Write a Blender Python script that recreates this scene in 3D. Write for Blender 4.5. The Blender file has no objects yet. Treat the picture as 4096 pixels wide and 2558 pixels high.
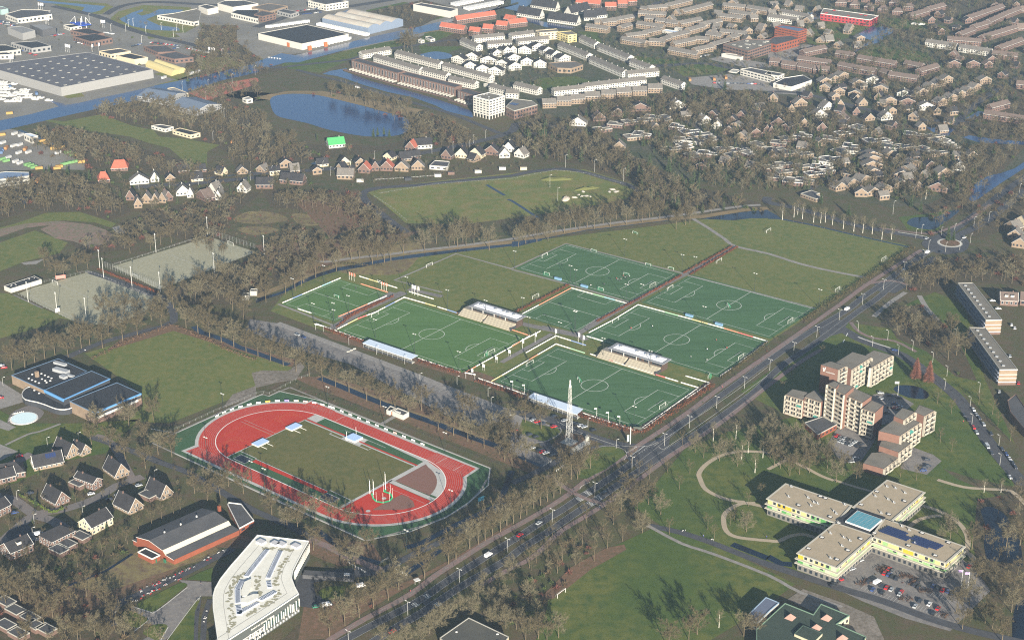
import bpy, math, random
import numpy as np
from mathutils import Vector, Matrix
random.seed(7)
SC = bpy.context.scene
COL = SC.collection
R = math.radians
# ---------------------------------------------------------------- camera
CAM_H, CAM_DIP, CAM_ROLL, CAM_F = 496.62, R(23.527836), R(0.168855), 6815.66   # focal length in pixels of a 4096 px wide frame
cam_d = bpy.data.cameras.new('camera'); cam = bpy.data.objects.new('camera', cam_d); COL.objects.link(cam)
cam_d.sensor_width = 36.0; cam_d.lens = CAM_F / 4096 * 36.0
cam_d.clip_start = 1.0; cam_d.clip_end = 30000.0
cam.location = (0, 0, CAM_H)
cam.rotation_euler = (Matrix.Rotation(math.pi/2 - CAM_DIP, 3, 'X') @ Matrix.Rotation(CAM_ROLL, 3, 'Z')).to_euler()
SC.camera = cam
# ---------------------------------------------------------------- daylight
SUN_EL, SUN_AZ = R(16.5), R(180 - 11.5)        # azimuth clockwise from +Y
W = bpy.data.worlds.new('World'); SC.world = W; W.use_nodes = True
nt = W.node_tree; nt.nodes.clear()
sky = nt.nodes.new('ShaderNodeTexSky'); sky.sky_type = 'NISHITA'; sky.sun_disc = False
sky.sun_elevation = SUN_EL; sky.sun_rotation = SUN_AZ; sky.altitude = 400
sky.air_density = 1.0; sky.dust_density = 1.2; sky.ozone_density = 1.5
bg = nt.nodes.new('ShaderNodeBackground'); bg.inputs['Strength'].default_value = 0.050
wo = nt.nodes.new('ShaderNodeOutputWorld')
nt.links.new(sky.outputs[0], bg.inputs[0]); nt.links.new(bg.outputs[0], wo.inputs[0])
sun_d = bpy.data.lights.new('sun', 'SUN'); sun = bpy.data.objects.new('sun', sun_d); COL.objects.link(sun)
sun_d.energy = 5.0; sun_d.angle = R(0.5); sun_d.color = (1.0, 0.91, 0.77)
SUNV = Vector((math.sin(SUN_AZ)*math.cos(SUN_EL), math.cos(SUN_AZ)*math.cos(SUN_EL), math.sin(SUN_EL)))
sun.rotation_euler = SUNV.to_track_quat('Z', 'Y').to_euler(); sun.location = SUNV*3000
SC.view_settings.view_transform = 'Standard'; SC.view_settings.look = 'None'
SC.view_settings.gamma = 1.0; SC.view_settings.use_curve_mapping = False
SC.view_settings.exposure = 1.62
SC.cycles.max_bounces = 4; SC.cycles.diffuse_bounces = 2; SC.cycles.glossy_bounces = 2
SC.cycles.volume_bounces = 0; SC.cycles.transparent_max_bounces = 8
SC.cycles.use_denoising = False; SC.cycles.filter_width = 1.15
# ---------------------------------------------------------------- the survey: map points read off the aerial photograph
_fw = Vector((0, math.cos(CAM_DIP), -math.sin(CAM_DIP))); _rt = Vector((1, 0, 0)); _up = _rt.cross(_fw)
_rt, _up = math.cos(CAM_ROLL)*_rt + math.sin(CAM_ROLL)*_up, -math.sin(CAM_ROLL)*_rt + math.cos(CAM_ROLL)*_up
def G(u, v, z=0.0):
 """the map point (metres, on the level z) seen at photo pixel u,v"""
 d = _fw*CAM_F + _rt*(u-2048) - _up*(v-1279)
 t = (z-CAM_H)/d.z
 return Vector((d.x*t, d.y*t, z))
_R0 = (0, 640, 1280, 1918); ZC = 2.3623; DC = 4096/2421
def q(c, x, y, z=0.0):
 """point x,y of the enlarged map tile c (16 tiles, row by row); tile -1 is the whole sheet"""
 if c < 0: return G(x*DC, y*DC, z)
 return G(1024*(c % 4)+x/ZC, _R0[c//4]+y/ZC, z)
def Q(c, s, z=0.0):
 out = []
 for t in s.split():
  if t[0] == '@': c = int(t[1:]); continue
  a, b = t.split(','); out.append(q(c, float(a), float(b), z))
 return out
# ---------------------------------------------------------------- materials
MATS = {}
def mat(name, col, rough=0.85, var=None, scale=0.05, scale2=None, spec=0.3, metal=0.0, col2=None, col3=None, emit=None, bump=0.0, stretch=None, lo=.35, hi=.65):
 """procedural surface: col, mixed with col2 by a large noise and with col3 by a fine one; var = fine brightness variation"""
 if name in MATS: return MATS[name]
 m = bpy.data.materials.new(name); m.use_nodes = True; n = m.node_tree; L = n.links
 b = n.nodes['Principled BSDF']; b.inputs['Roughness'].default_value = rough
 b.inputs['Specular IOR Level'].default_value = spec; b.inputs['Metallic'].default_value = metal
 c4 = lambda c: (c[0], c[1], c[2], 1)
 cur = None
 geo = n.nodes.new('ShaderNodeTexCoord')
 src = geo.outputs['Object']
 if stretch:
  mp = n.nodes.new('ShaderNodeMapping'); mp.inputs['Scale'].default_value = stretch[:3]
  mp.inputs['Rotation'].default_value = (0, 0, stretch[3]); L.new(src, mp.inputs[0]); src = mp.outputs[0]
 def noise(s, det=4, rg=.6):
  t = n.nodes.new('ShaderNodeTexNoise'); t.inputs['Scale'].default_value = s; t.inputs['Detail'].default_value = det
  t.inputs['Roughness'].default_value = rg; L.new(src, t.inputs['Vector']); return t.outputs['Fac']
 def ramp(f, a, c):
  r = n.nodes.new('ShaderNodeMapRange'); r.inputs['From Min'].default_value = a; r.inputs['From Max'].default_value = c
  L.new(f, r.inputs['Value']); return r.outputs[0]
 def mix(f, a, bb, mode='MIX'):
  x = n.nodes.new('ShaderNodeMix'); x.data_type = 'RGBA'; x.blend_type = mode
  if isinstance(f, float): x.inputs[0].default_value = f
  else: L.new(f, x.inputs[0])
  for k, s in ((6, a), (7, bb)):
   if isinstance(s, tuple): x.inputs[k].default_value = c4(s)
   else: L.new(s, x.inputs[k])
  return x.outputs[2]
 cur = tuple(col)
 if col2: cur = mix(ramp(noise(scale), lo, hi), cur, tuple(col2))
 if col3: cur = mix(ramp(noise(scale2 or scale*7, 3), .42, .68), cur, tuple(col3))
 if var:
  g = ramp(noise((scale2 or scale)*9, 2, .7), .25, .75)
  h = n.nodes.new('ShaderNodeMapRange'); L.new(g, h.inputs['Value'])
  h.inputs['To Min'].default_value = 1-var; h.inputs['To Max'].default_value = 1+var
  cc = n.nodes.new('ShaderNodeCombineColor')
  for k in range(3): L.new(h.outputs[0], cc.inputs[k])
  cur = mix(1.0, cur, cc.outputs[0], 'MULTIPLY')
 if isinstance(cur, tuple): b.inputs['Base Color'].default_value = c4(cur)
 else: L.new(cur, b.inputs['Base Color'])
 if bump:
  bp = n.nodes.new('ShaderNodeBump'); bp.inputs['Distance'].default_value = bump
  L.new(noise((scale2 or scale)*6), bp.inputs['Height']); L.new(bp.outputs[0], b.inputs['Normal'])
 if emit:
  b.inputs['Emission Color'].default_value = c4(emit); b.inputs['Emission Strength'].default_value = 1
 MATS[name] = m
 return m
# ---------------------------------------------------------------- objects
def tag(o, label=None, cat=None, group=None, kind=None):
 if label: o['label'] = label
 if cat: o['category'] = cat
 if group: o['group'] = group
 if kind: o['kind'] = kind
 return o
def thing(name, label, cat, loc=(0, 0, 0), group=None, rz=0.0):
 o = bpy.data.objects.new(name, None); COL.objects.link(o); o.location = loc; o.rotation_euler = (0, 0, rz)
 o.empty_display_size = 1
 return tag(o, label, cat, group)
class MB:
 """collects faces; build() links them as one mesh object, its vertices relative to its thing's origin"""
 def __init__(s): s.v = []; s.f = []; s.m = []; s.mats = []
 def mi(s, m):
  if m not in s.mats: s.mats.append(m)
  return s.mats.index(m)
 def face(s, pts, m):
  b = len(s.v); s.v += [tuple(p) for p in pts]; s.f.append(tuple(range(b, b+len(pts)))); s.m.append(s.mi(m))
 def box(s, c, ax, ay, hx, hy, z0, z1, m, mtop=None):
  """upright box: centre c (xy), unit axes ax, ay, half sizes"""
  c = Vector((c[0], c[1], 0)); p = [c+ax*hx*i+ay*hy*j for i, j in ((-1, -1), (1, -1), (1, 1), (-1, 1))]
  s.prism(p, z0, z1, m, mtop)
 def prism(s, p, z0, z1, m, mtop=None, bottom=False):
  ar = sum(p[i].x*p[(i+1) % len(p)].y-p[(i+1) % len(p)].x*p[i].y for i in range(len(p)))
  if ar < 0: p = p[::-1]
  n = len(p)
  for i in range(n):
   a, b = p[i], p[(i+1) % n]
   s.face([(a.x, a.y, z0), (b.x, b.y, z0), (b.x, b.y, z1), (a.x, a.y, z1)], m)
  s.face([(a.x, a.y, z1) for a in p], mtop or m)
  if bottom: s.face([(a.x, a.y, z0) for a in p[::-1]], m)
 def tube(s, a, b, r0, r1, m, n=6, cap=True):
  a, b = Vector(a), Vector(b); d = (b-a).normalized()
  x = d.orthogonal().normalized(); y = d.cross(x)
  A = [a+(x*math.cos(2*math.pi*i/n)+y*math.sin(2*math.pi*i/n))*r0 for i in range(n)]
  B = [b+(x*math.cos(2*math.pi*i/n)+y*math.sin(2*math.pi*i/n))*r1 for i in range(n)]
  for i in range(n): s.face([A[i], A[(i+1) % n], B[(i+1) % n], B[i]], m)
  if cap: s.face(B, m); s.face(A[::-1], m)
 def build(s, name, parent=None, origin=None, smooth=False):
  me = bpy.data.meshes.new(name)
  o0 = Vector(origin) if origin is not None else Vector((0, 0, 0)); pp = parent
  while pp and origin is None: o0 += pp.location; pp = pp.parent
  me.from_pydata([(a[0]-o0.x, a[1]-o0.y, a[2]-o0.z) for a in s.v], [], s.f)
  for m in s.mats: me.materials.append(m)
  me.polygons.foreach_set('material_index', s.m)
  if smooth: me.polygons.foreach_set('use_smooth', [True]*len(s.f))
  me.update()
  o = bpy.data.objects.new(name, me); COL.objects.link(o)
  if parent: o.parent = parent
  elif origin is not None: o.location = o0
  return o
def kids(o): return [c for c in bpy.data.objects if c.parent == o]
def copy_tree(root, loc, rz=0.0, label=None, group=None, tree=None, scale=None):
 """a copy of a thing with copies of its parts and sub-parts; tree = [(part, [sub-parts])]"""
 r = root.copy(); COL.objects.link(r); r.location = loc; r.rotation_euler = (0, 0, rz)
 if scale: r.scale = scale
 if label: r['label'] = label
 if group: r['group'] = group
 for p, subs in tree:
  c = p.copy(); COL.objects.link(c); c.parent = r
  for g in subs:
   d = g.copy(); COL.objects.link(d); d.parent = c
 return r
ORD = 'first second third fourth fifth sixth seventh eighth ninth tenth eleventh twelfth thirteenth fourteenth fifteenth sixteenth seventeenth eighteenth nineteenth twentieth'.split()
def nth(i):
 if i < 20: return ORD[i]
 n = i+1; t = n % 10
 return f"{n}{'th' if 10 < n % 100 < 14 else {1: 'st', 2: 'nd', 3: 'rd'}.get(t, 'th')}"
ZN = [0]
def sheet(name, polys, z, m, kind='structure', label=None, cat=None, group=None):
 b = MB(); z0 = z
 for i_, p in enumerate(polys):
  z = z0+.0035*i_
  ar = sum(p[i].x*p[(i+1) % len(p)].y-p[(i+1) % len(p)].x*p[i].y for i in range(len(p)))
  if ar < 0: p = p[::-1]
  b.face([(a.x, a.y, z) for a in p], m)
 o = b.build(name); tag(o, label, cat, group, kind); return o
def smooth(pts, n=6, closed=False):
 out = []; N = len(pts)
 rng = range(N) if closed else range(N-1)
 for i in rng:
  if closed: p0, p1, p2, p3 = pts[i-1], pts[i], pts[(i+1) % N], pts[(i+2) % N]
  else: p0, p1, p2, p3 = pts[max(i-1, 0)], pts[i], pts[i+1], pts[min(i+2, N-1)]
  for k in range(n):
   t = k/n
   out.append(0.5*((2*p1)+(p2-p0)*t+(2*p0-5*p1+4*p2-p3)*t*t+(3*p1-p0-3*p2+p3)*t**3))
 if not closed: out.append(pts[-1])
 return out
def offset(pts, d, closed=False):
 out = []; N = len(pts)
 for i in range(N):
  a = pts[i-1] if (i or closed) else pts[0]; b = pts[(i+1) % N] if (i < N-1 or closed) else pts[-1]
  t = (b-a); t.z = 0; t.normalize(); out.append(pts[i]+Vector((-t.y, t.x, 0))*d)
 return out
def ribbon(mb, pts, w, z, m, closed=False, off=0.0):
 a = offset(pts, off+w/2, closed); b = offset(pts, off-w/2, closed); N = len(pts)
 for i in range(N if closed else N-1):
  j = (i+1) % N
  mb.face([(b[i].x, b[i].y, z), (b[j].x, b[j].y, z), (a[j].x, a[j].y, z), (a[i].x, a[i].y, z)], m)
def ribbons(name, items, z, m, kind='structure', **k):
 b = MB()
 for i_, (pts, w) in enumerate(items): ribbon(b, pts, w, z+.0004*i_+(.011 if i_ % 2 else 0), m)
 return tag(b.build(name), kind=kind, **k)
def along(pts, step=None, n=None, t0=0.0):
 """points and headings along a polyline"""
 seg = [(pts[i+1]-pts[i]).length for i in range(len(pts)-1)]; T = sum(seg)
 if n is None: n = max(1, int(T/step))
 out = []
 for k in range(n):
  d = T*(k+.5)/n if n > 1 else T/2; i = 0
  while i < len(seg)-1 and d > seg[i]: d -= seg[i]; i += 1
  t = (pts[i+1]-pts[i]).normalized(); out.append((pts[i]+t*d, math.atan2(t.y, t.x)))
 return out
def inside(p, poly):
 c = False; j = len(poly)-1
 for i in range(len(poly)):
  a, b = poly[i], poly[j]
  if (a.y > p.y) != (b.y > p.y) and p.x < (b.x-a.x)*(p.y-a.y)/(b.y-a.y)+a.x: c = not c
  j = i
 return c
# ================================================================ ground
grass_b = mat('ground_soil', (.070, .064, .026), col2=(.042, .052, .016), col3=(.080, .058, .034), scale=.012, scale2=.13, var=.35)
lawn_m = mat('lawn_grass', (.048, .078, .010), col2=(.088, .098, .018), col3=(.036, .064, .010), scale=.018, scale2=.16, var=.3, lo=.42, hi=.6)
lawn2_m = mat('playing_field_grass', (.096, .112, .026), col2=(.068, .096, .020), col3=(.126, .122, .034), scale=.03, scale2=.2, var=.2)
rough_m = mat('rough_grass', (.125, .138, .030), col2=(.085, .110, .024), col3=(.155, .130, .045), scale=.015, scale2=.09, var=.3)
dryg_m = mat('dry_grass', (.19, .155, .065), col2=(.12, .10, .045), col3=(.10, .07, .045), scale=.03, scale2=.2, var=.3)
leaf_m = mat('leaf_litter', (.115, .070, .040), col2=(.080, .062, .030), col3=(.15, .085, .055), scale=.05, scale2=.4, var=.35)
turfa_m = mat('bright_artificial_turf', (.060, .128, .032), col2=(.050, .112, .027), col3=(.070, .138, .040), scale=.10, scale2=.3, var=.14, stretch=(.12, 1, 1, -.6473), lo=.4, hi=.6)
turfb_m = mat('green_artificial_turf', (.043, .102, .037), col2=(.034, .086, .030), col3=(.051, .112, .046), scale=.10, scale2=.3, var=.14, stretch=(.12, 1, 1, -.6473), lo=.4, hi=.6)
turfc_m = mat('sandy_artificial_turf', (.26, .25, .17), col2=(.22, .215, .15), col3=(.29, .28, .20), scale=.04, scale2=.4, var=.15)
turfd_m = mat('track_side_turf', (.030, .082, .032), col2=(.038, .074, .030), col3=(.025, .070, .026), scale=.03, scale2=.3, var=.15)
asph_m = mat('asphalt', (.048, .050, .058), col2=(.062, .063, .068), col3=(.040, .042, .048), scale=.04, scale2=.25, var=.15)
pave_m = mat('grey_paving', (.20, .19, .175), col2=(.165, .155, .145), col3=(.23, .215, .20), scale=.05, scale2=.3, var=.18)
lot_m = mat('parking_paving', (.165, .155, .148), col2=(.105, .10, .10), col3=(.185, .17, .155), scale=.05, scale2=.35, var=.2)
indus_m = mat('industrial_yard', (.20, .19, .17), col2=(.125, .12, .115), col3=(.16, .15, .12), scale=.02, scale2=.15, var=.25)
gard_m = mat('garden_ground', (.042, .055, .020), col2=(.085, .075, .052), col3=(.026, .036, .016), scale=.05, scale2=.3, var=.5)
street_m = mat('brick_street', (.150, .125, .115), col2=(.125, .115, .11), scale=.03, scale2=.3, var=.2)
redp_m = mat('red_cycle_paving', (.155, .115, .105), col2=(.135, .115, .105), col3=(.19, .12, .11), scale=.04, scale2=.4, var=.2)
sandp_m = mat('sand_path', (.34, .28, .20), col2=(.28, .235, .17), scale=.05, scale2=.5, var=.15)
dirt_m = mat('bare_dirt', (.20, .175, .15), col2=(.14, .125, .105), col3=(.10, .085, .065), scale=.06, scale2=.4, var=.3)
kerb_m = mat('kerb_concrete', (.42, .41, .37), var=.12, scale=.3)
white_m = mat('white_line_paint', (.62, .63, .60), var=.08, scale=.5)
wornw_m = mat('worn_line_paint', (.33, .33, .31), var=.2, scale=.5)
water_m = mat('water_surface', (.006, .028, .095), rough=.10, spec=.6, bump=.05, scale=.05, scale2=.3)
darkw_m = mat('dark_water_surface', (.003, .008, .018), rough=.08, spec=.35, bump=.03, scale=.05, scale2=.3)
bank_m = mat('reed_bank', (.20, .145, .075), col2=(.13, .10, .05), scale=.05, scale2=.4, var=.3)
clay_m = mat('clay_court', (.33, .105, .065), col2=(.27, .10, .07), scale=.05, scale2=.4, var=.12)
cinder_m = mat('old_cinder', (.20, .125, .105), col2=(.15, .12, .09), col3=(.11, .11, .06), scale=.05, scale2=.3, var=.25)
b = MB(); b.face([(-6000, -500, 0), (6000, -500, 0), (6000, 12000, 0), (-6000, 12000, 0)], grass_b); tag(b.build('ground'), kind='structure')

# -- broad zones
sheet('industrial_ground', [Q(-1, '-60,-40 1240,-40 1150,45 960,95 820,120 690,128 560,165 430,205 330,225 190,250 -60,300'),
       Q(-1, '-20,300 60,310 110,345 200,385 200,402 120,400 -20,405')], .03, indus_m)
sheet('garden_ground', [Q(-1, '1240,-40 2480,-40 2480,330 2380,420 2240,480 2100,490 1900,440 1650,430 1500,380 1420,300 1300,270 1180,250 860,170 830,140 1000,95 1150,40')], .03, gard_m)
L = []
L += [Q(0, '250,1100 600,1150 960,1080 1250,1190 1450,1230 1500,1290 1720,1310 2080,1370 1960,1430 1950,1600 1880,1640 1600,1400 1400,1350 1220,1290 800,1230')]
L += [Q(4, '0,640 150,600 430,500 750,490 1100,600 1050,640 900,590 600,570 250,600 0,700')]
L += [Q(4, '0,780 330,665 480,720 640,780 560,880 230,960 0,1050')]
L += [Q(4, '-100,1250 80,1260 330,1370 700,1520 @8 560,-20 400,60 -100,200')]
L += [Q(-1, '200,835 400,775 600,830 690,862 688,880 590,925 400,1000 300,995 338,960 336,930')]
sheet('lawn', L, .06, lawn2_m)
L = [Q(-1, '1300,1400 1430,1300 1560,1240 1700,1290 1880,1380 1800,1440 1600,1560 1250,1560 1290,1450')]   # big lawn at the bottom
L += [Q(-1, '1500,1200 1620,1060 1720,1020 1900,980 2100,1010 2260,1130 2400,1190 2470,1300 2470,1450 2390,1440 2300,1330 2150,1420 1960,1390 1560,1240')]
L += [Q(-1, '1750,925 1990,760 2200,790 2260,900 2400,1150 2300,1130 1900,1000')]
L += [Q(-1, '2140,720 2210,690 2280,720 2330,900 2400,1050 2250,900 2200,780')]
L += [Q(-1, '-20,960 60,1000 215,1000 330,990 250,1070 150,1090 40,1140 -20,1150')]
sheet('park_lawn', L, .06, lawn_m)
L = [Q(-1, '640,735 690,670 760,640 860,620 960,605 1160,585 1290,565 1500,540 1690,515 1740,505 1850,520 2150,580 2140,600 1830,800 1690,890 1500,1010 1130,880 1100,870 760,780')]
sheet('sports_grass', L, .05, lawn2_m)
sheet('rough_field', [Q(-1, '870,455 930,440 1060,425 1250,405 1380,400 1510,440 1480,470 1330,500 1100,530 960,528 905,480')], .07, rough_m)
sheet('dry_grass_patch', [smooth(Q(-1, s_), 4, True) for s_ in ('550,520 590,500 650,503 680,520 610,530', '690,505 740,510 760,530 710,532', '560,540 620,535 660,545 600,556', '745,545 790,540 800,552 760,558', '640,560 700,555 720,565 660,572')]+[
        smooth(Q(-1, '820,600 900,585 1000,575 960,640 880,650 800,640'), 4, True),
        Q(-1, '170,1385 330,1300 460,1250 530,1310 420,1340 250,1400')], .08, dryg_m)
sheet('reeds', [Q(-1, '600,232 640,222 760,215 900,240 1000,260 960,275 860,250 740,232 650,238')], .08, bank_m)
sheet('canal_meadow', [Q(1, '250,600 560,560 900,470 1190,405 1350,380 1420,440 1150,470 880,570 600,690 300,650'), Q(1, '1600,300 1760,285 2060,340 2000,420 1900,470 1760,520 1560,500 1540,440'),
  Q(1, '1040,100 1400,20 1600,60 1800,160 1600,215 1390,240 1380,160 1040,110'), Q(2, '620,300 800,300 850,400 1080,540 1180,530 1600,580 1560,600 1180,610 900,440 680,340'),
  Q(2, '1500,640 1780,590 2090,650 1900,700 1620,720'), Q(3, '380,230 540,200 830,230 1000,220 780,350 500,440 350,400'), Q(3, '980,190 1200,170 1500,210 1700,260 1500,300 1200,270'),
  Q(3, '820,500 1000,430 1150,440 1500,500 1560,570 1300,610 1060,560'), Q(2, '160,800 250,740 600,720 820,790 720,830 300,850'),
  Q(7, '1230,540 1580,500 1700,470 1790,480 1600,670 1320,660'), Q(3, '1700,1130 1850,1060 2090,940 2200,900 2150,990 2030,1080 1900,1130')], .07, lawn_m)

# -- leaf litter strips along hedges and woods
sheet('leaf_litter', [Q(-1, '300,790 400,765 620,830 700,850 690,868 600,840 410,782 250,830'), Q(-1, '690,890 780,890 1000,955 1290,1110 1270,1125 960,1000 730,910'),
  Q(-1, '700,480 850,450 900,520 780,560'), Q(-1, '600,580 850,560 1000,545 840,610 700,660'), Q(-1, '0,1400 150,1380 500,1250 700,1290 620,1300 480,1290 330,1420 0,1480'),
  Q(13, '480,520 1100,600 1200,760 800,820 500,700'), Q(13, '450,1200 1100,1080 1500,930 1900,720 2419,400 2419,470 1700,860 1000,1260 700,1500 400,1512'),
  Q(-1, '760,785 800,790 1110,880 1130,878 1500,1012 1640,920 1690,895 1500,1030 1130,905 780,800'), Q(14, '900,640 1060,610 1080,660 740,850 400,1120 240,1140 560,820')], .085, leaf_m)

# -- water
sheet('verge', [Q(0, '300,-20 1000,35 1070,65 960,135 760,135 560,60'), Q(0, '1040,180 1120,110 1350,50 1800,70 1900,230 1750,310 1450,320 1150,260'), Q(0, '590,905 770,880 800,912 640,932'), Q(0, '1450,700 1700,760 1560,800 1300,850 1900,690 1760,640'), Q(0, '1380,300 1620,290 1700,350 1400,370'), Q(0, '1850,560 2150,540 2300,620 1900,660')], .075, rough_m)
W1 = Q(0, '-60,1170 0,1140 300,1078 600,995 740,975 930,930 1250,862 1480,806 1900,722 2200,652 2419,600 @1 240,505 370,522 560,482 870,405 1080,352 1270,312 1560,250 1900,166 2100,112 2419,55 @2 60,35 150,0 200,-30 120,-60 @1 2340,-20 2300,70 1900,195 1740,240 1730,280 1560,312 1340,368 1190,398 900,458 560,548 400,592 280,592 @0 2419,690 2100,760 1800,862 1290,950 1000,1012 680,1082 250,1182 0,1240 -60,1250')
W1 = W1
sheet('water', [Q(0, '-60,1170 0,1140 300,1078 600,995 740,975 930,930 1250,862 1480,806 1900,722 2200,652 2419,600 2450,600 2450,680 2419,690 2100,760 1800,862 1290,950 1000,1012 680,1082 250,1182 0,1240 -60,1250'), Q(1, '-30,595 240,505 370,522 560,482 870,405 1080,352 1270,312 1560,250 1900,166 2100,112 2480,40 2480,-30 2750,-60 2480,110 2300,70 1900,195 1740,240 1730,280 1560,312 1340,368 1190,398 900,458 560,548 400,592 280,592 -30,680'),
 Q(1, '630,700 700,672 860,645 862,650 820,672 1100,772 1340,832 1660,922 1900,1002 2040,1050 2050,1112 1800,1052 1700,1000 1480,920 1240,870 1000,800 850,745 760,720'),
 smooth(Q(1, '150,920 300,890 500,892 640,912 800,950 1000,1000 1200,1055 1425,1120 1440,1200 1400,1260 1250,1290 1000,1285 700,1230 500,1170 370,1140 200,1095 140,1000'), 4, True),
 smooth(Q(1, '1550,520 1690,488 1830,510 1840,550 1700,562 1600,545'), 4, True),
 Q(0, '380,5 600,25 1000,60 950,100 870,122 770,112 800,70 620,45 420,30 300,-10 360,-20'),
 Q(0, '1130,180 1250,120 1350,88 1352,110 1290,130 1340,150 1420,130 1500,90 1740,95 1700,115 1480,145 1380,185 1500,240 1690,265 1700,290 1600,292 1430,285 1250,250 1150,200'),
 Q(2, '-10,40 60,20 150,-10 200,-30 -10,-30'), Q(2, '50,180 190,220 330,262 560,277 600,260 400,225 330,215 150,170'),
 Q(3, '380,120 520,90 540,180 390,185'), Q(3, '820,340 1010,240 1190,275 1180,310 1100,350 1060,400 900,440 820,500 780,500 850,440 980,385 870,350'),
 Q(3, '1855,1125 1990,1050 2050,1060 1950,1122'), Q(3, '1490,1200 1560,1210 1700,1200 1760,1222 1700,1290 1560,1250'), Q(3, '1840,1300 1900,1280 2100,1310 2419,1340 2419,1370 2000,1350'),
 Q(7, '1930,290 1950,230 2080,150 2200,125 2330,80 2419,20 2419,80 2200,220 2000,360 1940,400 1900,370'),
 Q(0, '420,940 620,985 560,1010 520,985')], .10, water_m)
sheet('ditch_water', [
 Q(5, '0,1310 150,1270 250,1240 400,1150 560,1080 750,1020 1000,975 1270,925 1500,890 1850,850 2200,812 2419,793 @6 0,772 280,742 285,760 60,815 0,822 @5 2419,812 2200,838 1900,872 1550,917 1270,952 1000,1012 780,1047 600,1102 430,1172 300,1242 220,1272 100,1312 0,1352'),
 Q(6, '1790,555 2000,520 2200,490 2419,470 @7 0,478 80,520 130,560 0,556 @6 2419,550 2250,552 2100,570 1900,562'),
 smooth(Q(7, '1315,600 1350,555 1430,540 1590,535 1700,490 1790,470 1790,500 1600,640 1540,658 1400,640'), 4, True),
 smooth(Q(11, '1190,640 1250,615 1380,620 1480,660 1520,710 1480,745 1350,735 1250,700 1200,670'), 4, True),
 smooth(Q(15, '2010,290 2060,255 2140,265 2240,330 2300,430 2370,540 2400,700 2400,820 2300,790 2150,770 2070,740 2040,600 2060,480 2040,380'), 3, True),
 Q(15, '2500,1100 2350,1150 2310,1300 2310,1560 2500,1560'),
 Q(4, '160,345 220,340 250,360 260,410 220,420 200,380'),
 smooth(Q(5, '100,90 180,50 290,38 350,62 260,85 150,105'), 3, True), Q(5, '510,40 560,15 650,15 690,40 600,45')], .11, darkw_m)
b = MB()
for pts, w in ((Q(8, '1830,60 1900,115 2130,190 2260,255 2419,310 @9 310,422'), 5), (Q(9, '600,545 800,625 1000,710 1200,790 1450,890 1700,975 1900,1055 2150,1145 2419,1240 @10 100,1290 310,1380'), 5.5),
      (Q(5, '2180,235 2350,335'), 3), (Q(5, '2380,372 @6 0,387 100,450 240,545'), 3), (Q(7, '130,560 400,610 800,705 1340,825'), 2.5),
      (Q(12, '400,1110 640,1000 1000,860 1250,700'), 2.0), (Q(13, '560,460 700,570 860,680 1000,740 1170,790'), 4), (Q(13, '1420,640 1560,600 1900,420 2300,230 @10 0,1420'), 4), (Q(13, '1420,880 1560,790 1740,660'), 4),
      (Q(8, '1260,1220 1560,1345 1700,1400'), 2), (Q(6, '280,750 700,665 1480,570'), 1.2), (Q(14, '2080,608 2419,742 @15 0,725 120,790 230,800'), 5),
      (Q(4, '1850,185 2100,155 2419,120'), 2.5), (Q(0, '180,1230 500,1360 780,1460'), 4), (Q(4, '1150,60 1300,130 @5 100,80'), 0.1)):
 ZN[0] += .0006; ribbon(b, pts, w, .115+ZN[0], darkw_m)
tag(b.build('drainage_ditch'), kind='structure')
b = MB()
for pts, w in ((Q(5, '0,1290 400,1135 560,1065 750,1000 1000,957 1270,908 1500,873 1850,835 2419,775 @6 280,725 700,645 1480,555 1800,535 2200,470 2419,455'), 7), (Q(9, '600,520 1000,685 1450,865 1700,950 2150,1120'), 4),
      (Q(1, '0,930 150,900 300,870 500,868 700,900 850,945 1100,1010 1430,1105'), 7), (Q(1, '240,495 370,530 560,490 870,415 1080,362'), 2), (Q(1, '1560,318 1740,288'), 3)):
 ZN[0] += .0006; ribbon(b, pts, w, .085+ZN[0], bank_m)
tag(b.build('canal_bank'), kind='structure')

# -- roads
def US(t): return [G(*[float(a) for a in k.split(',')]) for k in t.split()]
LANE_A = smooth(US('1250,2630 1408,2542 1537,2474 1638,2422 1703,2384 1789,2323 1955,2218 2080,2142 2156,2093 2246,2040 2323,1988 2378,1953 2447,1907 2510,1864 2632,1770 2730,1693 2840,1614 2950,1534 3043,1466 3148,1390 3241,1327 3389,1240 3441,1197 3530,1136 3611,1078 3669,1035 3725,1000'), 3)
LANE_B = smooth(US('1400,2625 1501,2560 1588,2506 1688,2449 1746,2409 1875,2326 2019,2243 2090,2190 2188,2129 2269,2074 2338,2028 2390,1994 2476,1936 2560,1880 2683,1797 2793,1729 2903,1652 3017,1568 3119,1470 3216,1403 3310,1338 3432,1246 3502,1199 3571,1142 3657,1084 3740,1030'), 3)
CYC = smooth(Q(13, '680,1520 1000,1330 1450,1085 1700,900 1940,745 2200,580 @14 0,460 300,290 560,120 @10 720,1500 900,1390 1100,1265 1200,1180 1400,1050 1700,845 1900,690 2230,460 2419,330 @7 470,1512 700,1350 900,1200 1150,1040 1450,850'), 3)
CYC2 = smooth(Q(14, '-300,1000 0,830 150,760 300,640 470,480 880,230 @10 1380,1370 1500,1280 1700,1150 2000,950 2419,620 @11 300,400 500,280'), 3)
NORTH = smooth(Q(5, '560,960 700,960 850,935 1270,890 1480,862 1900,815 2200,775 2419,745 @6 300,690 640,640 1000,590 1400,545 1700,505 2000,460 2200,435 2350,425'), 3)
RW = []
RW.append((LANE_A, 5.6)); RW.append((LANE_B, 5.6))
RW.append((smooth(Q(6, '2419,350 @7 0,400 200,440 500,520 800,610 1150,680 1400,720 1500,745'), 3), 8))            # road east of the fields
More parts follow.
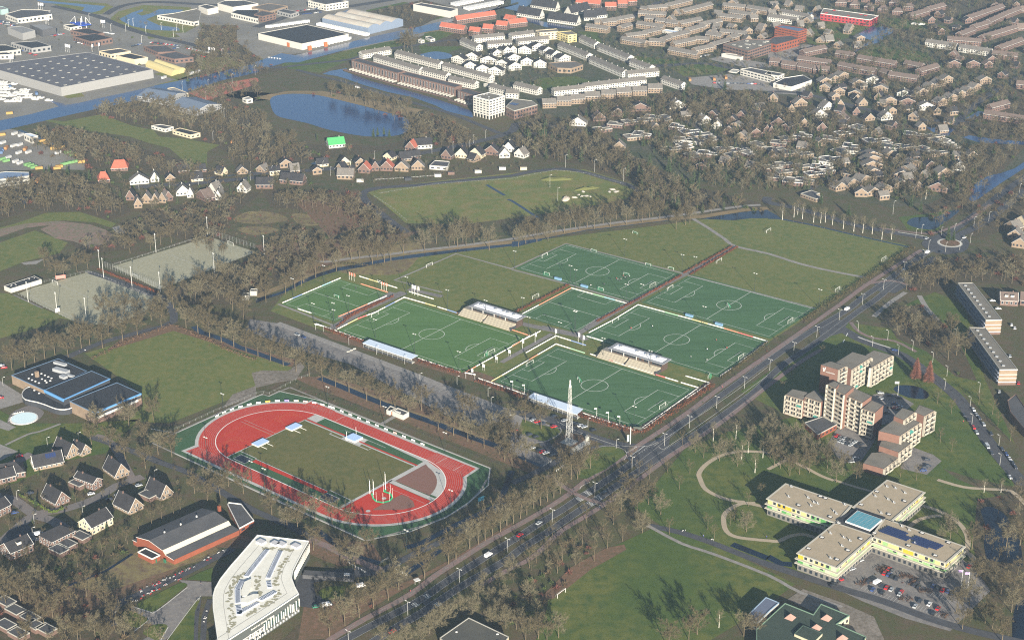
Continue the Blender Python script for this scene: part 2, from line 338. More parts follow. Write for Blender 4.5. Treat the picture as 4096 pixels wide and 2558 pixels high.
RW.append((smooth(Q(7, '1780,720 1950,640 2090,560 2250,430 2480,250'), 3), 8)); RW.append((smooth(Q(7, '1700,700 1900,560 2100,400 2300,250 2480,130'), 3), 7))
RW.append((smooth(Q(11, '620,40 850,170 1050,250 1280,340 1480,480 1640,600 1800,740 1950,950 2120,1200 2350,1480 2419,1560'), 3), 9))   # road along the care home
RW.append((smooth(Q(5, '-30,130 400,105 800,75 1200,20 @1 1250,1500 1500,1460 1900,1380 2210,1310 2419,1240 @2 100,1160 700,1250'), 3), 9))
RW.append((smooth(Q(4, '1280,260 1500,240 1900,215 2419,165'), 3), 9))
RW.append((smooth(Q(5, '2419,150 2000,190 1500,240 1150,265 1030,300 1010,340 1060,410 1150,480 1300,600 1430,690'), 3), 7)); RW.append((smooth(Q(5, '2419,150 @6 200,110 480,85 700,120 900,180 1080,230 1210,290'), 3), 7))
RW.append((smooth(Q(8, '380,480 700,320 1000,200 1300,120 1640,10 @4 1560,1330 1450,1260 1100,1140 850,1060'), 3), 6))       # lane left of the pool field
RW.append((smooth(Q(8, '850,1100 1000,1150 1230,1230 1500,1340 1800,1450 @13 -250,160 0,300 350,450 520,560'), 3), 5))
RW.append((smooth(Q(1, '-20,640 200,640 560,600 900,560 1150,480 1500,430 1900,380 2100,480'), 3), 7))
RW.append((smooth(Q(0, '500,60 900,150 1100,230 1400,330 1800,420 2419,600 @5 0,-400'), 3), 10)) ; RW[-1] = (RW[-1][0][:-4], 10)
RW.append((smooth(Q(0, '1000,140 1150,60 1450,20 2000,50 2419,60'), 3), 10)); RW.append((smooth(Q(1, '0,260 400,130 900,60 1400,-20'), 3), 12))
RW.append((smooth(Q(1, '380,660 600,720 900,790 1300,920 1800,1060 2180,1210 2300,1260'), 3), 6))
RW.append((smooth(Q(2, '0,1330 200,1260 700,1250 900,1180 1000,1150 1500,1130'), 3), 6)); RW.append((smooth(Q(2, '1560,1080 1750,1200 2050,1340 2300,1420'), 3), 6))
RW.append((smooth(Q(2, '950,520 1200,620 1450,620 1800,600 2100,650 2419,640'), 3), 8)); RW.append((smooth(Q(2, '700,270 1000,250 1300,60 1500,-10'), 3), 8))
RW.append((smooth(Q(3, '0,870 300,880 800,1000 1300,1120 1900,1150'), 3), 8)); RW.append((smooth(Q(3, '1750,1180 2000,960 2200,830 2419,700'), 3), 8)); RW.append((smooth(Q(3, '1680,350 2000,220 2300,90 2419,60'), 3), 5))
RW.append((smooth(Q(7, '300,320 480,230 660,110 800,10 @3 700,1400 860,1300 1100,1240'), 3), 6)); RW.append((smooth(Q(7, '1430,300 1440,150 1500,60 1650,0'), 3), 6))
LOTLANE = smooth(Q(9, '200,30 600,180 1000,330 1500,520 2000,720 2300,850 2480,930 @10 140,1010 300,940'), 3)
RW.append((smooth(Q(10, '-60,870 200,900 420,960 640,1060 900,1150 1100,1190 1300,1200'), 3), 8)); RW.append((smooth(Q(10, '640,1060 620,1180 520,1250 400,1240 300,1150 330,1080 440,1010 400,960'), 4), 7))
RW.append((smooth(Q(10, '480,1260 650,1250 800,1210 950,1185 1100,1200'), 3), 6)); RW.append((smooth(Q(10, '500,1250 430,1330 200,1450 0,1540'), 3), 5)); RW.append((smooth(Q(13, '1060,870 1200,850 1500,700 1800,560 2200,330 2419,200'), 3), 5))
RW.append((smooth(Q(13, '500,930 700,900 1000,870 1150,850'), 3), 10)); RW.append((smooth(Q(13, '470,900 440,1000 500,1150 700,1130'), 3), 12))
RW.append((smooth(Q(15, '-60,780 300,900 700,1030 1100,1150 1500,1300 1900,1420 2419,1540'), 3), 6)); RW.append((smooth(Q(14, '1280,430 1600,500 1900,600 2150,700 2419,800'), 3), 5))
ribbons('road', RW, .14, asph_m)
sheet('road_junction', [Q(10, '1080,1200 1200,1180 1370,1130 1500,1080 1480,1190 1430,1330 1180,1400 1080,1300'), smooth(Q(7, '1450,790 1560,720 1700,690 1830,710 1900,780 1860,860 1700,890 1560,870'), 4, True),
      Q(7, '1000,1160 1200,1120 1320,1190 1200,1260 1040,1240'), Q(11, '480,100 620,-20 760,20 700,120 500,180'), Q(13, '1530,1120 1600,1090 1690,1180 1610,1200')], .155, asph_m)
ribbons('cycle_path', [(CYC, 4.0), (CYC2, 3.5), (smooth(Q(14, '330,-40 450,40 560,110 700,180 860,220'), 3), 3.5), (smooth(Q(13, '500,560 700,640 900,740 1180,850'), 3), 5),
        (smooth(Q(11, '780,20 860,110 1000,170 1200,200 1400,300'), 3), 3), (smooth(Q(7, '1050,640 1400,690 1570,690 1700,650 1900,560 2100,420'), 3), 3), (smooth(Q(7, '900,1180 1150,1140 1320,1180'), 3), 3)], .17, redp_m)
ribbons('footpath', [(NORTH, 4.5), (smooth(Q(6, '1710,555 1850,640 2000,740 2110,815 2419,885 @7 300,980 600,1050 920,1110'), 3), 3.5),
      (smooth(Q(7, '1300,1250 1150,1350 1000,1480'), 3), 4), (smooth(Q(7, '1430,1280 1500,1400 1600,1512'), 3), 4), (smooth(Q(14, '1280,430 1600,600 1900,700 2419,900 @15 300,1060 700,1200'), 3), 2.5),
      (Q(9, '1190,980 1320,905'), 3), (smooth(Q(8, '50,1180 260,1080 380,1050 570,980'), 3), 2), (smooth(Q(15, '600,0 1000,110 @11 2419,1300'), 3), 1.5)][:7], .16, pave_m)
PARK = [(smooth(Q(10, '2419,1250 2200,1240 2000,1270 1850,1350 1770,1440 @14 1780,0 1830,90 1960,160 2100,200 2200,210'), 4), 3.0),
  (smooth(Q(14, '2300,220 2150,230 2020,310 2000,400 2030,490 2120,540 2300,565 2419,575 @15 100,580 200,535 330,515 440,545'), 4), 3.0),
  (smooth(Q(15, '-40,255 -150,230 -250,215'), 3), 3.0), (smooth(Q(11, '0,1250 180,1310 350,1390 500,1470 620,1515'), 3), 2.6), (smooth(Q(11, '0,1410 180,1315'), 3), 2.6),
  (smooth(Q(15, '1400,230 1600,290 1780,390 1870,500 1890,600 1870,680'), 4), 3), (smooth(Q(15, '1340,440 1420,380 1550,345 1640,340'), 4), 3), (smooth(Q(15, '1780,740 1880,690 1950,770 1880,810'), 4), 3.5),
  (smooth(Q(15, '620,0 800,60 980,110'), 3), 2.2), (smooth(Q(15, '1600,0 1850,70 2100,90 2300,110 2450,250'), 3), 3)]
ribbons('sand_path', PARK, .175, sandp_m)
# street network of the suburbs
SUB = [(Q(12, '-50,150 130,190 330,330 480,380 620,460'), 7), (Q(12, '0,600 150,470 330,330 600,280 900,180 1100,60 1350,-30'), 7), (Q(12, '150,470 280,560 200,700'), 8), (Q(8, '0,1400 150,1340 300,1260'), 7), (Q(8, '900,1090 1050,1160 1250,1500'), 5)]
sheet('street_square', [smooth(Q(12, '60,500 180,420 290,450 260,540 100,570'), 3, True)], .165, asph_m)
ribbons('street', [(smooth(p, 3), w) for p, w in SUB], .15, street_m)
sheet('market_square', [Q(2, '1850,560 1980,530 2419,600 @3 0,500 330,420 560,440 330,560 0,640 @2 2200,640'), Q(2, '1640,740 2050,700 2419,760 2419,860 2050,850 1700,800'), Q(3, '-10,740 400,760 320,900 0,880')], .15, pave_m)
# car parks and yards
sheet('car_park', [Q(9, '-60,-10 200,30 560,160 1000,320 1600,540 2000,690 2419,850 @10 60,900 -20,1010 @9 2300,960 2100,1000 1800,900 1300,640 900,420 400,280 -100,100'),
       Q(10, '0,900 140,920 420,1010 460,1040 420,1100 250,1160 100,1200 330,1290 380,1310 300,1370 -20,1250'),
       Q(15, '950,640 1250,760 1600,900 1800,720 1900,800 2000,900 2100,1050 1900,1250 1720,1430 1300,1310 900,1150 600,1010 700,900'),
       Q(11, '1000,700 1200,690 1380,790 1180,960 1050,1000 1000,1160 880,1330 700,1350 560,1180 640,1040'), Q(11, '1340,1190 1560,1270 1640,1330 1500,1460 1250,1400')], .15, lot_m)
ribbons('car_park_lane', [(LOTLANE, 6)], .165, pave_m)
sheet('yard', [Q(15, '330,1030 700,1160 1000,1290 1100,1512 900,1512 500,1280 180,1130'), Q(9, '-40,500 60,475 300,480 420,400 460,440 380,560 200,590 0,640'), Q(8, '2200,700 2419,620 2419,720 2100,830')], .12, dirt_m)
sheet('school_plaza', [Q(12, '1690,945 2000,965 2010,1100 1900,1100 1840,1250 1560,1512 1340,1512 1480,1440 1590,1390 1350,1350 1280,1430 1230,1190 1410,1245 1480,1235 1770,1010')], .14, lot_m)
sheet('playground_paving', [Q(8, '0,940 150,1010 80,1045 0,1020'), Q(8, '-50,1150 170,1240 0,1330 -50,1340'), Q(8, '-20,560 200,700 230,770 0,840')], .13, pave_m)
sheet('clay_tennis_court', [Q(0, '1780,880 2060,800 2419,735 2419,800 1950,950 1900,930')] + [Q(1, '-10,735 20,745 25,770 -10,790')], .12, clay_m)
b = MB()
for i in range(5):
 A0 = q(0, 1880+i*110, 870-i*26); B0 = q(0, 1960+i*110, 905-i*30); e = (B0-A0).normalized(); f = Vector((-e.y, e.x, 0)); c = (A0+B0)/2
 ribbon(b, [c-e*5-f*4, c+e*5-f*4, c+e*5+f*4, c-e*5+f*4], .15, .14, white_m, closed=True)
tag(b.build('court_markings'), kind='structure')
# old cinder track at the left edge
sheet('old_track', [Q(4, '-40,660 250,600 550,575 850,610 1000,660 1060,700 1000,790 850,830 700,770 520,740 380,655 480,615 250,640 -40,740')], .09, cinder_m)
sheet('sand_pile_ground', [Q(4, '1060,640 1130,620 1210,690 1110,695'), Q(4, '200,970 350,950 430,930 340,985 230,990')], .10, pave_m)
# ================================================================ sports: pitches
TH = R(-37.09); EU = Vector((math.cos(TH), math.sin(TH), 0)); EV = Vector((-math.sin(TH), math.cos(TH), 0))
def L2(c, a, b_): return c+EU*a+EV*b_
def arc(c, r, a0, a1, n=24): return [L2(c, r*math.cos(a0+(a1-a0)*i/n), r*math.sin(a0+(a1-a0)*i/n)) for i in range(n+1)]
def marks(mb, c, Lh, Wh, z, m, w=.26, full=True):
 rc = lambda a0, b0, a1, b1: [L2(c, a0, b0), L2(c, a1, b0), L2(c, a1, b1), L2(c, a0, b1)]
 ribbon(mb, rc(-Lh, -Wh, Lh, Wh), w, z, m, closed=True)
 ribbon(mb, [L2(c, 0, -Wh), L2(c, 0, Wh)], w, z+.01, m)
 ribbon(mb, arc(c, 9.15, 0, 2*math.pi, 40)[:-1], w, z+.02, m, closed=True)
 for s in (-1, 1):
  ribbon(mb, [L2(c, s*Lh, 20.16), L2(c, s*(Lh-16.5), 20.16), L2(c, s*(Lh-16.5), -20.16), L2(c, s*Lh, -20.16)], w, z+.01, m)
  ribbon(mb, [L2(c, s*Lh, 9.16), L2(c, s*(Lh-5.5), 9.16), L2(c, s*(Lh-5.5), -9.16), L2(c, s*Lh, -9.16)], w, z+.02, m)
  pc = L2(c, s*(Lh-11), 0); a = math.acos(5.5/9.15)
  mid = math.pi if s > 0 else 0
  ribbon(mb, arc(pc, 9.15, mid-a, mid+a, 14), w, z+.03, m)
steel_w = mat('white_painted_steel', (.75, .75, .72), rough=.5)
net_m = mat('goal_net', (.25, .27, .24), rough=.9); netg_m = mat('green_goal_net', (.05, .30, .16), rough=.9)
def make_goal(name='football_goal', w=7.32, h=2.44, d=2.0, nm=net_m, pm=steel_w, r=.085):
 t = thing(name, 'goal', 'goal')
 b = MB()
 b.tube((0, -w/2, 0), (0, -w/2, h), r, r, pm); b.tube((0, w/2, 0), (0, w/2, h), r, r, pm); b.tube((0, -w/2, h), (0, w/2, h), r, r, pm); b.build('post_frame', t)
 n = MB()
 for k in range(15):
  y = -w/2+w*k/14; n.tube((0.8, y, h), (d, y, 0), .02, .02, nm, 3, False); n.tube((0, y, h), (.8, y, h), .02, .02, nm, 3, False)
 for k in range(6):
  f = k/5; n.tube((.8+(d-.8)*f, -w/2, h*(1-f)), (.8+(d-.8)*f, w/2, h*(1-f)), .02, .02, nm, 3, False)
 for s in (-1, 1):
  for k in range(4): n.tube((0, s*w/2, h*k/4), (.8+(d-.8)*(1-k/4), s*w/2, h*k/4), .02, .02, nm, 3, False)
 n.build('net', t)
 return t
goal0 = make_goal(); goal0_used = [False]
def goal(p, rz, label, group=None):
 if not goal0_used[0]:
  goal0_used[0] = True; goal0.location = p; goal0.rotation_euler = (0, 0, rz); goal0['label'] = label
  goal0['group'] = 'football goals on the pitches'; return goal0
 return copy_tree(goal0, p, rz, label, 'football goals on the pitches', [(c, []) for c in GK])
GK = kids(goal0)
tgoal0 = make_goal('training_goal', 5, 2, 1.6, netg_m, steel_w, .07); TK = kids(tgoal0); tg_used = [False]
def tgoal(p, rz, label):
 if not tg_used[0]:
  tg_used[0] = True; tgoal0.location = p; tgoal0.rotation_euler = (0, 0, rz); tgoal0['label'] = label; tgoal0['group'] = 'small movable training goals'; return
 copy_tree(tgoal0, p, rz, label, 'small movable training goals', [(c, []) for c in TK])
# pitch frames: centre, half length, half width
P_S = Vector((55.5, 1030.8, 0)), 53.9, 33.0      # south pitch with the mast
P_W = Vector((-57.5, 1114.5, 0)), 54.0, 33.5     # west pitch with the grandstand
P_N = Vector((66.7, 1236.3, 0)), 51.0, 31.3      # north pitch
def ctr_of(c1, s):                                # centre from the four corners
 p = Q(c1, s); return (p[0]+p[1]+p[2]+p[3])/4
mw = MB(); mo = MB()
def turf(name, c, lh, wh, m, z=.12, ex=3.0):
 b = MB(); b.face([tuple(L2(c, s*(lh+ex), t*(wh+ex)))[:2]+(z,) for s, t in ((-1, -1), (1, -1), (1, 1), (-1, 1))], m); return tag(b.build(name), kind='structure')
for k, (P, m) in enumerate(((P_S, turfb_m), (P_W, turfa_m), (P_N, turfb_m))):
 turf('artificial_turf', P[0], P[1], P[2], m, ex=3.4); marks(mw, *P, .15, white_m)
# east pitch beside it, and the one behind the bar stand (from their corners)
P_E = ctr_of(6, '1690,1122 2419,1312 @10 1790,-520 2419,-520'), 52, 32.5
P_E = (q(6, 2050, 1372), 51.5, 32.0)
P_M = (q(10, 1556, 183), 52.5, 33.0)
for P, m in ((P_E, turfb_m), (P_M, turfb_m)):
 turf('artificial_turf', P[0], P[1], P[2], m, ex=3.2); marks(mw, *P, .15, white_m)
# small pitches
def small(c1, s, m):
 p = Q(c1, s); c = (p[0]+p[1]+p[2]+p[3])/4; lh = abs((p[1]-p[0]).dot(EU))/2; wh = abs((p[2]-p[1]).dot(EV))/2
 turf('artificial_turf', c, lh, wh, m, ex=2.5)
 ribbon(mw, [L2(c, -lh, -wh), L2(c, lh, -wh), L2(c, lh, wh), L2(c, -lh, wh)], .24, .15, white_m, closed=True)
 ribbon(mw, [L2(c, -lh, 0), L2(c, lh, 0)], .24, .16, white_m)
 for s_ in (-1, 1): ribbon(mw, [L2(c, -lh*.55, s_*wh), L2(c, -lh*.55, s_*(wh-9)), L2(c, lh*.55, s_*(wh-9)), L2(c, lh*.55, s_*wh)], .24, .16, white_m)
 return c, lh, wh
S1 = small(5, '805,1135 1240,1285 730,1512 280,1355', turfa_m)
S2 = small(6, '570,1228 1060,1360 @10 620,100 @6 100,1460', turfb_m)
tag(mw.build('pitch_markings'), kind='structure')
# paved borders of the plain grass pitches
def border(ps, w=1.6, z=.11, m=None):
 ZN[0] += .0015; ribbon(mo, ps, w, z+ZN[0], m or pave_m)
border(Q(5, '2419,1030 1890,885 1310,1135 1760,1250'), 2.2); border(Q(6, '0,1035 520,1170 1100,1340'), 2.2)
border(Q(6, '0,1025 510,790 1620,1072'), 2.0); border(Q(6, '1660,1090 2419,1285 @7 440,1400'), 2.0); border(Q(5, '210,1360 780,1580'), 2.2)
border(Q(9, '320,635 2219,1400 2190,1512 @13 2180,0 2130,90 1990,240 1800,350 1560,440 1060,572 1030,570 480,320 0,100 @8 1830,1340 1440,1160 1600,1090 @9 -5,720 70,703 120,718 320,635'), 1.3)
tag(mo.build('paved_edge'), kind='structure')
# grass pitch goals etc. : photo position, facing (+1 towards the lower right)
ang = math.atan2(EU.y, EU.x)
def g_at(P, label, only=None):
 for s, w in ((-1, 'far left'), (1, 'near right')):
  if only and s != only: continue
  goal(L2(P[0], s*P[1], 0)+Vector((0, 0, .13)), ang+(0 if s > 0 else math.pi), f'white goal with net at the {w} end of {label}')
g_at(P_S, 'the artificial pitch beside the lattice mast'); g_at(P_W, 'the bright green pitch by the car park'); g_at(P_N, 'the pitch with players beside the path crossing')
g_at(P_E, 'the dark pitch next to the main road'); g_at(P_M, 'the pitch behind the wide bar stand')
for (c, x, y), s, lb in (((5, 1640, 1005), -1, 'white goal on the grass pitch beside the grey stone edging'), ((6, 222, 1300), 1, 'white goal on grass behind the long clubhouse shadow'), ((6, 1958, 965), -1, 'white goal on the grass field right of the hedged path'),
  ((7, 655, 1235), 1, 'white goal on the grass field beside the dark roadside hedge'), ((7, 5, 680), -1, 'white goal at the far end of the outermost grass field'), ((7, 1093, 945), 1, 'white goal in the far right corner of the outermost field'),
  ((4, 2180, 800), -1, 'white goal with green net on the sandy pitch far end'), ((4, 1275, 1110), 1, 'green net goal at the fence end of the sandy pitch'), ((4, 523, 1170), -1, 'white goal beside the low blue and white clubhouse'),
  ((14, 468, 1090), -1, 'pale blue goal frame at the edge of the large lawn')):
 goal(q(c, x, y)+Vector((0, 0, .1)), (math.atan2(*(q(4, 1480, 870)-q(4, 1000, 1040)).yx)+(0 if s > 0 else math.pi)-.1) if c == 4 else ang+(0 if s > 0 else math.pi), lb)
for (c, x, y), a, lb in (((10, 630, 575), .9, 'green netted goal tipped on its back near the centre circle'), ((6, 2040, 1385), .8, 'white netted goal standing in the centre circle'), ((6, 770, 868), 1.6, 'training goal on the far touchline, left of the halfway line'), ((6, 1285, 1000), 1.6, 'training goal on the far touchline, right of the halfway line'),
  ((6, 1080, 1090), 1.5, 'training goal standing beside the group of players'), ((6, 330, 1085), -1.6, 'training goal on the near touchline beside a blue bench'), ((6, 840, 1228), -1.6, 'training goal near the white advertising boards'),
  ((6, 1500, 1035), 1.6, 'long low goal frame lying on the grass beyond the pitch'), ((5, 760, 1300), 1.5, 'small goal on the halfway line of the small bright pitch'), ((6, 1160, 700), 1.4, 'white goal lying on the open grass field'), ((9, 2170, 330), .4, 'spare goal parked behind the goal line by the corner'), ((10, 1860, 540), .3, 'white goal frame stored beside the clubhouse terrace')):
 tgoal(q(c, x, y)+Vector((0, 0, .15)), ang+a, lb)
# -- sandy pitches at the left,
sheet('sandy_turf', [Q(4, '1060,1005 1980,725 2419,870 1530,1215 1500,1222'), Q(4, '180,1260 300,1210 830,1060 1480,1300 1380,1420 1100,1560 740,1545 380,1370')], .12, turfc_m)
b = MB(); p = Q(4, '1120,1020 1975,745 2380,875 1530,1195'); ribbon(b, p, .3, .15, wornw_m, closed=True); ribbon(b, [(p[0]+p[1])/2, (p[2]+p[3])/2], .3, .16, wornw_m)
p = Q(4, '250,1262 830,1082 1440,1300 760,1525'); ribbon(b, p, .3, .15, wornw_m, closed=True); ribbon(b, [(p[0]+p[1])/2, (p[2]+p[3])/2], .3, .16, wornw_m)
tag(b.build('faint_markings'), kind='structure')
ribbons('paved_walk', [(Q(4, '820,1050 1540,1320'), 3.5), (Q(4, '400,1400 130,1275'), 1.5), (Q(9, '720,80 1300,-260'), 7), (Q(5, '800,1500 1400,1250'), 8), (Q(10, '280,60 620,130 830,-20'), 4), (Q(6, '2100,810 1650,1070 1120,1350 @10 620,130'), 5), (Q(10, '-20,10 300,80 640,150 700,190'), 6), (Q(5, '1440,1220 1760,1290'), 5), (Q(10, '-100,400 380,130'), 4)], .13, lot_m)
worn = mat('worn_grass', (.125, .115, .045), col2=(.10, .108, .032), scale=.2, scale2=.8, var=.25)
sheet('worn_patch', [smooth([q(c, x, y)+Vector((r_*math.cos(k*.9+x), r_*.6*math.sin(k*.9+x), 0))*(.8+.3*math.sin(k*2.3+y)) for k in range(7)], 3, True) for c, x, y, r_ in ((5, 1650, 1020, 5), (6, 215, 1305, 5), (6, 1965, 975, 5), (7, 650, 1245, 5), (7, 20, 690, 5), (7, 1085, 955, 5))], .075, worn)
# ================================================================ running track
red_m = mat('red_track_surface', (.36, .022, .008), col2=(.31, .018, .007), col3=(.40, .032, .013), scale=.05, scale2=.5, var=.1)
redl_m = mat('bright_red_surface', (.38, .028, .012), col2=(.33, .022, .010), scale=.05, scale2=.4, var=.1)
gravel_m = mat('brown_gravel', (.17, .085, .065), col2=(.15, .08, .06), scale=.1, scale2=.9, var=.2)
tile_m = mat('grey_track_tiles', (.38, .38, .36), col2=(.33, .33, .32), scale=.2, scale2=.8, var=.12)
black_m = mat('dark_pit_cover', (.018, .022, .035), rough=.6)
T0 = Vector((-121.68, 982.78, 0)); TU = Vector((.76937, -.63880, 0)); TV = Vector((.63880, .76937, 0))
def T(s, t, z=0): return T0+TU*s+TV*t+Vector((0, 0, z))
SA, SB, RC_ = -1.6, 89.1, 38.6
def oval(off, n=28):
 """closed line parallel to the inner edge, off metres outside it"""
 r = RC_+off; p = []
 for i in range(n+1):
  a = math.pi/2+math.pi*i/n; p.append(T(SA+r*math.cos(a), -RC_+r*math.sin(a)))
 for i in range(n+1):
  a = -math.pi/2+math.pi*i/n; p.append(T(SB+r*math.cos(a), -RC_+r*math.sin(a)))
 return p
sheet('track_surround_turf', [[T(*a) for a in ((-55, -2), (-49.3, -1.9), (-50, 8), (-19.6, 15.6), (127, 16.8), (140, 0), (144.5, -22), (146, -45), (141, -70), (128.5, -93), (60, -94), (-34.6, -94), (-55, -76))]], .12, turfd_m)
ribbons('track_outer_kerb', [([T(*a) for a in ((-72, -82), (-55, -76), (-55, -2), (-49.3, -1.9), (-50, 8), (-19.6, 15.6), (127, 16.8), (140, 0), (144.5, -22), (146, -45), (141, -70), (128.5, -93), (60, -94), (-34.6, -94))], .8)], .14, kerb_m)
b = MB(); ribbon(b, oval(0)[::1], 13.2, .15, tile_m, closed=True, off=-6.0)
for p in (((-24.5, 2), (-23.5, 12.7), (122.5, 12.7), (123.8, -3), (90, -3), (0, 2)), ((-34, -89.3), (40, -89.3), (40, -80), (-33, -77)), ): b.face([T(s, t, .147) for s, t in p], tile_m)
tag(b.build('track_border'), kind='structure')
b = MB(); ribbon(b, oval(0), 10.4, .17, red_m, closed=True, off=-5.2)
b.face([T(s, t, .165) for s, t in ((-22.3, 3.5), (-22.0, 11.0), (0, 11.0), (0, 2))], red_m)
b.face([T(s, t, .165) for s, t in ((89, 0), (89, 10.9), (120.8, 11.0), (121.8, -1.6), (112, -6))], red_m)
b.face([T(s, t, .165) for s, t in ((-31.5, -87.6), (3, -87.6), (3, -79), (-30, -78.6))], red_m)
tag(b.build('running_track'), kind='structure')
b = MB()
ribbon(b, oval(-.1), .55, .20, white_m, closed=True)
for k in range(1, 9): ribbon(b, oval(1.25*k), .09, .19, wornw_m, closed=True)
for k in range(9): ribbon(b, [T(-22+.2*k, 11.0-1.2*k if k < 5 else 5.3), T(0, 11-1.2*k)], .10, .185, wornw_m) if k < 5 else None; ribbon(b, [T(89, 10.9-1.3*k), T(120.9, 10.9-1.35*k)], .12, .195, wornw_m)
for k in range(9): ribbon(b, [T(-31.3, -87.6+1.05*k), T(2, -87.6+1.05*k)], .10, .195, wornw_m)
for s0 in (10.0, 98.0, 112.0): ribbon(b, [T(s0, .3), T(s0, 10.6)], .18, .21, white_m)
tag(b.build('lane_markings'), kind='structure')
# the field inside
def half(side, r=38.4, n=28):
 p = []
 for i in range(n+1):
  a = math.pi/2+math.pi*i/n if side < 0 else -math.pi/2+math.pi*i/n
  p.append(T((SA if side < 0 else SB)+r*math.cos(a), -RC_+r*math.sin(a)))
 return p
sheet('infield_turf', [half(-1)+half(1)], .13, turfd_m)
sheet('red_segment', [[p for p in half(-1) if (p-T0).dot(TU) < -6.2]+[T(-6, -77), T(-6, -.2)]], .16, redl_m)
sheet('infield_grass', [[T(*a) for a in ((-6, -66), (-6, -11), (90.8, -11), (90.8, -65.8), (9, -66))]], .16, mat('infield_lawn', (.088, .088, .020), col2=(.070, .078, .020), col3=(.11, .098, .03), scale=.03, scale2=.2, var=.15))
e = half(1); sheet('red_fan', [[T(91.5, -75.6)]+[p for p in e if (p-T0).dot(TU) > 92 and (p-T0).dot(TV) < -36]+[T(126, -36), T(91.5, -36)]], .16, redl_m)
sheet('brown_quadrant', [[T(91.5, -.8), T(91.5, -32)]+[p for p in e if (p-T0).dot(TU) > 93 and (p-T0).dot(TV) > -32]], .158, tile_m)
sheet('gravel_quadrant', [[T(93.8, -4.5), T(93.8, -31.7)]+[T(SB+33.2*math.cos(a), -RC_+33.2*math.sin(a)) for a in [R(12+i*7) for i in range(10)]], [T(107.5, -66), T(108, -41.5), T(113, -41), T(119, -43), T(124, -47), T(121, -54)]], .20, gravel_m)
for pl in ():
 pass
b = MB()
for pts, w in (([(-6, -76.6), (-6, -1)], .7), ([(91.5, -76), (91.5, -1)], 2.0), ([(91.5, -34), (126.5, -34)], 3.4), ([(-6, -10.6), (90.8, -10.6)], 1.1), ([(-6, -66), (9, -66), (9, -66.8), (72, -66.8), (72, -65), (90, -65.6)], .6),
      ([(22, -16), (22, -12.6), (50, -15.8), (54, -15.8), (54, -11)], .0)):
 if w: ribbon(b, [T(*p) for p in pts], w, .21, tile_m)
b.face([T(s, t, .20) for s, t in ((-5.6, -.5), (2.6, -1), (2.4, -8.4), (-5.6, -8.2))], tile_m); b.face([T(s, t, .20) for s, t in ((30, -4.6), (44.5, -4.2), (46, -13.5), (30, -13.5))], tile_m)
ribbon(b, [T(20, -12.0), T(20, -14.0), T(54, -14.0), T(54, -12.0)], .8, .215, tile_m); ribbon(b, [T(24, -4.4), T(34, -4.2)], .35, .215, tile_m); ribbon(b, [T(44, -4.6), T(60, -4.6)], .35, .215, tile_m)
tag(b.build('tiled_edging'), kind='structure')
b = MB()
for a, c, w in (((-9, -9.2), (32.5, -9.2), 1.25), ((41.5, -9.2), (91.0, -9.2), 1.25), ((10, -69), (72.5, -68.6), 3.2), ((98, -50), (98, -50), 0), ((94, -38.2), (126, -38.2), 3.2)):
 if w: ribbon(b, [T(*a), T(*c)], w, .225, red_m)
tag(b.build('runway'), kind='structure')
sheet('sand_pit_cover', [[T(-1.9, -75.2), T(-1.9, -69), T(8.6, -69), T(8.6, -75.2)], [T(73.2, -75), T(73.2, -68.2), T(83.8, -68.2), T(83.8, -75)]], .23, black_m)
b = MB()
for s0, s1 in ((-1.9, 8.6), (73.2, 83.8)): ribbon(b, [T(s0, -75.2), T(s0, -68.6), T(s1, -68.6), T(s1, -75.2)], .3, .24, white_m, closed=True)
for t in (-38.4, -35.6): ribbon(b, [T(-36+abs(t+38)*.1, t), T(-6.4, t)], .22, .22, wornw_m)
ribbon(b, [T(92.4, -40.5), T(125.5, -40.5)], .2, .235, wornw_m)
tag(b.build('jump_markings'), kind='structure')
oran_m = mat('orange_line_paint', (.50, .16, .04))
b = MB()
for cs, ct in ((-14, -62), (-14, -16)):
 ribbon(b, [T(cs+7*math.cos(a), ct+6*math.sin(a)) for a in [math.pi/2+math.pi*i/14 for i in range(15)]], .16, .215, oran_m); ribbon(b, [T(cs+7, ct-7), T(cs-8, ct-7), T(cs-8, ct+7), T(cs+7, ct+7)], .16, .22, oran_m, closed=True)
ribbon(b, [T(-30, -60), T(-30, -18), T(-8, -18), T(-8, -60)], .16, .218, oran_m, closed=True); ribbon(b, [T(-30, -39), T(-8, -39)], .16, .22, oran_m)
tag(b.build('ball_court_markings'), kind='structure')
# landing mats
matblue = mat('pale_blue_mat', (.36, .50, .72), rough=.5); foam_m = mat('grey_foam_side', (.55, .55, .50))
for cs, ct, hs, ht, hh, lb, cat in ((-3.6, -51.0, 2.9, 4.6, 1.0, 'pale blue high jump mat at the red segment, nearer to the sand pit', 'landing mat'), (-3.4, -22.6, 2.9, 4.4, 1.0, 'pale blue high jump mat at the red segment, nearer to the far straight', 'landing mat'), (36.8, -9.0, 4.2, 3.6, 1.3, 'large pale blue pole vault mat between two white uprights', 'landing mat')):
 t = thing('landing_mat', lb, cat, T(cs, ct, .2)); b = MB(); b.box(T(cs, ct), TU, TV, hs, ht, .2, .2+hh*.75, foam_m); b.build('foam_base', t)
 b = MB(); b.box(T(cs, ct), TU, TV, hs+.12, ht+.12, .2+hh*.75, .22+hh, matblue); b.build('cover', t)
 if cs < 0:
  b = MB()
  for k in (-1, 1): b.box(T(cs+5.6, ct+k*2.6), TU, TV, 3.0, .10, .2, .5, foam_m)
  b.build('rail', t)
t = thing('vault_uprights', 'two tall white pole vault uprights beside the large blue mat', 'vault stand', T(36.5, -9, .2));
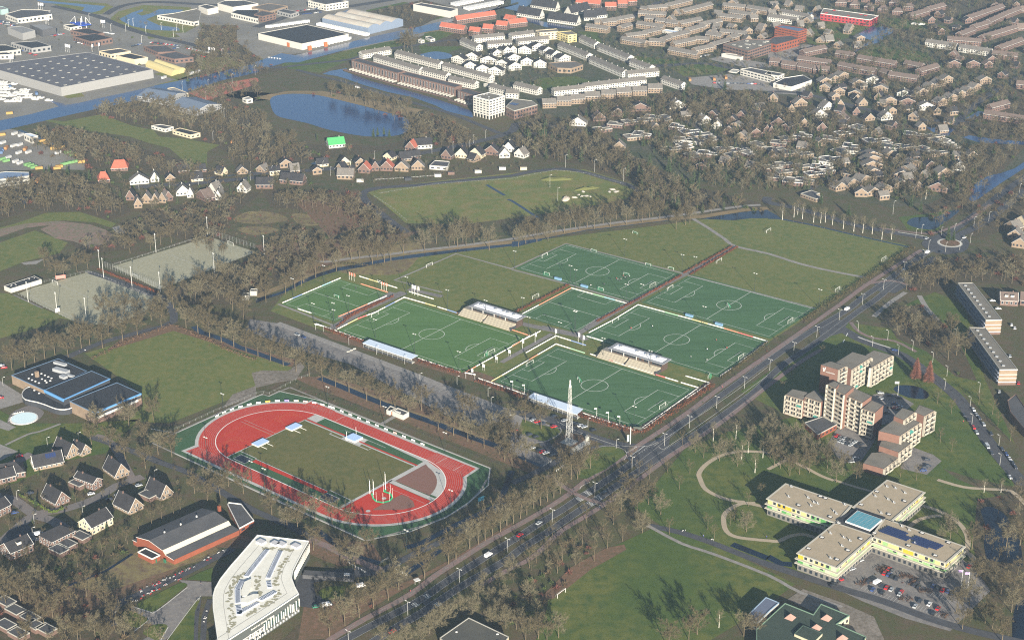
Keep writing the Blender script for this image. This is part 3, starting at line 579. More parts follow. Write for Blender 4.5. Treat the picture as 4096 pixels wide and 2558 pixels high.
for tt in (-13.2, -4.8):
 b = MB(); b.tube(T(34.6, tt, .2), T(34.6, tt, 6.2), .10, .08, steel_w); b.box(T(34.6, tt), TU, TV, .9, .25, .2, .45, foam_m); b.build('upright', t)
# hammer cage
t = thing('throwing_cage', 'tall hammer cage of white poles with green net around the throwing circle', 'throwing cage', T(101, -51, .2)); green_net = mat('green_net', (.03, .42, .17), rough=.8)
cg = [(99, -56), (103, -57.5), (107, -56), (108.5, -52), (107, -48), (103, -45.5), (98, -46)]
b = MB()
for s_, t_ in cg: b.tube(T(s_, t_, .2), T(s_, t_, 7.0), .06, .05, steel_w)
for s_, t_, h in ((93.4, -53, 9), (95.4, -52, 9), (97, -43.5, 11)):
 b.tube(T(s_, t_, .2), T(s_, t_, h), .16, .13, steel_w)
 b.tube(T(s_, t_, h), T(s_-2, t_+1.5, h), .09, .09, steel_w)
b.build('pole', t)
b = MB()
for i in range(len(cg)-1):
 a, c = T(*cg[i], .25), T(*cg[i+1], .25); ribbon(b, [a, c], 1.1, .5, green_net); ribbon(b, [a, c], .35, 1.0, green_net)
ribbon(b, [T(94, -52, 0), T(99, -56)], 1.0, .45, green_net); ribbon(b, [T(98, -46, 0), T(97, -43)], 1.2, .45, green_net); b.build('net', t)
b = MB()
c = T(103.5, -51.5); p = [c+Vector((math.cos(a), math.sin(a), 0))*1.4 for a in [i*math.pi/8 for i in range(16)]]; b.face([(v.x, v.y, .27) for v in p], tile_m)
c = T(106.7, -68.2); p = [c+Vector((math.cos(a), math.sin(a), 0))*1.4 for a in [i*math.pi/8 for i in range(16)]]; b.face([(v.x, v.y, .27) for v in p], tile_m); tag(b.build('throwing_circle_surface'), kind='structure')
# advertising boards around the track
bcol = [('white', (.72, .72, .68)), ('white', (.70, .71, .70)), ('orange', (.75, .36, .05)), ('white', (.72, .70, .66)), ('violet', (.22, .18, .50)), ('cream', (.65, .60, .42)), ('pink', (.62, .35, .32))]
bm = {n+str(i): mat('board_'+n+str(i), c, var=.1, scale=1.0) for i, (n, c) in enumerate(bcol)}
pos = []
for i in range(14):
 a = math.pi*(1.03-.50*i/13); pos.append((T(SA+51.5*math.cos(a), -RC_+51.5*math.sin(a)), math.atan2(TU.y, TU.x)+a+math.pi/2))
for i in range(11): pos.append((T(-4+7.9*i, 13.0), math.atan2(TU.y, TU.x)))
ci = [0, 0, 1, 0, 1, 0, 2, 1, 4, 5, 6, 1, 0, 0, 0, 1, 0, 0, 1, 0, 0, 6, 0, 1, 0]
for i, (p, a) in enumerate(pos):
 c = ci[i]; k = list(bm)[c]; ax = Vector((math.cos(a), math.sin(a), 0)); ay = Vector((-ax.y, ax.x, 0))
 t = thing('advertising_board', f"{bcol[c][0]} board outside the red track, {nth(i)} along it from the left", 'board', p, 'advertising boards around the running track')
 b = MB(); b.box(p, ax, ay, 1.5, .08, .35, 1.25, bm[k]); b.build('panel', t)
 b = MB(); b.box(p+ax*1.2, ax, ay, .06, .2, .1, .4, steel_w); b.box(p-ax*1.2, ax, ay, .06, .2, .1, .4, steel_w); b.build('foot', t)
# ================================================================ buildings: kit
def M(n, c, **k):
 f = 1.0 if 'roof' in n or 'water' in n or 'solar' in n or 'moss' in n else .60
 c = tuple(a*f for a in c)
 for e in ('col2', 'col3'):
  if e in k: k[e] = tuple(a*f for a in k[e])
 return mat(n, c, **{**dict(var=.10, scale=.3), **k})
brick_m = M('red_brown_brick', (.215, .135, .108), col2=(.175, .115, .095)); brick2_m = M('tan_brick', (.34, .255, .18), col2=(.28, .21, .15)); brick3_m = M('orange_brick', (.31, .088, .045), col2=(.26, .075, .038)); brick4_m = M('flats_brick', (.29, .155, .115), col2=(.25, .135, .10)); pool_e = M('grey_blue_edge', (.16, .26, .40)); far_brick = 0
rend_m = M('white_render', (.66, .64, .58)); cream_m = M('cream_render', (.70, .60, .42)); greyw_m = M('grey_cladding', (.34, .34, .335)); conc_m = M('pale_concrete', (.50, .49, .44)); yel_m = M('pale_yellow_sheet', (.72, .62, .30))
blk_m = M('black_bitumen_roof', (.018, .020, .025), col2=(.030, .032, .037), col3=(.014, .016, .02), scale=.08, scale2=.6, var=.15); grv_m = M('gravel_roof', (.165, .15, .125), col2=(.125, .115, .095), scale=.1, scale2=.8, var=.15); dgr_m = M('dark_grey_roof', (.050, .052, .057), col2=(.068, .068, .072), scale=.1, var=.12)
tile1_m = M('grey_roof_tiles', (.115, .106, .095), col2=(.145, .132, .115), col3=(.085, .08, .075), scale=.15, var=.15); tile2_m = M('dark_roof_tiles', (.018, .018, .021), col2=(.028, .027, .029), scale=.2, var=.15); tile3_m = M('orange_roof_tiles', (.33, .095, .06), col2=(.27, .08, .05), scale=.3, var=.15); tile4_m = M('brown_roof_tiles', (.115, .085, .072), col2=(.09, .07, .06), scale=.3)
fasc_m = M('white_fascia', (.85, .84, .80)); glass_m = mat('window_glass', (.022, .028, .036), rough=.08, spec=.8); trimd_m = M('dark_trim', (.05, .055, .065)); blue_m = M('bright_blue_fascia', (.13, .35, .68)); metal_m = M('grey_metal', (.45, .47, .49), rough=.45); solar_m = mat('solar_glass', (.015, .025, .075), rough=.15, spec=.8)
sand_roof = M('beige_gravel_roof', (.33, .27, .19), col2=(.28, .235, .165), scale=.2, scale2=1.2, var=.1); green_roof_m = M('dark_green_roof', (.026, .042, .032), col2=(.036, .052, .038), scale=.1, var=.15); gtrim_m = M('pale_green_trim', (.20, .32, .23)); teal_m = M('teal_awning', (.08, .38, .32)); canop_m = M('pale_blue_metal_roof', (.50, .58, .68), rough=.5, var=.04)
def PL(c, s, h): return [Vector((p.x, p.y, 0)) for p in Q(c, s, h)]
def ccw(p):
 ar = sum(p[i].x*p[(i+1) % len(p)].y-p[(i+1) % len(p)].x*p[i].y for i in range(len(p))); return p if ar > 0 else p[::-1]
def block_at(pts):
 c = sum(pts, Vector((0, 0, 0)))/len(pts); BL.append((c.x, c.y, max((p-c).length for p in pts)*.85))
BL = []
WMESH = {}
def win_mesh(w, h, fm, gm):
 k = (round(w, 1), round(h, 1), fm.name, gm.name)
 if k not in WMESH:
  b = MB(); w2 = k[0]/2; h2 = k[1]/2; t = .10; X = Vector((1, 0, 0)); Y = Vector((0, 1, 0))
  b.face([(-w2, -.03, -h2), (w2, -.03, -h2), (w2, -.03, h2), (-w2, -.03, h2)], gm)
  for x0, x1, z0, z1 in ((-w2-t, w2+t, h2, h2+t), (-w2-t, w2+t, -h2-t, -h2), (-w2-t, -w2, -h2, h2), (w2, w2+t, -h2, h2)):
   b.prism([Vector((x0, -.08, 0)), Vector((x1, -.08, 0)), Vector((x1, .02, 0)), Vector((x0, .02, 0))], z0, z1, fm)
  o = b.build('window'); me = o.data; bpy.data.objects.remove(o); WMESH[k] = me
 return WMESH[k]
def wins(t, A, B, z0, z1, rows, cols, wf=.5, hf=.5, fm=None, gm=None, name='window', skip=None, out=.03):
 """window parts in rows and columns on the wall A-B (outside is on the right of A->B)"""
 fm = fm or fasc_m; gm = gm or glass_m; d = B-A; d.z = 0; Ln = d.length; d.normalize(); nrm = Vector((d.y, -d.x, 0)); cw = Ln/cols; rh = (z1-z0)/rows; me = win_mesh(cw*wf, rh*hf, fm, gm); ang_ = math.atan2(d.y, d.x)
 for r in range(rows):
  for c in range(cols):
   if skip and skip(r, c): continue
   o = bpy.data.objects.new(name, me); COL.objects.link(o); o.parent = t; p = A+d*cw*(c+.5)+nrm*out; o.location = (p.x-t.location.x, p.y-t.location.y, z0+rh*(r+.5)-t.location.z); o.rotation_euler = (0, 0, ang_)
def winq(b, A, B, z0, z1, rows, cols, wf=.5, hf=.45, gm=None):
 """windows drawn into a far wall"""
 gm = gm or glass_m; d = B-A; d.z = 0; Ln = d.length; d.normalize(); nrm = Vector((d.y, -d.x, 0))*.03; cw = Ln/cols; rh = (z1-z0)/rows
 for r in range(rows):
  for c in range(cols):
   p = A+d*cw*(c+.5-wf/2)+nrm; q_ = A+d*cw*(c+.5+wf/2)+nrm; a, e = z0+rh*(r+.5-hf/2), z0+rh*(r+.5+hf/2); b.face([(p.x, p.y, a), (q_.x, q_.y, a), (q_.x, q_.y, e), (p.x, p.y, e)], gm)
def seen(A, B):
 """does the wall A-B (counterclockwise footprint) face the camera side"""
 d = B-A; n = Vector((d.y, -d.x, 0)); return n.dot(-(A+B)/2) > 0
def flat(name, label, cat, pts, h, wm, rm, par=.5, tm=None, z0=0, nwin=None, far=True, group=None, th=None, floors=None, wf=.5, hf=.45, wz=(0, 0)):
 """a flat roofed building: wall, roof, parapet (> windows)"""
 pts = ccw(pts); c = sum(pts, Vector((0, 0, 0)))/len(pts); t = th or thing(name, label, cat, (c.x, c.y, 0), group); block_at(pts)
 b = MB(); N = len(pts)
 for i in range(N):
  a, e = pts[i], pts[(i+1) % N]; b.face([(a.x, a.y, z0), (e.x, e.y, z0), (e.x, e.y, h), (a.x, a.y, h)], wm)
 fl = floors or max(1, int(h/3.3))
 if far:
  for i in range(N):
   a, e = pts[i], pts[(i+1) % N]; ln = (e-a).length
   if ln > 4 and seen(a, e) and nwin != 0: winq(b, a, e, z0+wz[0]+.4, h-.3-wz[1], fl, max(1, int(ln/(nwin or 4.5))), wf, hf)
 b.build('wall', t)
 b = MB(); b.face([(p.x, p.y, h-.02) for p in pts], rm); b.build('roof', t)
 if par:
  b = MB(); inn = []
  for i in range(N):
   p0, p1, p2 = pts[i-1], pts[i], pts[(i+1) % N]; d1 = (p1-p0).normalized(); d2 = (p2-p1).normalized(); n1 = Vector((-d1.y, d1.x, 0)); n2 = Vector((-d2.y, d2.x, 0)); m = (n1+n2)/2; m = m/max(m.length_squared, .3); inn.append((p1+m*.35, p1-m*.06))
  for i in range(N):
   a, e = inn[i], inn[(i+1) % N]; z = h+par; q1, q2, r1, r2 = a[1], e[1], a[0], e[0]
   b.face([(q1.x, q1.y, h-.25), (q2.x, q2.y, h-.25), (q2.x, q2.y, z), (q1.x, q1.y, z)], tm or wm); b.face([(q1.x, q1.y, z), (q2.x, q2.y, z), (r2.x, r2.y, z), (r1.x, r1.y, z)], tm or wm); b.face([(r2.x, r2.y, h-.02), (r1.x, r1.y, h-.02), (r1.x, r1.y, z), (r2.x, r2.y, z)], tm or wm)
  b.build('parapet', t)
 if not far and nwin != 0:
  for i in range(N):
   a, e = pts[i], pts[(i+1) % N]; ln = (e-a).length
   if ln > 3 and seen(a, e): wins(t, a, e, z0+wz[0]+.3, h-.3-wz[1], fl, max(1, int(ln/(nwin or 4.0))), wf, hf)
 return t, pts
def rooftop(t, pts, h, n, seed, m=None, s=1.2, name='roof_vent', hh=.9):
 r = random.Random(seed); pts = ccw(pts); xs = [p.x for p in pts]; ys = [p.y for p in pts]; k = 0; tries = 0; c = sum(pts, Vector((0, 0, 0)))/len(pts)
 while k < n and tries < 400:
  tries += 1; p = Vector((r.uniform(min(xs), max(xs)), r.uniform(min(ys), max(ys)), 0)); pp = c+(p-c)*1.15
  if not inside(pp, pts): continue
  b = MB(); a = math.atan2((pts[1]-pts[0]).y, (pts[1]-pts[0]).x); X = Vector((math.cos(a), math.sin(a), 0)); b.box(p, X, Vector((-X.y, X.x, 0)), s*r.uniform(.4, .6), s*r.uniform(.35, .5), h, h+hh*r.uniform(.6, 1.2), m or metal_m); b.build(name, t); k += 1
def pitched(name, label, cat, A, B, dep, eave, ridge, wm, rm, front_gable=False, chim=1, wcols=None, far=True, group=None, hip=0.0, trim=True, dormer=0, solar=0, th=None, flip=False):
 """a house with a ridge: A-B is its near wall on the ground, dep metres deep behind it"""
 A, B = Vector((A.x, A.y, 0)), Vector((B.x, B.y, 0))
 if A.x > B.x: A, B = B, A
 d = (B-A); L = d.length; d.normalize(); n = Vector((-d.y, d.x, 0))
 if n.y < 0: n = -n
 pts = [A, B, B+n*dep, A+n*dep]; c = (A+B)/2+n*dep/2; t = th or thing(name, label, cat, (c.x, c.y, 0), group); block_at(pts)
 if front_gable: X, Y, lx, ly = n, -d, dep, L; O = B
 else: X, Y, lx, ly = d, n, L, dep; O = A
 P3 = lambda x, y, z: (O.x+X.x*x+Y.x*y, O.y+X.y*x+Y.y*y, z)
 W_ = MB()
 for i in range(4):
  a, e = pts[i], pts[(i+1) % 4]; W_.face([(a.x, a.y, 0), (e.x, e.y, 0), (e.x, e.y, eave), (a.x, a.y, eave)], wm)
 if not hip:
  for x in (0, lx): W_.face([P3(x, 0, eave), P3(x, ly, eave), P3(x, ly/2, ridge-.12)], wm)
 if far:
  for i in range(4):
   a, e = pts[i], pts[(i+1) % 4]; ln = (e-a).length
   if seen(a, e): winq(W_, a, e, .5, eave, 2 if eave > 4.5 else 1, max(2, int(ln/(wcols or 2.8))), .5, .45)
 W_.build('wall', t)
 o = .45; sl = (ridge-eave)/(ly/2); ze = eave-o*sl*.6; hx = hip*ly/2; R_ = MB(); th_ = .22
 r0, r1 = (hx, lx-hx) if hip else (-o*.6, lx+o*.6); e0, e1 = -o*.6, lx+o*.6
 f1 = [P3(e0, -o, ze), P3(e1, -o, ze), P3(r1, ly/2, ridge), P3(r0, ly/2, ridge)]; f2 = [P3(e1, ly+o, ze), P3(e0, ly+o, ze), P3(r0, ly/2, ridge), P3(r1, ly/2, ridge)]
 R_.face(f1, rm); R_.face(f2, rm)
 if hip: R_.face([P3(e0, ly+o, ze), P3(e0, -o, ze), P3(r0, ly/2, ridge)], rm); R_.face([P3(e1, -o, ze), P3(e1, ly+o, ze), P3(r1, ly/2, ridge)], rm)
 rf = R_.build('roof', t)
 F_ = MB(); fm = fasc_m if trim else trimd_m
 for a, e in ((f1[0], f1[1]), (f2[0], f2[1])): F_.face([(a[0], a[1], a[2]-th_), (e[0], e[1], e[2]-th_), e, a], fm)
 if not hip:
  for a, e in ((f1[0], f1[3]), (f1[1], f1[2]), (f2[0], f2[3]), (f2[1], f2[2])): F_.face([(a[0], a[1], a[2]-th_), (e[0], e[1], e[2]-th_), e, a], fm)
  if trim and not far:
   for s_, a, e in ((-1, f1[0], f1[3]), (1, f1[1], f1[2]), (-1, f2[1], f2[2]), (1, f2[0], f2[3])):
    w_ = Vector((X.x, X.y, 0))*.22; F_.face([(a[0], a[1], a[2]+.02), (e[0], e[1], e[2]+.02), (e[0]-w_.x*(-1 if s_ < 0 else 1), e[1]-w_.y*(-1 if s_ < 0 else 1), e[2]+.02), (a[0]-w_.x*(-1 if s_ < 0 else 1), a[1]-w_.y*(-1 if s_ < 0 else 1), a[2]+.02)], fm)
 F_.build('fascia', t)
 for k in range(chim):
  x = lx*(k+.5)/chim if chim > 1 else lx*.72; b = MB(); p = P3(x, ly/2+.4, 0); b.box(p, Vector((X.x, X.y, 0)), Vector((Y.x, Y.y, 0)), .35, .35, ridge-.6, ridge+.9, brick_m if wm is not rend_m else conc_m); ch = b.build('chimney', t)
 if not far:
  for i in range(4):
   a, e = pts[i], pts[(i+1) % 4]; ln = (e-a).length
   if seen(a, e):
    wins(t, a, e, .4, eave, 2 if eave > 4.5 else 1, max(2, int(ln/3)), .42, .5)
    gable = (front_gable and i in (0, 2)) or (not front_gable and i in (1, 3))
    if gable and not hip: m_ = (a+e)/2; dd = (e-a)*.18; wins(t, m_-dd, m_+dd, eave-.3, eave+(ridge-eave)*.55, 1, 2, .45, .55)
 sd = 1 if (Vector((Y.x, Y.y, 0)).y > 0) == (not front_gable) else 1
 for k in range(dormer):
  x = lx*(k+1)/(dormer+1); b = MB(); yy = ly*.2; zb = eave+sl*yy; p0 = P3(x, ly*.30, 0); b.box(p0, Vector((X.x, X.y, 0)), Vector((Y.x, Y.y, 0)), 1.3, ly*.13, zb-.1, zb+1.5, rend_m, tile2_m); b.build('dormer', t)
 if solar:
  b = MB(); x0, x1 = lx*.45, lx*.8
  def rp(x, y): z = eave+sl*y+.10; return P3(x, y, z)
  for i in range(solar):
   for j in range(2):
    u0 = x0+(x1-x0)*i/solar; u1 = u0+(x1-x0)/solar*.9; v0 = ly*(.08+.19*j); v1 = v0+ly*.17; b.face([rp(u0, v0), rp(u1, v0), rp(u1, v1), rp(u0, v1)], solar_m)
  b.build('solar_panel', rf)
 return t
STY = {  # wall, roof
 'w': (rend_m, tile1_m, 'grey roofed white'), 'b': (brick_m, tile4_m, 'brown roofed brick'), 't': (brick2_m, tile1_m, 'grey roofed tan brick'), 'd': (brick2_m, tile2_m, 'dark roofed tan brick'), 'k': (brick_m, tile2_m, 'dark roofed brick'), 'o': (brick_m, tile3_m, 'orange roofed brick'), 'c': (cream_m, tile2_m, 'dark roofed cream'), 'W': (rend_m, tile2_m, 'dark roofed white')}
def rows(data, area, dep, eave, ridge, sty, noun='terrace row', cat='terrace', name='terraced_houses', front_gable=False, wcols=2.8, far=True, hip=0, chimstep=11, **kw):
 items = []; c = 0
 for tk in data.split():
  if tk[0] == '@': c = int(tk[1:]); continue
  s = sty
  if tk[-1].isalpha(): s = tk[-1]; tk = tk[:-1]
  v = [float(a) for a in tk.split(',')]; items.append((c, v, s))
 items.sort(key=lambda i: (i[0] % 4, i[1][0])); cn = {}; tt = {}
 for i in items: tt[i[2]] = tt.get(i[2], 0)+1
 for c, v, s in items:
  A, B = q(c, v[0], v[1]), q(c, v[2], v[3]); n = cn.get(s, 0); cn[s] = n+1
  lb = f"{STY[s][2]} {noun} {area}, {nth(n)} from the left" if tt[s] > 1 else f"{STY[s][2]} {noun} {area}"
  ln = (B-A).length; ch = 1 if ln < 14 else int(ln/chimstep)
  pitched(name, lb, cat, A, B, dep, eave, ridge, STY[s][0], STY[s][1], front_gable, ch, wcols, far, f"{noun}s {area}" if len(items) > 1 else None, hip, **kw)
# ================================================================ buildings: the suburbs (far)
rows('@1 1310,545,1725,655 1760,665,2200,785 1110,585,1540,710 1010,560,1280,515 1565,710,1790,765 1815,795,2060,845 2065,410,2350,385 1925,425,2080,490 2190,465,2419,450 2200,865,2419,925', 'behind the canal houses', 9, 5.6, 8.6, 'w')
rows('@2 0,385,215,358 62,440,350,412 430,465,700,575 725,600,1040,735 630,400,775,465 800,480,1090,595 1105,625,1290,690 1095,750,1390,722 690,868,1270,802 400,912,690,882 1405,790,1590,855 10,850,235,903 -60,930,60,935', 'in the white estate at the top centre', 9, 5.6, 8.6, 'w')
rows('@1 1845,590,1970,612 1980,567,2100,580 1970,662,2080,662 2080,692,2200,690 2190,702,2325,717 2120,602,2270,612 2240,547,2320,540 2340,522,2410,512 2260,632,2390,652', 'in the cluster by the small round pond', 9, 5.5, 9.5, 'W', 'pair of houses', 'house', 'semi_detached_house', True)
rows('@2 -20,512,45,507 58,507,180,512 192,487,310,477 -40,592,80,582 82,622,200,622 205,642,325,642 -30,672,90,662 292,527,390,512 372,567,465,542 442,602,555,582', 'in the cluster left of the long white rows', 9, 5.5, 9.5, 'W', 'pair of houses', 'house', 'semi_detached_house', True)
rows('@1 1900,235,2270,182 1735,292,1960,327 2010,337,2110,347 2140,310,2235,318 2265,278,2370,288 2340,217,2440,235 @2 -20,270,145,250 600,62,830,82 880,102,985,102 1000,77,1090,77 1100,57,1180,52', 'beside the far canal', 9, 5.5, 10, 'o', 'house row', 'terrace')
rows('@2 45,152,260,187 335,207,610,247 175,77,410,112 560,157,740,112 680,197,800,197 790,182,900,167', 'with steep roofs near the far canal', 11, 4, 12, 'W', 'house row', 'terrace')
rows('@2 860,257,1155,202 780,250,985,246 690,292,900,320 1045,307,1140,277 1170,267,1420,302 1085,387,1270,367 1270,357,1415,322 1190,167,1450,182 1290,122,1475,107 1480,97,1705,42 1250,212,1350,222 1350,237,1450,247 1450,252,1560,267 1600,267,1800,227 1680,332,1830,292 1830,272,1990,242 1630,152,1900,82 1985,92,2195,112 2040,157,2250,187 1930,192,2170,217 2210,112,2419,147 1290,432,1440,442 1440,422,1510,397 1510,392,1680,352 1020,412,1250,452 1470,512,1740,562 1740,522,1910,487 1540,462,1735,422 1910,472,2080,422 1720,412,1860,422 1825,367,1970,387 1960,342,2210,367 2080,402,2150,382', 'in the brick estate at the top', 8.5, 5.4, 8.4, 't')
rows('@3 1360,192,1530,142 1530,132,1680,92 1900,217,2235,102 1830,372,1960,322 1960,302,2100,262 2100,252,2230,192 2230,190,2400,122 1690,417,2010,442 2040,402,2360,302 1480,442,1770,482w 1795,492,2100,537w 2200,502,2419,422 2110,552,2350,577 345,542,555,497 630,547,795,572 835,592,1000,620 1005,622,1190,652 270,602,575,642 10,622,110,632 120,647,255,667 270,667,410,692 425,697,575,707 650,657,815,692 815,692,1000,722 1045,717,1130,742 1130,752,1400,792 1275,642,1445,677 1450,722,1620,672 2115,1067,2285,1022 2030,1122,2419,1182 2340,840,2440,850', 'at the upper right', 8.5, 5.4, 8.6, 'b')
rows('@3 -10,202,262,237 100,152,385,207', 'with metal roof beside the river', 10, 5.5, 8.5, 'w')
rows('@3 635,62,740,66 770,82,865,86 905,102,1000,108 1035,125,1130,130 1170,145,1270,150 1275,100,1370,108 1140,62,1230,68 1010,48,1100,52 880,22,960,28 740,20,840,24', 'behind the red fronted flats', 10, 5.5, 9, 'b', 'square villa', 'villa', 'villa', hip=.9)
rows('@2 290,1027,420,1022 425,1002,560,1002 562,987,690,982 692,962,835,957 845,937,980,937 990,922,1130,917 1140,907,1275,907 1285,882,1420,882', 'in the curved line above the wooded gardens', 10, 5.6, 9.4, 't', 'pair of houses', 'house', 'semi_detached_house')
rows('@2 540,1187,700,1197w 770,1150,885,1142b 940,1102,1060,1102k 1115,1057,1310,1052k 1490,1032,1640,1022w 1610,1112,1700,1107k 1780,1182,1880,1162w 1885,1217,1985,1222w 1990,1272,2100,1272k 2020,1172,2130,1182k 2110,1122,2210,1132k 2095,1322,2220,1342t 2240,1302,2370,1292k 2375,1262,2440,1262k 20,1480,110,1500w 950,1420,1070,1425t @3 190,1062,250,1062t 250,1012,370,1002t 520,1047,620,1032w 420,1122,560,1112w 290,1202,390,1202t 610,1142,740,1162b 460,1242,560,1242k 0,1272,60,1272b 30,1192,160,1192k 1070,1142,1180,1132w 800,1092,870,1092k 0,960,90,965t', 'in the wooded villa gardens', 9, 3.6, 9, 'k', 'villa', 'villa', 'villa', True)
rows('@3 490,812,600,802 585,792,680,782 665,762,760,742 795,832,915,822 925,792,1055,797w 480,862,580,872 620,902,725,902 755,922,880,932 990,872,1130,882 1215,922,1350,932w 1090,992,1215,992 1425,1047,1565,1042w 1410,917,1510,902 1505,872,1590,852 1580,832,1680,812 1650,792,1745,782 1600,1012,1700,992 1700,972,1790,952 1790,932,1860,922 1860,912,1940,892 1940,872,2010,852 1240,1002,1390,1002k 2000,802,2110,792 1690,642,1820,642k 1870,642,2000,642k', 'in the villa quarter at the right', 9, 5, 8.6, 't', 'house', 'house', 'detached_house', True)
rows('@7 640,302,740,282 745,272,860,242 870,242,970,202 820,347,940,352 945,347,1060,332 1065,327,1180,302 1195,272,1330,262 920,162,1080,152 890,92,1080,82 900,42,1080,22 1185,177,1355,182 1220,112,1360,150 1300,92,1470,62 @3 900,1512,1080,1500 1110,1500,1220,1490', 'with roof windows north of the road', 10, 4, 8, 't', 'house', 'house', 'detached_house', True)
rows('@7 1745,102,1860,107w 1600,172,1750,152t 1510,292,1690,312k 2230,650,2330,690t 2260,742,2390,762t 2300,822,2440,842t 2330,600,2440,640c', 'around the dark ponds at the right', 10, 4, 9, 'k', 'villa', 'villa', 'villa', True)
def bungalows(data, area):
 its = []; c = 0
 for tk in data.split():
  if tk[0] == '@': c = int(tk[1:]); continue
  x, y = [float(a) for a in tk.split(',')]; its.append((c, x, y))
 its.sort(key=lambda i: (i[0] % 4, i[1])); r = random.Random(3)
 for n, (c, x, y) in enumerate(its):
  p = q(c, x, y); a = r.choice((.35, .35, -.9, -.3)); X = Vector((math.cos(a), math.sin(a), 0)); Y = Vector((-X.y, X.x, 0)); l, w = r.uniform(7, 10), r.uniform(5, 7)
  pts = [p-X*l-Y*w, p+X*l-Y*w, p+X*l+Y*.2*w, p+X*.1*l+Y*.2*w, p+X*.1*l+Y*w, p-X*l+Y*w]
  t, _ = flat('bungalow', f"flat roofed bungalow with pale roof edge {area}, {nth(n)} from the left", 'bungalow', pts, 3.2, r.choice((rend_m, brick2_m, brick2_m, brick_m)), r.choice((grv_m, dgr_m, dgr_m, tile1_m)), .35, r.choice((fasc_m, conc_m, conc_m)), nwin=3.0, group='bungalows '+area)
  if r.random() < .6: b = MB(); b.box(p-X*l*.4, X, Y, .5, .5, 3, 4.6, brick_m); b.build('chimney', t)
bungalows('@2 850,1240 980,1195 1110,1170 1260,1155 1330,1130 1150,1310 1230,1290 1450,1140 1560,1215 1680,1265 1780,1290 1880,1330 1620,1340 1500,1430 1650,1400 1740,1350 1720,1490 1850,1470 2000,1430 2150,1440 2230,1470 2330,1390 2080,1495', 'among gardens right of centre')
bungalows('@3 100,1370 180,1330 330,1300 60,1430 210,1460 340,1475 590,1330 720,1280 860,1230 1000,1350 1110,1360 780,1400 700,1455 850,1445 1150,1405 1280,1405 1380,1290 1560,1310 1600,1355 1690,1360 1480,1435 1600,1465 1740,1400', 'in the gardens at the right')
bungalows('@7 60,180 240,220 345,215 160,130 440,150 560,110 330,80 480,90 40,90 150,60 600,10 520,30 430,360', 'nearest the road through the trees')
# canal-side houses: tall brick fronts over the quay
for i, (s, n) in enumerate((('905,650 1340,775', 14), ('1360,782 1880,912', 17), ('1905,937 2052,987', 5))):
 A, B = Q(1, s); d = (B-A).normalized(); nn = Vector((-d.y, d.x, 0)); nn = nn if nn.y > 0 else -nn
 pts = [A, B, B+nn*11, A+nn*11]; t, pts = flat('canal_houses', f"brick row of canal houses with white window strips, {['leftmost', 'middle', 'rightmost'][i]} of three", 'terrace', pts, 9.5, brick_m, dgr_m, .5, nwin=0, group='canal house rows')
 wins(t, A, B, 2.2, 8.8, 1, n, .38, .85, fasc_m, glass_m)
 b = MB()
 for k in range(n): p = A+d*((B-A).length*(k+.8)/n)-nn*4; b.box(p, d, nn, .12, 3.6, .2, 2.0, conc_m)
 b.build('garden_wall', t)
 b = MB(); ribbon(b, [A-nn*9-d*3, B-nn*9+d*3], 3, .7, brick_m); b.prism([A-nn*10.5-d*3, B-nn*10.5+d*3, B-nn*10.2+d*3, A-nn*10.2-d*3], 0, .7, brick_m); b.build('quay_deck', t)
# white tower
pts = PL(1, '2052,912 2205,950 2352,908 2197,877', 20); t, pts = flat('white_apartment_tower', 'white apartment tower standing on columns over the canal', 'apartment building', pts, 20, rend_m, grv_m, .5, fasc_m, z0=3.6, nwin=0)
for i in range(4):
 a, e = pts[i], pts[(i+1) % 4]
 if seen(a, e):
  wins(t, a, e, 4.2, 19.6, 6, 5, .62, .42)
  for k in range(6): p = a+(e-a)*(.04+.92*k/5); b = MB(); b.box(p+(pts[(i+2) % 4]-e).normalized()*.5, EU, EV, .35, .35, 0, 3.6, rend_m); b.build('column', t)
rooftop(t, pts, 20, 6, 1)
t, pts = flat('brick_annex', 'brick apartment block with gravel roof beside the white tower', 'apartment building', PL(2, '-60,1010 20,1050 240,992 190,955 20,935', 9), 9, brick_m, grv_m, .5, conc_m, nwin=4); b = MB(); b.box(q(2, 20, 985, 9), EU, EV, 4, 3, 9.05, 9.5, solar_m); b.build('solar_panel', t)
F = lambda nm, lb, cat, c, s, h, wm, rm, **k: flat(nm, lb, cat, PL(c, s, h), h, wm, rm, **k)
F('apartment_block', 'pale yellow apartment block at the end of the white rows, left part', 'apartment building', 2, '222,290 262,312 437,300 425,276', 9, cream_m, grv_m, floors=3); F('apartment_block', 'pale yellow apartment block with sunlit end wall, right part', 'apartment building', 2, '430,305 530,335 612,325 560,295', 9, yel_m, grv_m, floors=3)
F('meeting_hall', 'sandy brick meeting hall with irregular roof beside the play lawn', 'hall', 2, '340,600 430,645 560,650 672,615 600,582 440,590', 5.5, brick2_m, tile1_m)
t, pts = F('school_building', 'large brick school with dark roof by the market square', 'school', 2, '1995,422 2230,485 2450,415 2450,378 2200,372', 11, brick_m, grv_m, floors=3, wf=.75); rooftop(t, pts, 11, 10, 2, conc_m, 3)
F('school_annex', 'low white pavilion in front of the brick school', 'pavilion', 2, '1980,512 2160,545 2200,530 2030,505', 3.5, rend_m, conc_m, nwin=0)
F('orange_slab_building', 'tall orange and red brick slab with balconies at the top right', 'apartment building', 3, '65,256 290,300 368,276 140,238', 15, brick3_m, solar_m, floors=5, wf=.8, hf=.3); F('orange_link_building', 'orange brick link building below the tall orange slab', 'school', 3, '-40,400 80,425 300,365 210,338 60,350', 9, brick3_m, dgr_m, floors=2)
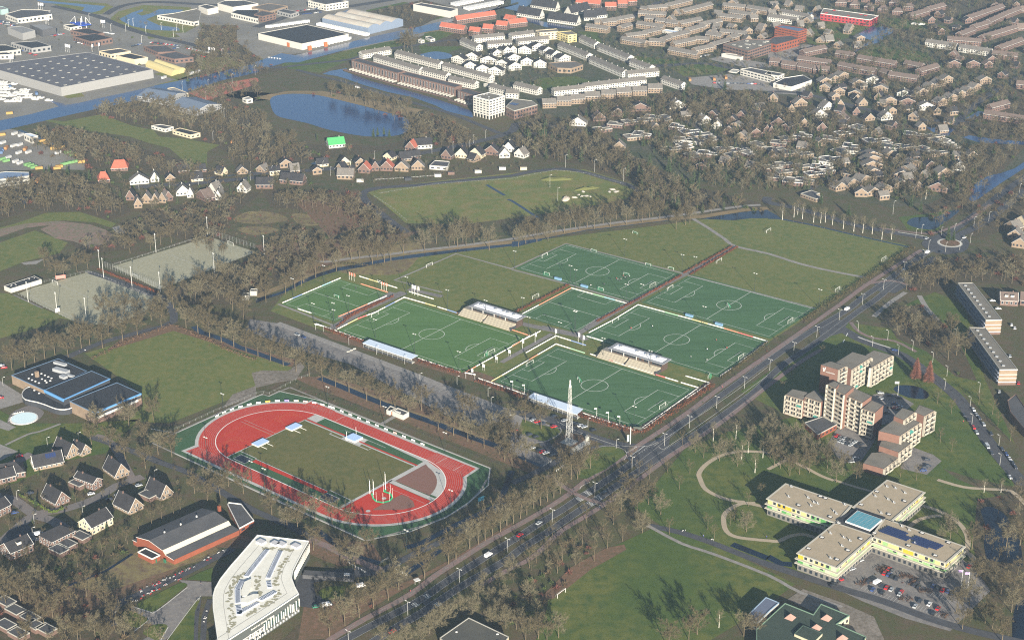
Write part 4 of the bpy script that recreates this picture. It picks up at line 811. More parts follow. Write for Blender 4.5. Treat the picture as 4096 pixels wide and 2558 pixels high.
F('shop_row', 'long white shop building with canopy beside the market square', 'shop', 2, '2160,655 2450,730 2450,680 2260,642', 6.5, rend_m, dgr_m, floors=2, wf=.7); F('shop_row', 'white shop building with solar roof right of the market square', 'shop', 3, '-30,700 100,720 155,700 0,672', 6.5, rend_m, dgr_m, floors=2)
F('canopy_shelter', 'white flat canopy on posts left of the shop building', 'canopy', 2, '2040,678 2120,690 2155,665 2090,655', 4, rend_m, conc_m, z0=3.4, nwin=0)
F('library_pavilion', 'dark triangular roofed pavilion with white wall', 'pavilion', 3, '50,790 220,825 415,760 330,712 150,740', 4.5, rend_m, blk_m, tm=fasc_m, nwin=0)
F('red_front_flats', 'white flats with red panels standing in the river', 'apartment building', 3, '525,82 1045,152 965,192 497,130', 8, M('red_panel', (.45, .05, .06)), grv_m, tm=fasc_m, floors=2)
rooftop(bpy.data.objects['red_front_flats'], PL(3, '525,82 1045,152 965,192 497,130', 8), 8, 6, 9, M('red_panel', (.45, .05, .06)), 3, 'roof_box')
F('garage_row', 'white row of garages at the end of the white terraces', 'garages', 1, '2150,795 2180,805 2275,790 2250,778', 2.6, rend_m, grv_m, nwin=0); F('garage_row', 'white garages with pale roof in the brick estate', 'garages', 2, '1420,290 1540,315 1585,300 1460,280', 2.6, rend_m, canop_m, nwin=0); F('garage_row', 'cream garages right of the pale roofed ones', 'garages', 2, '1535,268 1640,290 1660,280 1560,258', 2.6, rend_m, conc_m, nwin=0)
F('white_pavilion', 'small white pavilion on the meadow by the pond', 'pavilion', 1, '1600,350 1650,375 1692,368 1640,345', 3, rend_m, dgr_m); F('wooden_pavilion', 'small pavilion left of the white one on the meadow', 'pavilion', 1, '1530,378 1560,390 1592,382 1560,370', 3, rend_m, conc_m)
# ================================================================ the industrial area
t, pts = F('great_warehouse', 'huge grey warehouse with dark roof and small skylights', 'warehouse', 0, '-60,650 575,828 1447,657 830,496 -60,612', 9.5, greyw_m, M('slate_blue_roof', (.085, .085, .098), col2=(.10, .10, .112), scale=.05, var=.1), par=.3, nwin=0)
A_, B_, C_ = q(0, 575, 828, 9.5), q(0, 1447, 657, 9.5), q(0, 830, 496, 9.5)
for i in range(6):
 for j in range(8):
  if i+j > 12: continue
  p = A_+(B_-A_)*(.08+.15*i)+(C_-B_)*(.05+.125*j)*1.0; b = MB(); b.box(p, (B_-A_).normalized(), (C_-B_).normalized(), 1.4, .9, 9.5, 9.9, conc_m); b.build('skylight', t)
for nm, lb, cat, c, s, h, wm, rm, k in [
 ('cream_factory', 'cream factory hall with grey roof behind the great warehouse', 'factory', 0, '935,487 1045,517 1237,487 1130,460', 5.5, cream_m, dgr_m, {}), ('cream_factory', 'cream hall with black roof at the warehouse corner', 'factory', 0, '1100,530 1270,566 1397,545 1225,505', 6.5, cream_m, blk_m, dict(nwin=0)),
 ('car_showroom', 'white car showroom with many bays at the far left', 'showroom', 0, '50,135 165,180 492,138 470,108 385,96 200,95', 6, rend_m, dgr_m, {}), ('grey_hall', 'grey ribbed hall at the far left, left one of two', 'hall', 0, '70,262 212,320 332,290 200,250', 8, greyw_m, greyw_m, dict(nwin=0)), ('grey_hall', 'dark grey ribbed hall, right one of two', 'hall', 0, '280,238 402,290 527,262 420,232', 8, dgr_m, greyw_m, dict(nwin=0)),
 ('garage_workshop', 'grey workshop with dark roof left of the warehouse', 'workshop', 0, '105,405 300,460 482,435 350,390', 6, greyw_m, blk_m, {}), ('office_block', 'white and grey office at the left edge above the warehouse', 'office', 0, '-60,428 0,492 197,470 60,428', 6, conc_m, blk_m, {}), ('office_block', 'small white office with red door at the left edge', 'office', 0, '-60,500 0,522 132,518 60,495', 5, rend_m, blk_m, {}),
 ('fuel_station_shop', 'white shop beside the blue roofed filling station', 'shop', 0, '600,240 665,264 772,246 700,230', 4, rend_m, blk_m, {}), ('brick_workshop', 'red brick workshop with dark roof, upper of two', 'workshop', 0, '665,290 860,332 987,318 830,270', 5, brick_m, blk_m, {}), ('brick_workshop', 'red brick workshop with window strip, lower of two', 'workshop', 0, '690,345 860,397 1062,362 900,320', 6, brick_m, blk_m, {}),
 ('brown_office', 'brown office beside the car lot, upper of two', 'office', 0, '1355,440 1490,497 1667,490 1560,430', 5, brick_m, dgr_m, {}), ('brown_office', 'brown office beside the car lot, lower of two', 'office', 0, '1470,520 1650,562 1827,545 1660,490', 5, brick_m, dgr_m, {}),
 ('white_courtyard_building', 'white building around a court beside the curved pond', 'office', 0, '1485,148 1830,212 1880,200 1900,110 1860,85 1640,130', 5, rend_m, grv_m, {}), ('white_hall', 'long white hall with dark roof at the top left', 'hall', 0, '2055,35 2200,72 2440,38 2300,5 2120,10', 8, rend_m, dgr_m, dict(nwin=0)), ('white_hall', 'white hall with ridged black roof at the top', 'hall', 0, '2180,122 2440,182 2440,95 2240,95', 6, rend_m, blk_m, {}), ('grey_hall', 'small pale hall above the courtyard building', 'hall', 0, '1875,60 1960,92 2062,70 1950,45', 7, rend_m, dgr_m, dict(nwin=0)),
 ('teal_hall', 'pale teal hall cut by the left picture edge', 'hall', 0, '-60,72 10,97 77,87 30,65', 6, M('teal_sheet', (.35, .50, .48)), greyw_m, dict(nwin=0)), ('storage_hall', 'white storage hall with large black flat roof and orange doors', 'warehouse', 1, '20,320 435,418 874,326 480,235', 7, rend_m, blk_m, dict(nwin=0)),
 ('white_hall', 'long white windowless hall near the far canal', 'warehouse', 1, '1485,45 1840,112 1907,86 1560,30', 8, rend_m, dgr_m, dict(nwin=0)), ('grey_hall', 'low grey hall at the top left of centre', 'hall', 1, '200,105 330,137 402,115 260,87', 5, greyw_m, dgr_m, {}), ('brick_office', 'brick and white office at the top left of centre', 'office', 1, '-20,140 62,158 187,130 60,105', 7, brick_m, dgr_m, {}), ('white_hall', 'white hall with red door at the top edge', 'hall', 1, '490,10 662,47 872,15 700,-25', 8, rend_m, dgr_m, {}), ('green_roof_hall', 'hall with greenish roof at the top edge', 'hall', 1, '-40,70 130,110 200,90 300,60 120,35', 6, brick2_m, tile1_m, {}),
 ('clubhouse', 'cream clubhouse with dark roof on the edge of the green field', 'clubhouse', 0, '1630,1233 1800,1278 1892,1258 1700,1212', 3.6, cream_m, blk_m, {}), ('changing_rooms', 'low whitish changing rooms left of the cream clubhouse', 'clubhouse', 0, '1430,1190 1560,1222 1640,1200 1520,1178', 3.2, rend_m, dgr_m, {}),
 ('yard_office', 'white two storey office in the machine yard', 'office', 0, '225,1268 300,1300 360,1285 290,1262', 6, rend_m, canop_m, {}), ('grey_office', 'long grey office with blue roof at the left edge', 'office', 4, '-80,160 0,185 275,152 275,118 60,112 -80,128', 7, conc_m, M('blue_grey_roof', (.14, .20, .30)), dict(wf=.9, hf=.3, floors=2)),
 ('small_white_house', 'small white sports hut beside the lake wood', 'hut', 0, '2290,930 2330,945 2388,935 2350,915', 4, rend_m, greyw_m, {}), ('tennis_clubhouse', 'white angular clubhouse wall beside the clay courts', 'clubhouse', 0, '1582,838 1640,865 1780,885 1750,870 1640,828', 5, cream_m, greyw_m, dict(nwin=0))]:
 F(nm, lb, cat, c, s, h, wm, rm, **k)
b = MB()
ow = M('orange_door', (.55, .16, .05)); sh = bpy.data.objects['storage_hall']
for x0, y0, x1, y1 in ((300, 402, 322, 408), (494, 440, 522, 434), (645, 405, 672, 400)):
 A, B = q(1, x0, y0+38), q(1, x1, y1+38); d = (B-A).normalized(); nn = Vector((d.y, -d.x, 0)); A, B = A+nn*1.2, B+nn*1.2
 b = MB(); b.prism([A, B, B-nn*2.0, A-nn*2.0], 0, 5, ow); b.build('door', sh)
def vault(name, label, cat, c, s, h, rise, n, wm, rm, group=None):
 """barrel roofs: corners a (near left), b (near right), c (far right), d (far left) at the eaves; vaults run along a-b"""
 p = PL(c, s, h); A, B, D = p[0], p[1], p[3]; t = thing(name, label, cat, tuple((A+B)/2), group); block_at(p); b = MB(); b.prism(p, 0, h, wm); b.build('wall', t)
 for k in range(n):
  b = MB(); A0 = A+(D-A)*k/n; w = (D-A)/n; pr = [(w*(i/10), math.sin(math.pi*i/10)*rise) for i in range(11)]
  for i in range(10):
   (w0, z0), (w1, z1) = pr[i], pr[i+1]; P_ = [A0+w0, B+(D-A)*k/n+w0, B+(D-A)*k/n+w1, A0+w1]; b.face([(P_[0].x, P_[0].y, h+z0+.02), (P_[1].x, P_[1].y, h+z0+.02), (P_[2].x, P_[2].y, h+z1+.02), (P_[3].x, P_[3].y, h+z1+.02)], rm)
  for E_ in (A, B):
   e0 = E_+(D-A)*k/n; b.face([(e0+w0).to_tuple()[:2]+(h+z0+.02,) for w0, z0 in pr], wm)
  b.build('roof', t)
 return t
vault('vaulted_hall', 'large hall with three rusty pale barrel roofs and blue edges', 'warehouse', 1, '1060,265 625,172 860,97 1390,187', 8, 3, 3, M('blue_grey_cladding', (.22, .28, .38)), M('rusty_pale_roof', (.34, .29, .24), col2=(.40, .38, .33), scale=.05))
vault('yellow_hangar', 'pale yellow hangar with rounded roof, nearer one of two', 'hangar', 0, '1620,697 1375,607 1440,590 1690,672', 3, 3, 1, yel_m, yel_m); vault('yellow_hangar', 'pale yellow hangar with rounded roof, farther one of two', 'hangar', 0, '1692,675 1448,592 1512,580 1757,657', 3, 3, 1, yel_m, yel_m)
A, B = q(0, 1300, 960), q(0, 1560, 1000); pitched('sports_hall', 'blue grey roofed sports hall beside the canal, left wing', 'sports hall', q(0, 1300, 950), q(0, 1590, 1000), 34, 5, 9, greyw_m, M('blue_slate_roof', (.11, .14, .19)), chim=0)
pitched('sports_hall', 'blue grey roofed sports hall beside the clay courts, right wing', 'sports hall', q(0, 1610, 1030), q(0, 1850, 1100), 34, 5, 9, greyw_m, M('blue_slate_roof', (.11, .14, .19)), chim=0)
t = thing('filling_station_canopy', 'bright blue filling station canopy hung from white masts', 'canopy', q(0, 760, 250)); cp = PL(0, '660,212 765,246 860,232 780,207', 5); b = MB(); b.prism(ccw(cp), 4.4, 5.2, M('bright_blue_sheet', (.03, .10, .55)), bottom=True); b.build('roof', t)
for p in cp[:]: b = MB(); cc = sum(cp, Vector((0, 0, 0)))/4; m_ = cc+(p-cc)*.5; b.tube((m_.x, m_.y, 0), (m_.x, m_.y, 13), .3, .2, steel_w); b.tube((m_.x, m_.y, 13), (p.x, p.y, 5.2), .15, .15, steel_w); b.build('mast', t)
# ---- houses left of centre
rows('@4 1230,237,1410,222w 1425,212,1505,207w 1190,382,1270,382k 1335,412,1430,412t 1432,412,1500,412t 1502,402,1570,407t 1555,397,1635,382b 1270,457,1345,452t 1665,342,1800,332w 1770,357,1830,355w 1855,352,1950,402b 1965,302,2040,322w 2030,377,2095,382w 2240,302,2330,312w', 'in the left road hamlet', 9, 3.4, 9.5, 'k', 'gabled house', 'house', 'detached_house', True, trim=True)
rows('@4 1050,107,1210,102 930,222,1040,212', 'hidden in the trees at the left', 12, 3, 9, 'o', 'farmhouse', 'farmhouse', 'farmhouse', hip=.5)
rows('@5 0,272,160,272k 225,222,440,242k 765,182,920,187t @1 1490,1412,1665,1402W', 'along the middle road', 10, 4, 9.5, 'k', 'house', 'house', 'detached_house', wcols=3)
rows('@5 965,122,1075,130o 1090,107,1165,102k 1175,102,1290,107o 1310,107,1440,112t 1470,97,1590,97t @1 1410,1422,1500,1432o 1750,1500,1840,1512k 1880,1490,1990,1500c 2010,1480,2130,1500c 2150,1460,2290,1475k 2300,1495,2400,1490w 2330,1430,2440,1440W', 'in the middle road hamlet', 9, 3.6, 9.6, 'k', 'gabled house', 'house', 'detached_house', True)
flat('flat_house', 'flat roofed white house at the right end of the hamlet', 'house', [q(5, 1640, 88), q(5, 1810, 100), q(5, 1830, 50), q(5, 1690, 40)], 3.4, rend_m, dgr_m); t = pitched('green_roof_house', 'white house with bright green roof below the lake', 'house', q(1, 690, 1405), q(1, 845, 1390), 12, 3.5, 9, rend_m, M('bright_green_roof', (.05, .27, .09)), chim=1)
for i, (c, x, y, m_) in enumerate(((5, 985, 205, rend_m), (5, 1440, 190, trimd_m), (5, 1845, 135, brick_m), (5, 1720, 155, rend_m), (6, 110, 90, cream_m), (5, 2330, 90, rend_m), (5, 2100, 120, rend_m))):
 p = q(c, x, y); flat('garden_shed', f"small garden shed behind the middle road hamlet, {nth(i)} nearest the left", 'shed', [p+Vector(a) for a in ((-3, -2, 0), (3, -1.2, 0), (2.4, 2, 0), (-3.4, 1.4, 0))], 2.4, m_, dgr_m, par=.1, nwin=0, group='garden sheds')

def infill(poly, sp, area, kinds, seed):
 r = random.Random(seed); x0, x1 = min(p.x for p in poly), max(p.x for p in poly); y0, y1 = min(p.y for p in poly), max(p.y for p in poly); out = []; y = y0
 while y < y1:
  x = x0
  while x < x1:
   p = Vector((x+r.uniform(-.3, .3)*sp, y+r.uniform(-.3, .3)*sp, 0)); x += sp
   if inside(p, poly) and not any((p.x-a)**2+(p.y-b_)**2 < (c+6)**2 for a, b_, c in BL): out.append(p)
  y += sp*1.15
 out.sort(key=lambda p: p.x/p.y); cn = {}
 for p in out:
  k = r.choice(kinds); n = cn.get(k, 0); cn[k] = n+1; a = r.choice((.3, .3, -.55, .9)); d = Vector((math.cos(a), math.sin(a), 0))*r.uniform(4, 5.5); dep = r.uniform(7, 9); g = r.random() < .6
  pitched('garden_house', f"{STY[k][2]} house {area}, {nth(n)} from the left", 'house', p-d, p+d, dep, r.choice((2.8, 4.5)), r.uniform(7, 8.6), STY[k][0], STY[k][1], g, 1 if r.random() < .5 else 0, 3, True, f"small houses {area}")
infill(Q(-1, '1480,290 1700,255 1900,270 2100,320 2260,340 2330,350 2280,450 2100,480 1900,440 1600,395'), 27, 'between the bungalows', 'tkd', 1)
infill(Q(-1, '1860,250 2000,200 2150,200 2280,250 2240,330 2100,310'), 24, 'in the far right gardens', 'tkd', 2)
infill(Q(-1, '1500,20 1900,10 2060,60 2040,130 1900,100 1700,110 1500,90'), 26, 'filling the brick estate', 't', 4); infill(Q(-1, '2180,40 2440,0 2440,200 2330,180 2200,120'), 26, 'at the far right edge', 'bk', 5)
infill(Q(-1, '330,415 560,400 740,395 1000,365 1240,350 1250,375 1000,400 780,415 560,425 400,445'), 18, 'along the middle road strip', 'kdtc', 6)
# ================================================================ near buildings
def Z(s, ox, oy, sc, h=0.0): return [Vector((g.x, g.y, 0)) for g in (G(ox+float(a.split(',')[0])/sc, oy+float(a.split(',')[1])/sc, h) for a in s.split())]
# -- swimming pool
t = thing('swimming_pool_building', 'tan brick swimming pool with black roofs and bright blue roof edges', 'swimming pool', tuple(q(8, 700, 700)))
for s, h, wm, nw in (('108,520 418,662 690,540 822,482 550,362', 6.5, brick2_m, 0), ('420,657 602,747 1037,552 865,478', 8.2, trimd_m, 0), ('658,765 890,875 1332,690 1105,588', 8.0, brick2_m, 0)):
 p = PL(8, s, h); flat('', '', '', p, h, wm, blk_m, par=.2, tm=pool_e, nwin=nw, th=t)
p = smooth(PL(8, '205,700 235,748 340,772 430,800 520,835 610,845 690,822 700,790 600,747 420,662 300,627 235,650', 3.8), 2, True); flat('', '', '', p, 3.8, trimd_m, blk_m, par=.3, tm=fasc_m, nwin=0, th=t)
p = PL(8, '890,875 1332,690', 8.0); d = (p[1]-p[0]); dd = d.normalized(); nn = Vector((dd.y, -dd.x, 0))
b = MB(); b.prism([p[0]-nn*.1, p[1]-nn*.1, p[1]+nn*.5, p[0]+nn*.5], 7.1, 8.3, blue_m, bottom=True); b.build('blue_fascia', t)
b = MB(); b.prism([p[0]+nn*.02, p[1]+nn*.02, p[1]+nn*.15, p[0]+nn*.15], 4.8, 6.4, trimd_m); b.build('window_band', t); b = MB(); b.prism([p[0]+dd*1.5+nn*.1, p[1]-dd*3+nn*.1, p[1]-dd*3+nn*.5, p[0]+dd*1.5+nn*.5], 3.4, 4.9, fasc_m); b.build('sun_screen', t)
b = MB(); b.prism([p[0]+nn*.05, p[1]+nn*.05, p[1]+nn*.35, p[0]+nn*.35], 0, 3.2, brick_m); b.build('lower_wall', t)
p = PL(8, '602,747 1037,552', 8.2); d = (p[1]-p[0]); dd = d.normalized(); nn = Vector((dd.y, -dd.x, 0)); b = MB(); b.prism([p[0]-nn*.1, p[1]-nn*.1, p[1]+nn*.7, p[0]+nn*.7], 7.9, 8.5, blue_m); b.build('blue_fascia', t)
p = PL(8, '420,657 602,747', 8.2); dd = (p[1]-p[0]).normalized(); nn = Vector((dd.y, -dd.x, 0)); nn = nn if nn.y < 0 else -nn; b = MB(); b.prism([p[0]-nn*.1, p[1]-nn*.1, p[1]+nn*.6, p[0]+nn*.6], 6.6, 8.6, blue_m); b.build('blue_fascia', t)
b = MB(); c = q(8, 352, 535, 6.5); b.box(c, EU, EV, 1.0, 1.0, 6.5, 10.5, brick2_m); b.build('chimney', t)
for i, (x, y) in enumerate(((272, 550), (303, 565), (335, 578), (368, 593), (392, 505), (425, 520), (457, 535), (487, 548), (397, 556), (428, 571), (305, 512), (476, 572), (440, 588), (325, 662), (370, 690))):
 h = 6.5 if i < 13 else 3.8; c = q(8, x, y, h); b = MB(); b.tube((c.x, c.y, h), (c.x, c.y, h+.45), .75, .55, fasc_m, 10); b.build('dome_light', t)
for x, y, l, w, h2 in ((570, 420, 5, 1.3, 1.6), (580, 490, 6, 2.0, 2.2), (600, 545, 2.5, 1.6, 1.8), (655, 528, 4, 1.0, 1.2)):
 c = q(8, x, y, 6.5); b = MB(); X = Vector((math.cos(-.5), math.sin(-.5), 0)); b.box(c, X if l > 3 else EU, Vector((-X.y, X.x, 0)) if l > 3 else EV, l, w, 6.55, 6.5+h2, metal_m); b.build('air_handling_unit', t)
t = thing('paddling_pool', 'round white paddling pool with loungers in front of the swimming pool', 'pool', tuple(q(8, 228, 930))); c = q(8, 228, 930)
def disc(b, c, rx, z, m, n=24): b.face([(c.x+math.cos(i*2*math.pi/n)*rx, c.y+math.sin(i*2*math.pi/n)*rx, z) for i in range(n)], m)
b = MB(); b.tube((c.x, c.y, .05), (c.x, c.y, .55), 9, 8.8, fasc_m, 28); b.build('rim', t); b = MB(); disc(b, c, 8.0, .58, M('pale_pool_water', (.55, .68, .70), rough=.2)); b.build('water_surface', t)
sheet('pool_terrace', [smooth(Q(8, '70,960 110,880 200,830 300,805 400,850 410,890 340,960 220,990 110,985'), 4, True)], .15, street_m)
for i, (x, y) in enumerate(((125, 890), (140, 888), (157, 885), (178, 880), (195, 876), (212, 874), (97, 930), (92, 950))):
 p = q(8, x, y); l = thing('sun_lounger', f"white sun lounger beside the paddling pool, {nth(i)} of the set", 'sun lounger', p+Vector((0, 0, .15)), 'sun loungers'); b = MB(); b.box(p, EV, EU, .9, .3, .35, .5, fasc_m); b.build('seat', l); b = MB(); b.box(p+EV*.9, EV, EU, .25, .3, .5, .95, fasc_m); b.build('backrest', l)
# -- red gymnasium: profile along the end wall, swept along its length
A, B = q(12, 1262, 612), q(12, 1650, 800); L0 = q(12, 2262, 520)-B; X = (B-A).normalized(); W_ = (B-A).length; Yd = L0.normalized(); Ln = L0.length
t = thing('red_gymnasium', 'long orange brick gymnasium with curved grey roof and white glazed strip', 'gymnasium', tuple((A+B)/2)); block_at([A, B, A+Yd*Ln, B+Yd*Ln])
prof = [(0, 0), (0, 3.2), (.10, 3.2), (.10, 6.4), (.42, 8.2), (.74, 5.9), (.80, 3.9), (1, 3.1), (1, 0)]
P_ = [(A+X*W_*a, z) for a, z in prof]; b = MB(); b.face([(p.x, p.y, z) for p, z in P_], brick3_m); b.face([((p+Yd*Ln).x, (p+Yd*Ln).y, z) for p, z in P_[::-1]], brick3_m)
for i in (0, 2, 7):
 (p, z), (p2, z2) = P_[i], P_[i+1]; b.face([(p.x, p.y, z), (p2.x, p2.y, z2), ((p2+Yd*Ln).x, (p2+Yd*Ln).y, z2), ((p+Yd*Ln).x, (p+Yd*Ln).y, z)], brick3_m)
b.build('wall', t)
for i, m_, nm in ((1, dgr_m, 'roof'), (3, dgr_m, 'roof'), (4, dgr_m, 'roof'), (5, M('white_glazed_strip', (.66, .62, .50)), 'glazed_strip'), (6, dgr_m, 'lower_roof')):
 b = MB(); (p, z), (p2, z2) = P_[i], P_[i+1]; e = -Yd*.4; b.face([((p+e).x, (p+e).y, z+.06), ((p2+e).x, (p2+e).y, z2+.06), ((p2+Yd*(Ln+.4)).x, (p2+Yd*(Ln+.4)).y, z2+.06), ((p+Yd*(Ln+.4)).x, (p+Yd*(Ln+.4)).y, z+.06)], m_); b.build(nm, t)
for i in (1, 3, 4, 6): b = MB(); (p, z), (p2, z2) = P_[i], P_[i+1]; e = Yd*-.42; b.face([((p+e).x, (p+e).y, z-.2), ((p2+e).x, (p2+e).y, z2-.2), ((p2+e).x, (p2+e).y, z2+.12), ((p+e).x, (p+e).y, z+.12)], fasc_m); b.build('verge_trim', t)
for x, y in ((1555, 500), (1708, 425), (1858, 350)): c = q(12, x, y, 7.9); b = MB(); b.tube((c.x, c.y, 7.4), (c.x, c.y, 8.9), .5, .45, fasc_m, 8); b.build('roof_vent', t)
c = q(12, 2072, 262, 8.2); b = MB(); b.box(c, X, Yd, .7, .7, 6, 9.4, brick3_m); b.build('chimney', t)
for x, y in ((1475, 775), (1563, 780)): c = q(12, x, y); b = MB(); b.box(c-Yd*.3, X, Yd, .9, .2, 0, 2.3, M('green_door', (.03, .16, .09))); b.build('door', t)
flat('gymnasium_annex', 'low brick annex with black roof at the gymnasium end wall', 'annex', PL(12, '1302,683 1437,750 1513,712 1375,645', 3.0), 3.0, brick3_m, blk_m, tm=fasc_m, nwin=0); flat('gymnasium_annex', 'dark roofed annex behind the gymnasium', 'annex', PL(12, '2150,235 2262,460 2400,385 2280,230 2160,215', 3.4), 3.4, brick3_m, dgr_m, tm=fasc_m)
# -- the college
CO = lambda s, h: Z(s, 820, 2100, 3.302, h); CH = 11.0
rp = CO('690,127 1372,206 1300,330 1225,470 1165,590 1145,690 1185,800 1240,905 760,1225 300,1520 60,1680 190,1700 165,1500 105,1090 103,930 130,830 200,705 330,540 480,370', CH)
t, rp = flat('college_building', 'white roofed college with angular boomerang outline and name on its front', 'school', rp, CH, M('grey_green_cladding', (.10, .115, .11)), M('white_roof_membrane', (.62, .61, .55), col2=(.56, .55, .49), scale=.1, var=.06), par=.25, tm=M('white_roof_edge', (.66, .66, .62)), nwin=0)
sk_f = M('skylight_frame', (.95, 1.0, 1.1)); sk_g = mat('skylight_glass', (.02, .035, .07), rough=.15, spec=.8)
def strip(s, n, w, z=CH):
 p = CO(s, z); d = p[1]-p[0]; ln = d.length; d.normalize(); nn = Vector((-d.y, d.x, 0)); b = MB(); b.box((p[0]+p[1])/2, d, nn, ln/2, w/2, z, z+.5, sk_f); o = b.build('skylight', t)
 b = MB()
 for k in range(n): c = p[0]+d*ln*(k+.5)/n; b.face([((c+d*ln/n*.28*i+nn*w*.38*j).x, (c+d*ln/n*.28*i+nn*w*.38*j).y, z+.53) for i, j in ((-1, -1), (1, -1), (1, 1), (-1, 1))], sk_g)
 b.build('pane', o)
for a in (('825,325 690,495', 16, 2.6), ('690,495 545,680', 16, 2.6), ('1000,345 905,540', 15, 2.6), ('905,540 835,700', 13, 2.6), ('840,745 855,825', 4, 2.6), ('495,730 430,850', 9, 3.0), ('430,850 435,1030', 14, 3.0), ('440,1065 455,1180', 6, 3.0), ('440,1170 700,1020', 18, 2.4), ('730,990 930,880', 12, 2.6)): strip(*a)
for s in ('742,230', '928,250', '1015,258', '1203,282'):
 c = CO(s, CH)[0]; b = MB(); b.box(c, EU, EV, 2.3, 1.8, CH, CH+1.2, M('white_dome', (.7, .7, .72))); b.build('roof_dome', t)
for s in ('610,705 520,745 480,860 495,940 555,930 615,800', '475,965 480,1010 560,1025 700,960 710,905 640,905'): b = MB(); b.prism(ccw(CO(s, CH+1.2)), CH, CH+1.4, M('white_roof_membrane', (.6, .6, .6))); b.build('roof_house', t)
b = MB(); inn = []
for i in range(len(rp)):
 p0, p1, p2 = rp[i-1], rp[i], rp[(i+1) % len(rp)]; d1 = (p1-p0).normalized(); d2 = (p2-p1).normalized(); m_ = (Vector((-d1.y, d1.x, 0))+Vector((-d2.y, d2.x, 0)))/2; m_ /= max(m_.length_squared, .4); inn.append(p1+m_*5.5)
ribbon(b, inn, .22, CH+.06, M('roof_seam', (.25, .25, .24)), closed=True); b.build('safety_line', t)
moss = M('roof_moss', (.34, .32, .23), col2=(.17, .165, .10), scale=2); r = random.Random(4)
b = MB()
for s in ('770,300 980,305 1150,330', '480,640 400,740 330,850 325,1000 340,1150 355,1290', '1090,420 1000,540 940,700 950,790', '700,660 690,790 710,900', '980,870 900,990 800,1050 680,1110 540,1190', '380,1280 300,1400'):
 pl = smooth(CO(s, CH), 8)
 for k in range(len(pl)*2):
  c = r.choice(pl)+Vector((r.gauss(0, .8), r.gauss(0, .8), 0)); a = r.uniform(.3, 1.1); b.face([(c.x+math.cos(q_*1.05+k)*a*r.uniform(.6, 1.3), c.y+math.sin(q_*1.05+k)*a*r.uniform(.6, 1.3), CH+.03+k*.0004) for q_ in range(6)], moss)
b.build('moss_patch', t)
# fronts: glazing, white fins, lettering
gg = mat('green_glass', (.018, .045, .040), rough=.15, spec=.5)
def front(s, z0, z1, cols, m, out=.25):
 p = CO(s, CH); d = (p[1]-p[0]); ln = d.length; d.normalize(); nn = Vector((d.y, -d.x, 0)); nn = nn if nn.y < 0 or nn.x > 0 else -nn; b = MB(); b.prism([p[0]+nn*.03, p[1]+nn*.03, p[1]+nn*.12, p[0]+nn*.12], z0, z1, m); b.build('glazing', t); return p[0], d, ln, nn
O1, D1, LN1, N1 = front('1240,905 760,1225', 3.6, 7.6, 0, gg); O2, D2, LN2, N2 = front('760,1225 300,1520', 0.4, 3.0, 0, glass_m); front('1372,206 1225,470', 3.5, 8.5, 0, gg); front('1225,470 1165,590', 3.5, 8.5, 0, gg)
r = random.Random(8)
for O_, D_, L_, N_, n, z0, z1 in ((O1, D1, LN1, N1, 16, 2.6, 9), (O2, D2, LN2, N2, 20, 2.6, 7.2)):
 for k in range(n): c = O_+D_*L_*(k+r.uniform(.2, .8))/n+N_*.45; b = MB(); zz = z0+r.uniform(0, 1.5); b.box(c, D_, N_, .13, .25, zz, z1-r.uniform(0, 2), fasc_m); b.build('fin', t)
b = MB(); b.prism([O2+N2*.3, O2+D2*LN2+N2*.3, O2+D2*LN2+N2*.6, O2+N2*.6], 6.2, 6.5, fasc_m); b.prism([O2+N2*.3, O2+D2*LN2+N2*.3, O2+D2*LN2+N2*.6, O2+N2*.6], 4.2, 4.5, fasc_m); b.build('rail', t)
for s, n in (('1372,206 1300,330', 5), ('1300,330 1225,470', 6), ('1225,470 1165,590', 6)):
 p = CO(s, CH);
 for k in range(n): c = p[0]+(p[1]-p[0])*(k+.5)/n; nn = Vector((1, 0, 0)); b = MB(); b.box(c+nn*.4, EU, EV, .13, .13, 4.5, 9.8, fasc_m); b.build('fin', t)
for O_, D_, L_, N_, n in ((O1, D1, LN1, N1, 12), (O2, D2, LN2, N2, 14)):
 for k in range(n): c = O_+D_*L_*(k+.5)/n+N_*.1; b = MB(); b.box(c, D_, N_, .55, .06, .8, 2.0, fasc_m); b.build('ground_floor_panel', t)
def letters(name, text, p, ang_, size, z, m, parent, lean=0, align='LEFT'):
 cu = bpy.data.curves.new(name, 'FONT'); cu.body = text; cu.size = size; cu.extrude = .03; cu.align_x = align; cu.offset = .012*size
 o = bpy.data.objects.new(name, cu); COL.objects.link(o); dg = bpy.context.evaluated_depsgraph_get(); me = bpy.data.meshes.new_from_object(o.evaluated_get(dg)); bpy.data.objects.remove(o)
 me.materials.clear(); me.materials.append(m); o = bpy.data.objects.new(name, me); COL.objects.link(o); o.parent = parent; o.location = (p.x-parent.location.x, p.y-parent.location.y, z); o.rotation_euler = (math.pi/2, 0, ang_); return o
pL = CO('580,1365 ', CH-2.2)[0]; pR = CO('915,1180', CH-1.6)[0]; base = O2+D2*((pL-O2).dot(D2)); end = O2+D2*((pR-O2).dot(D2)); dl = (end-base); a_ = math.atan2(dl.y, dl.x)
lt = letters('name_lettering', 'Roelof van Echten College', base+N2*.25, a_, 2.1, 8.3, fasc_m, t)
w_ = max(v.co.x for v in lt.data.vertices); f_ = dl.length/w_; lt.scale = (f_, f_, 1)
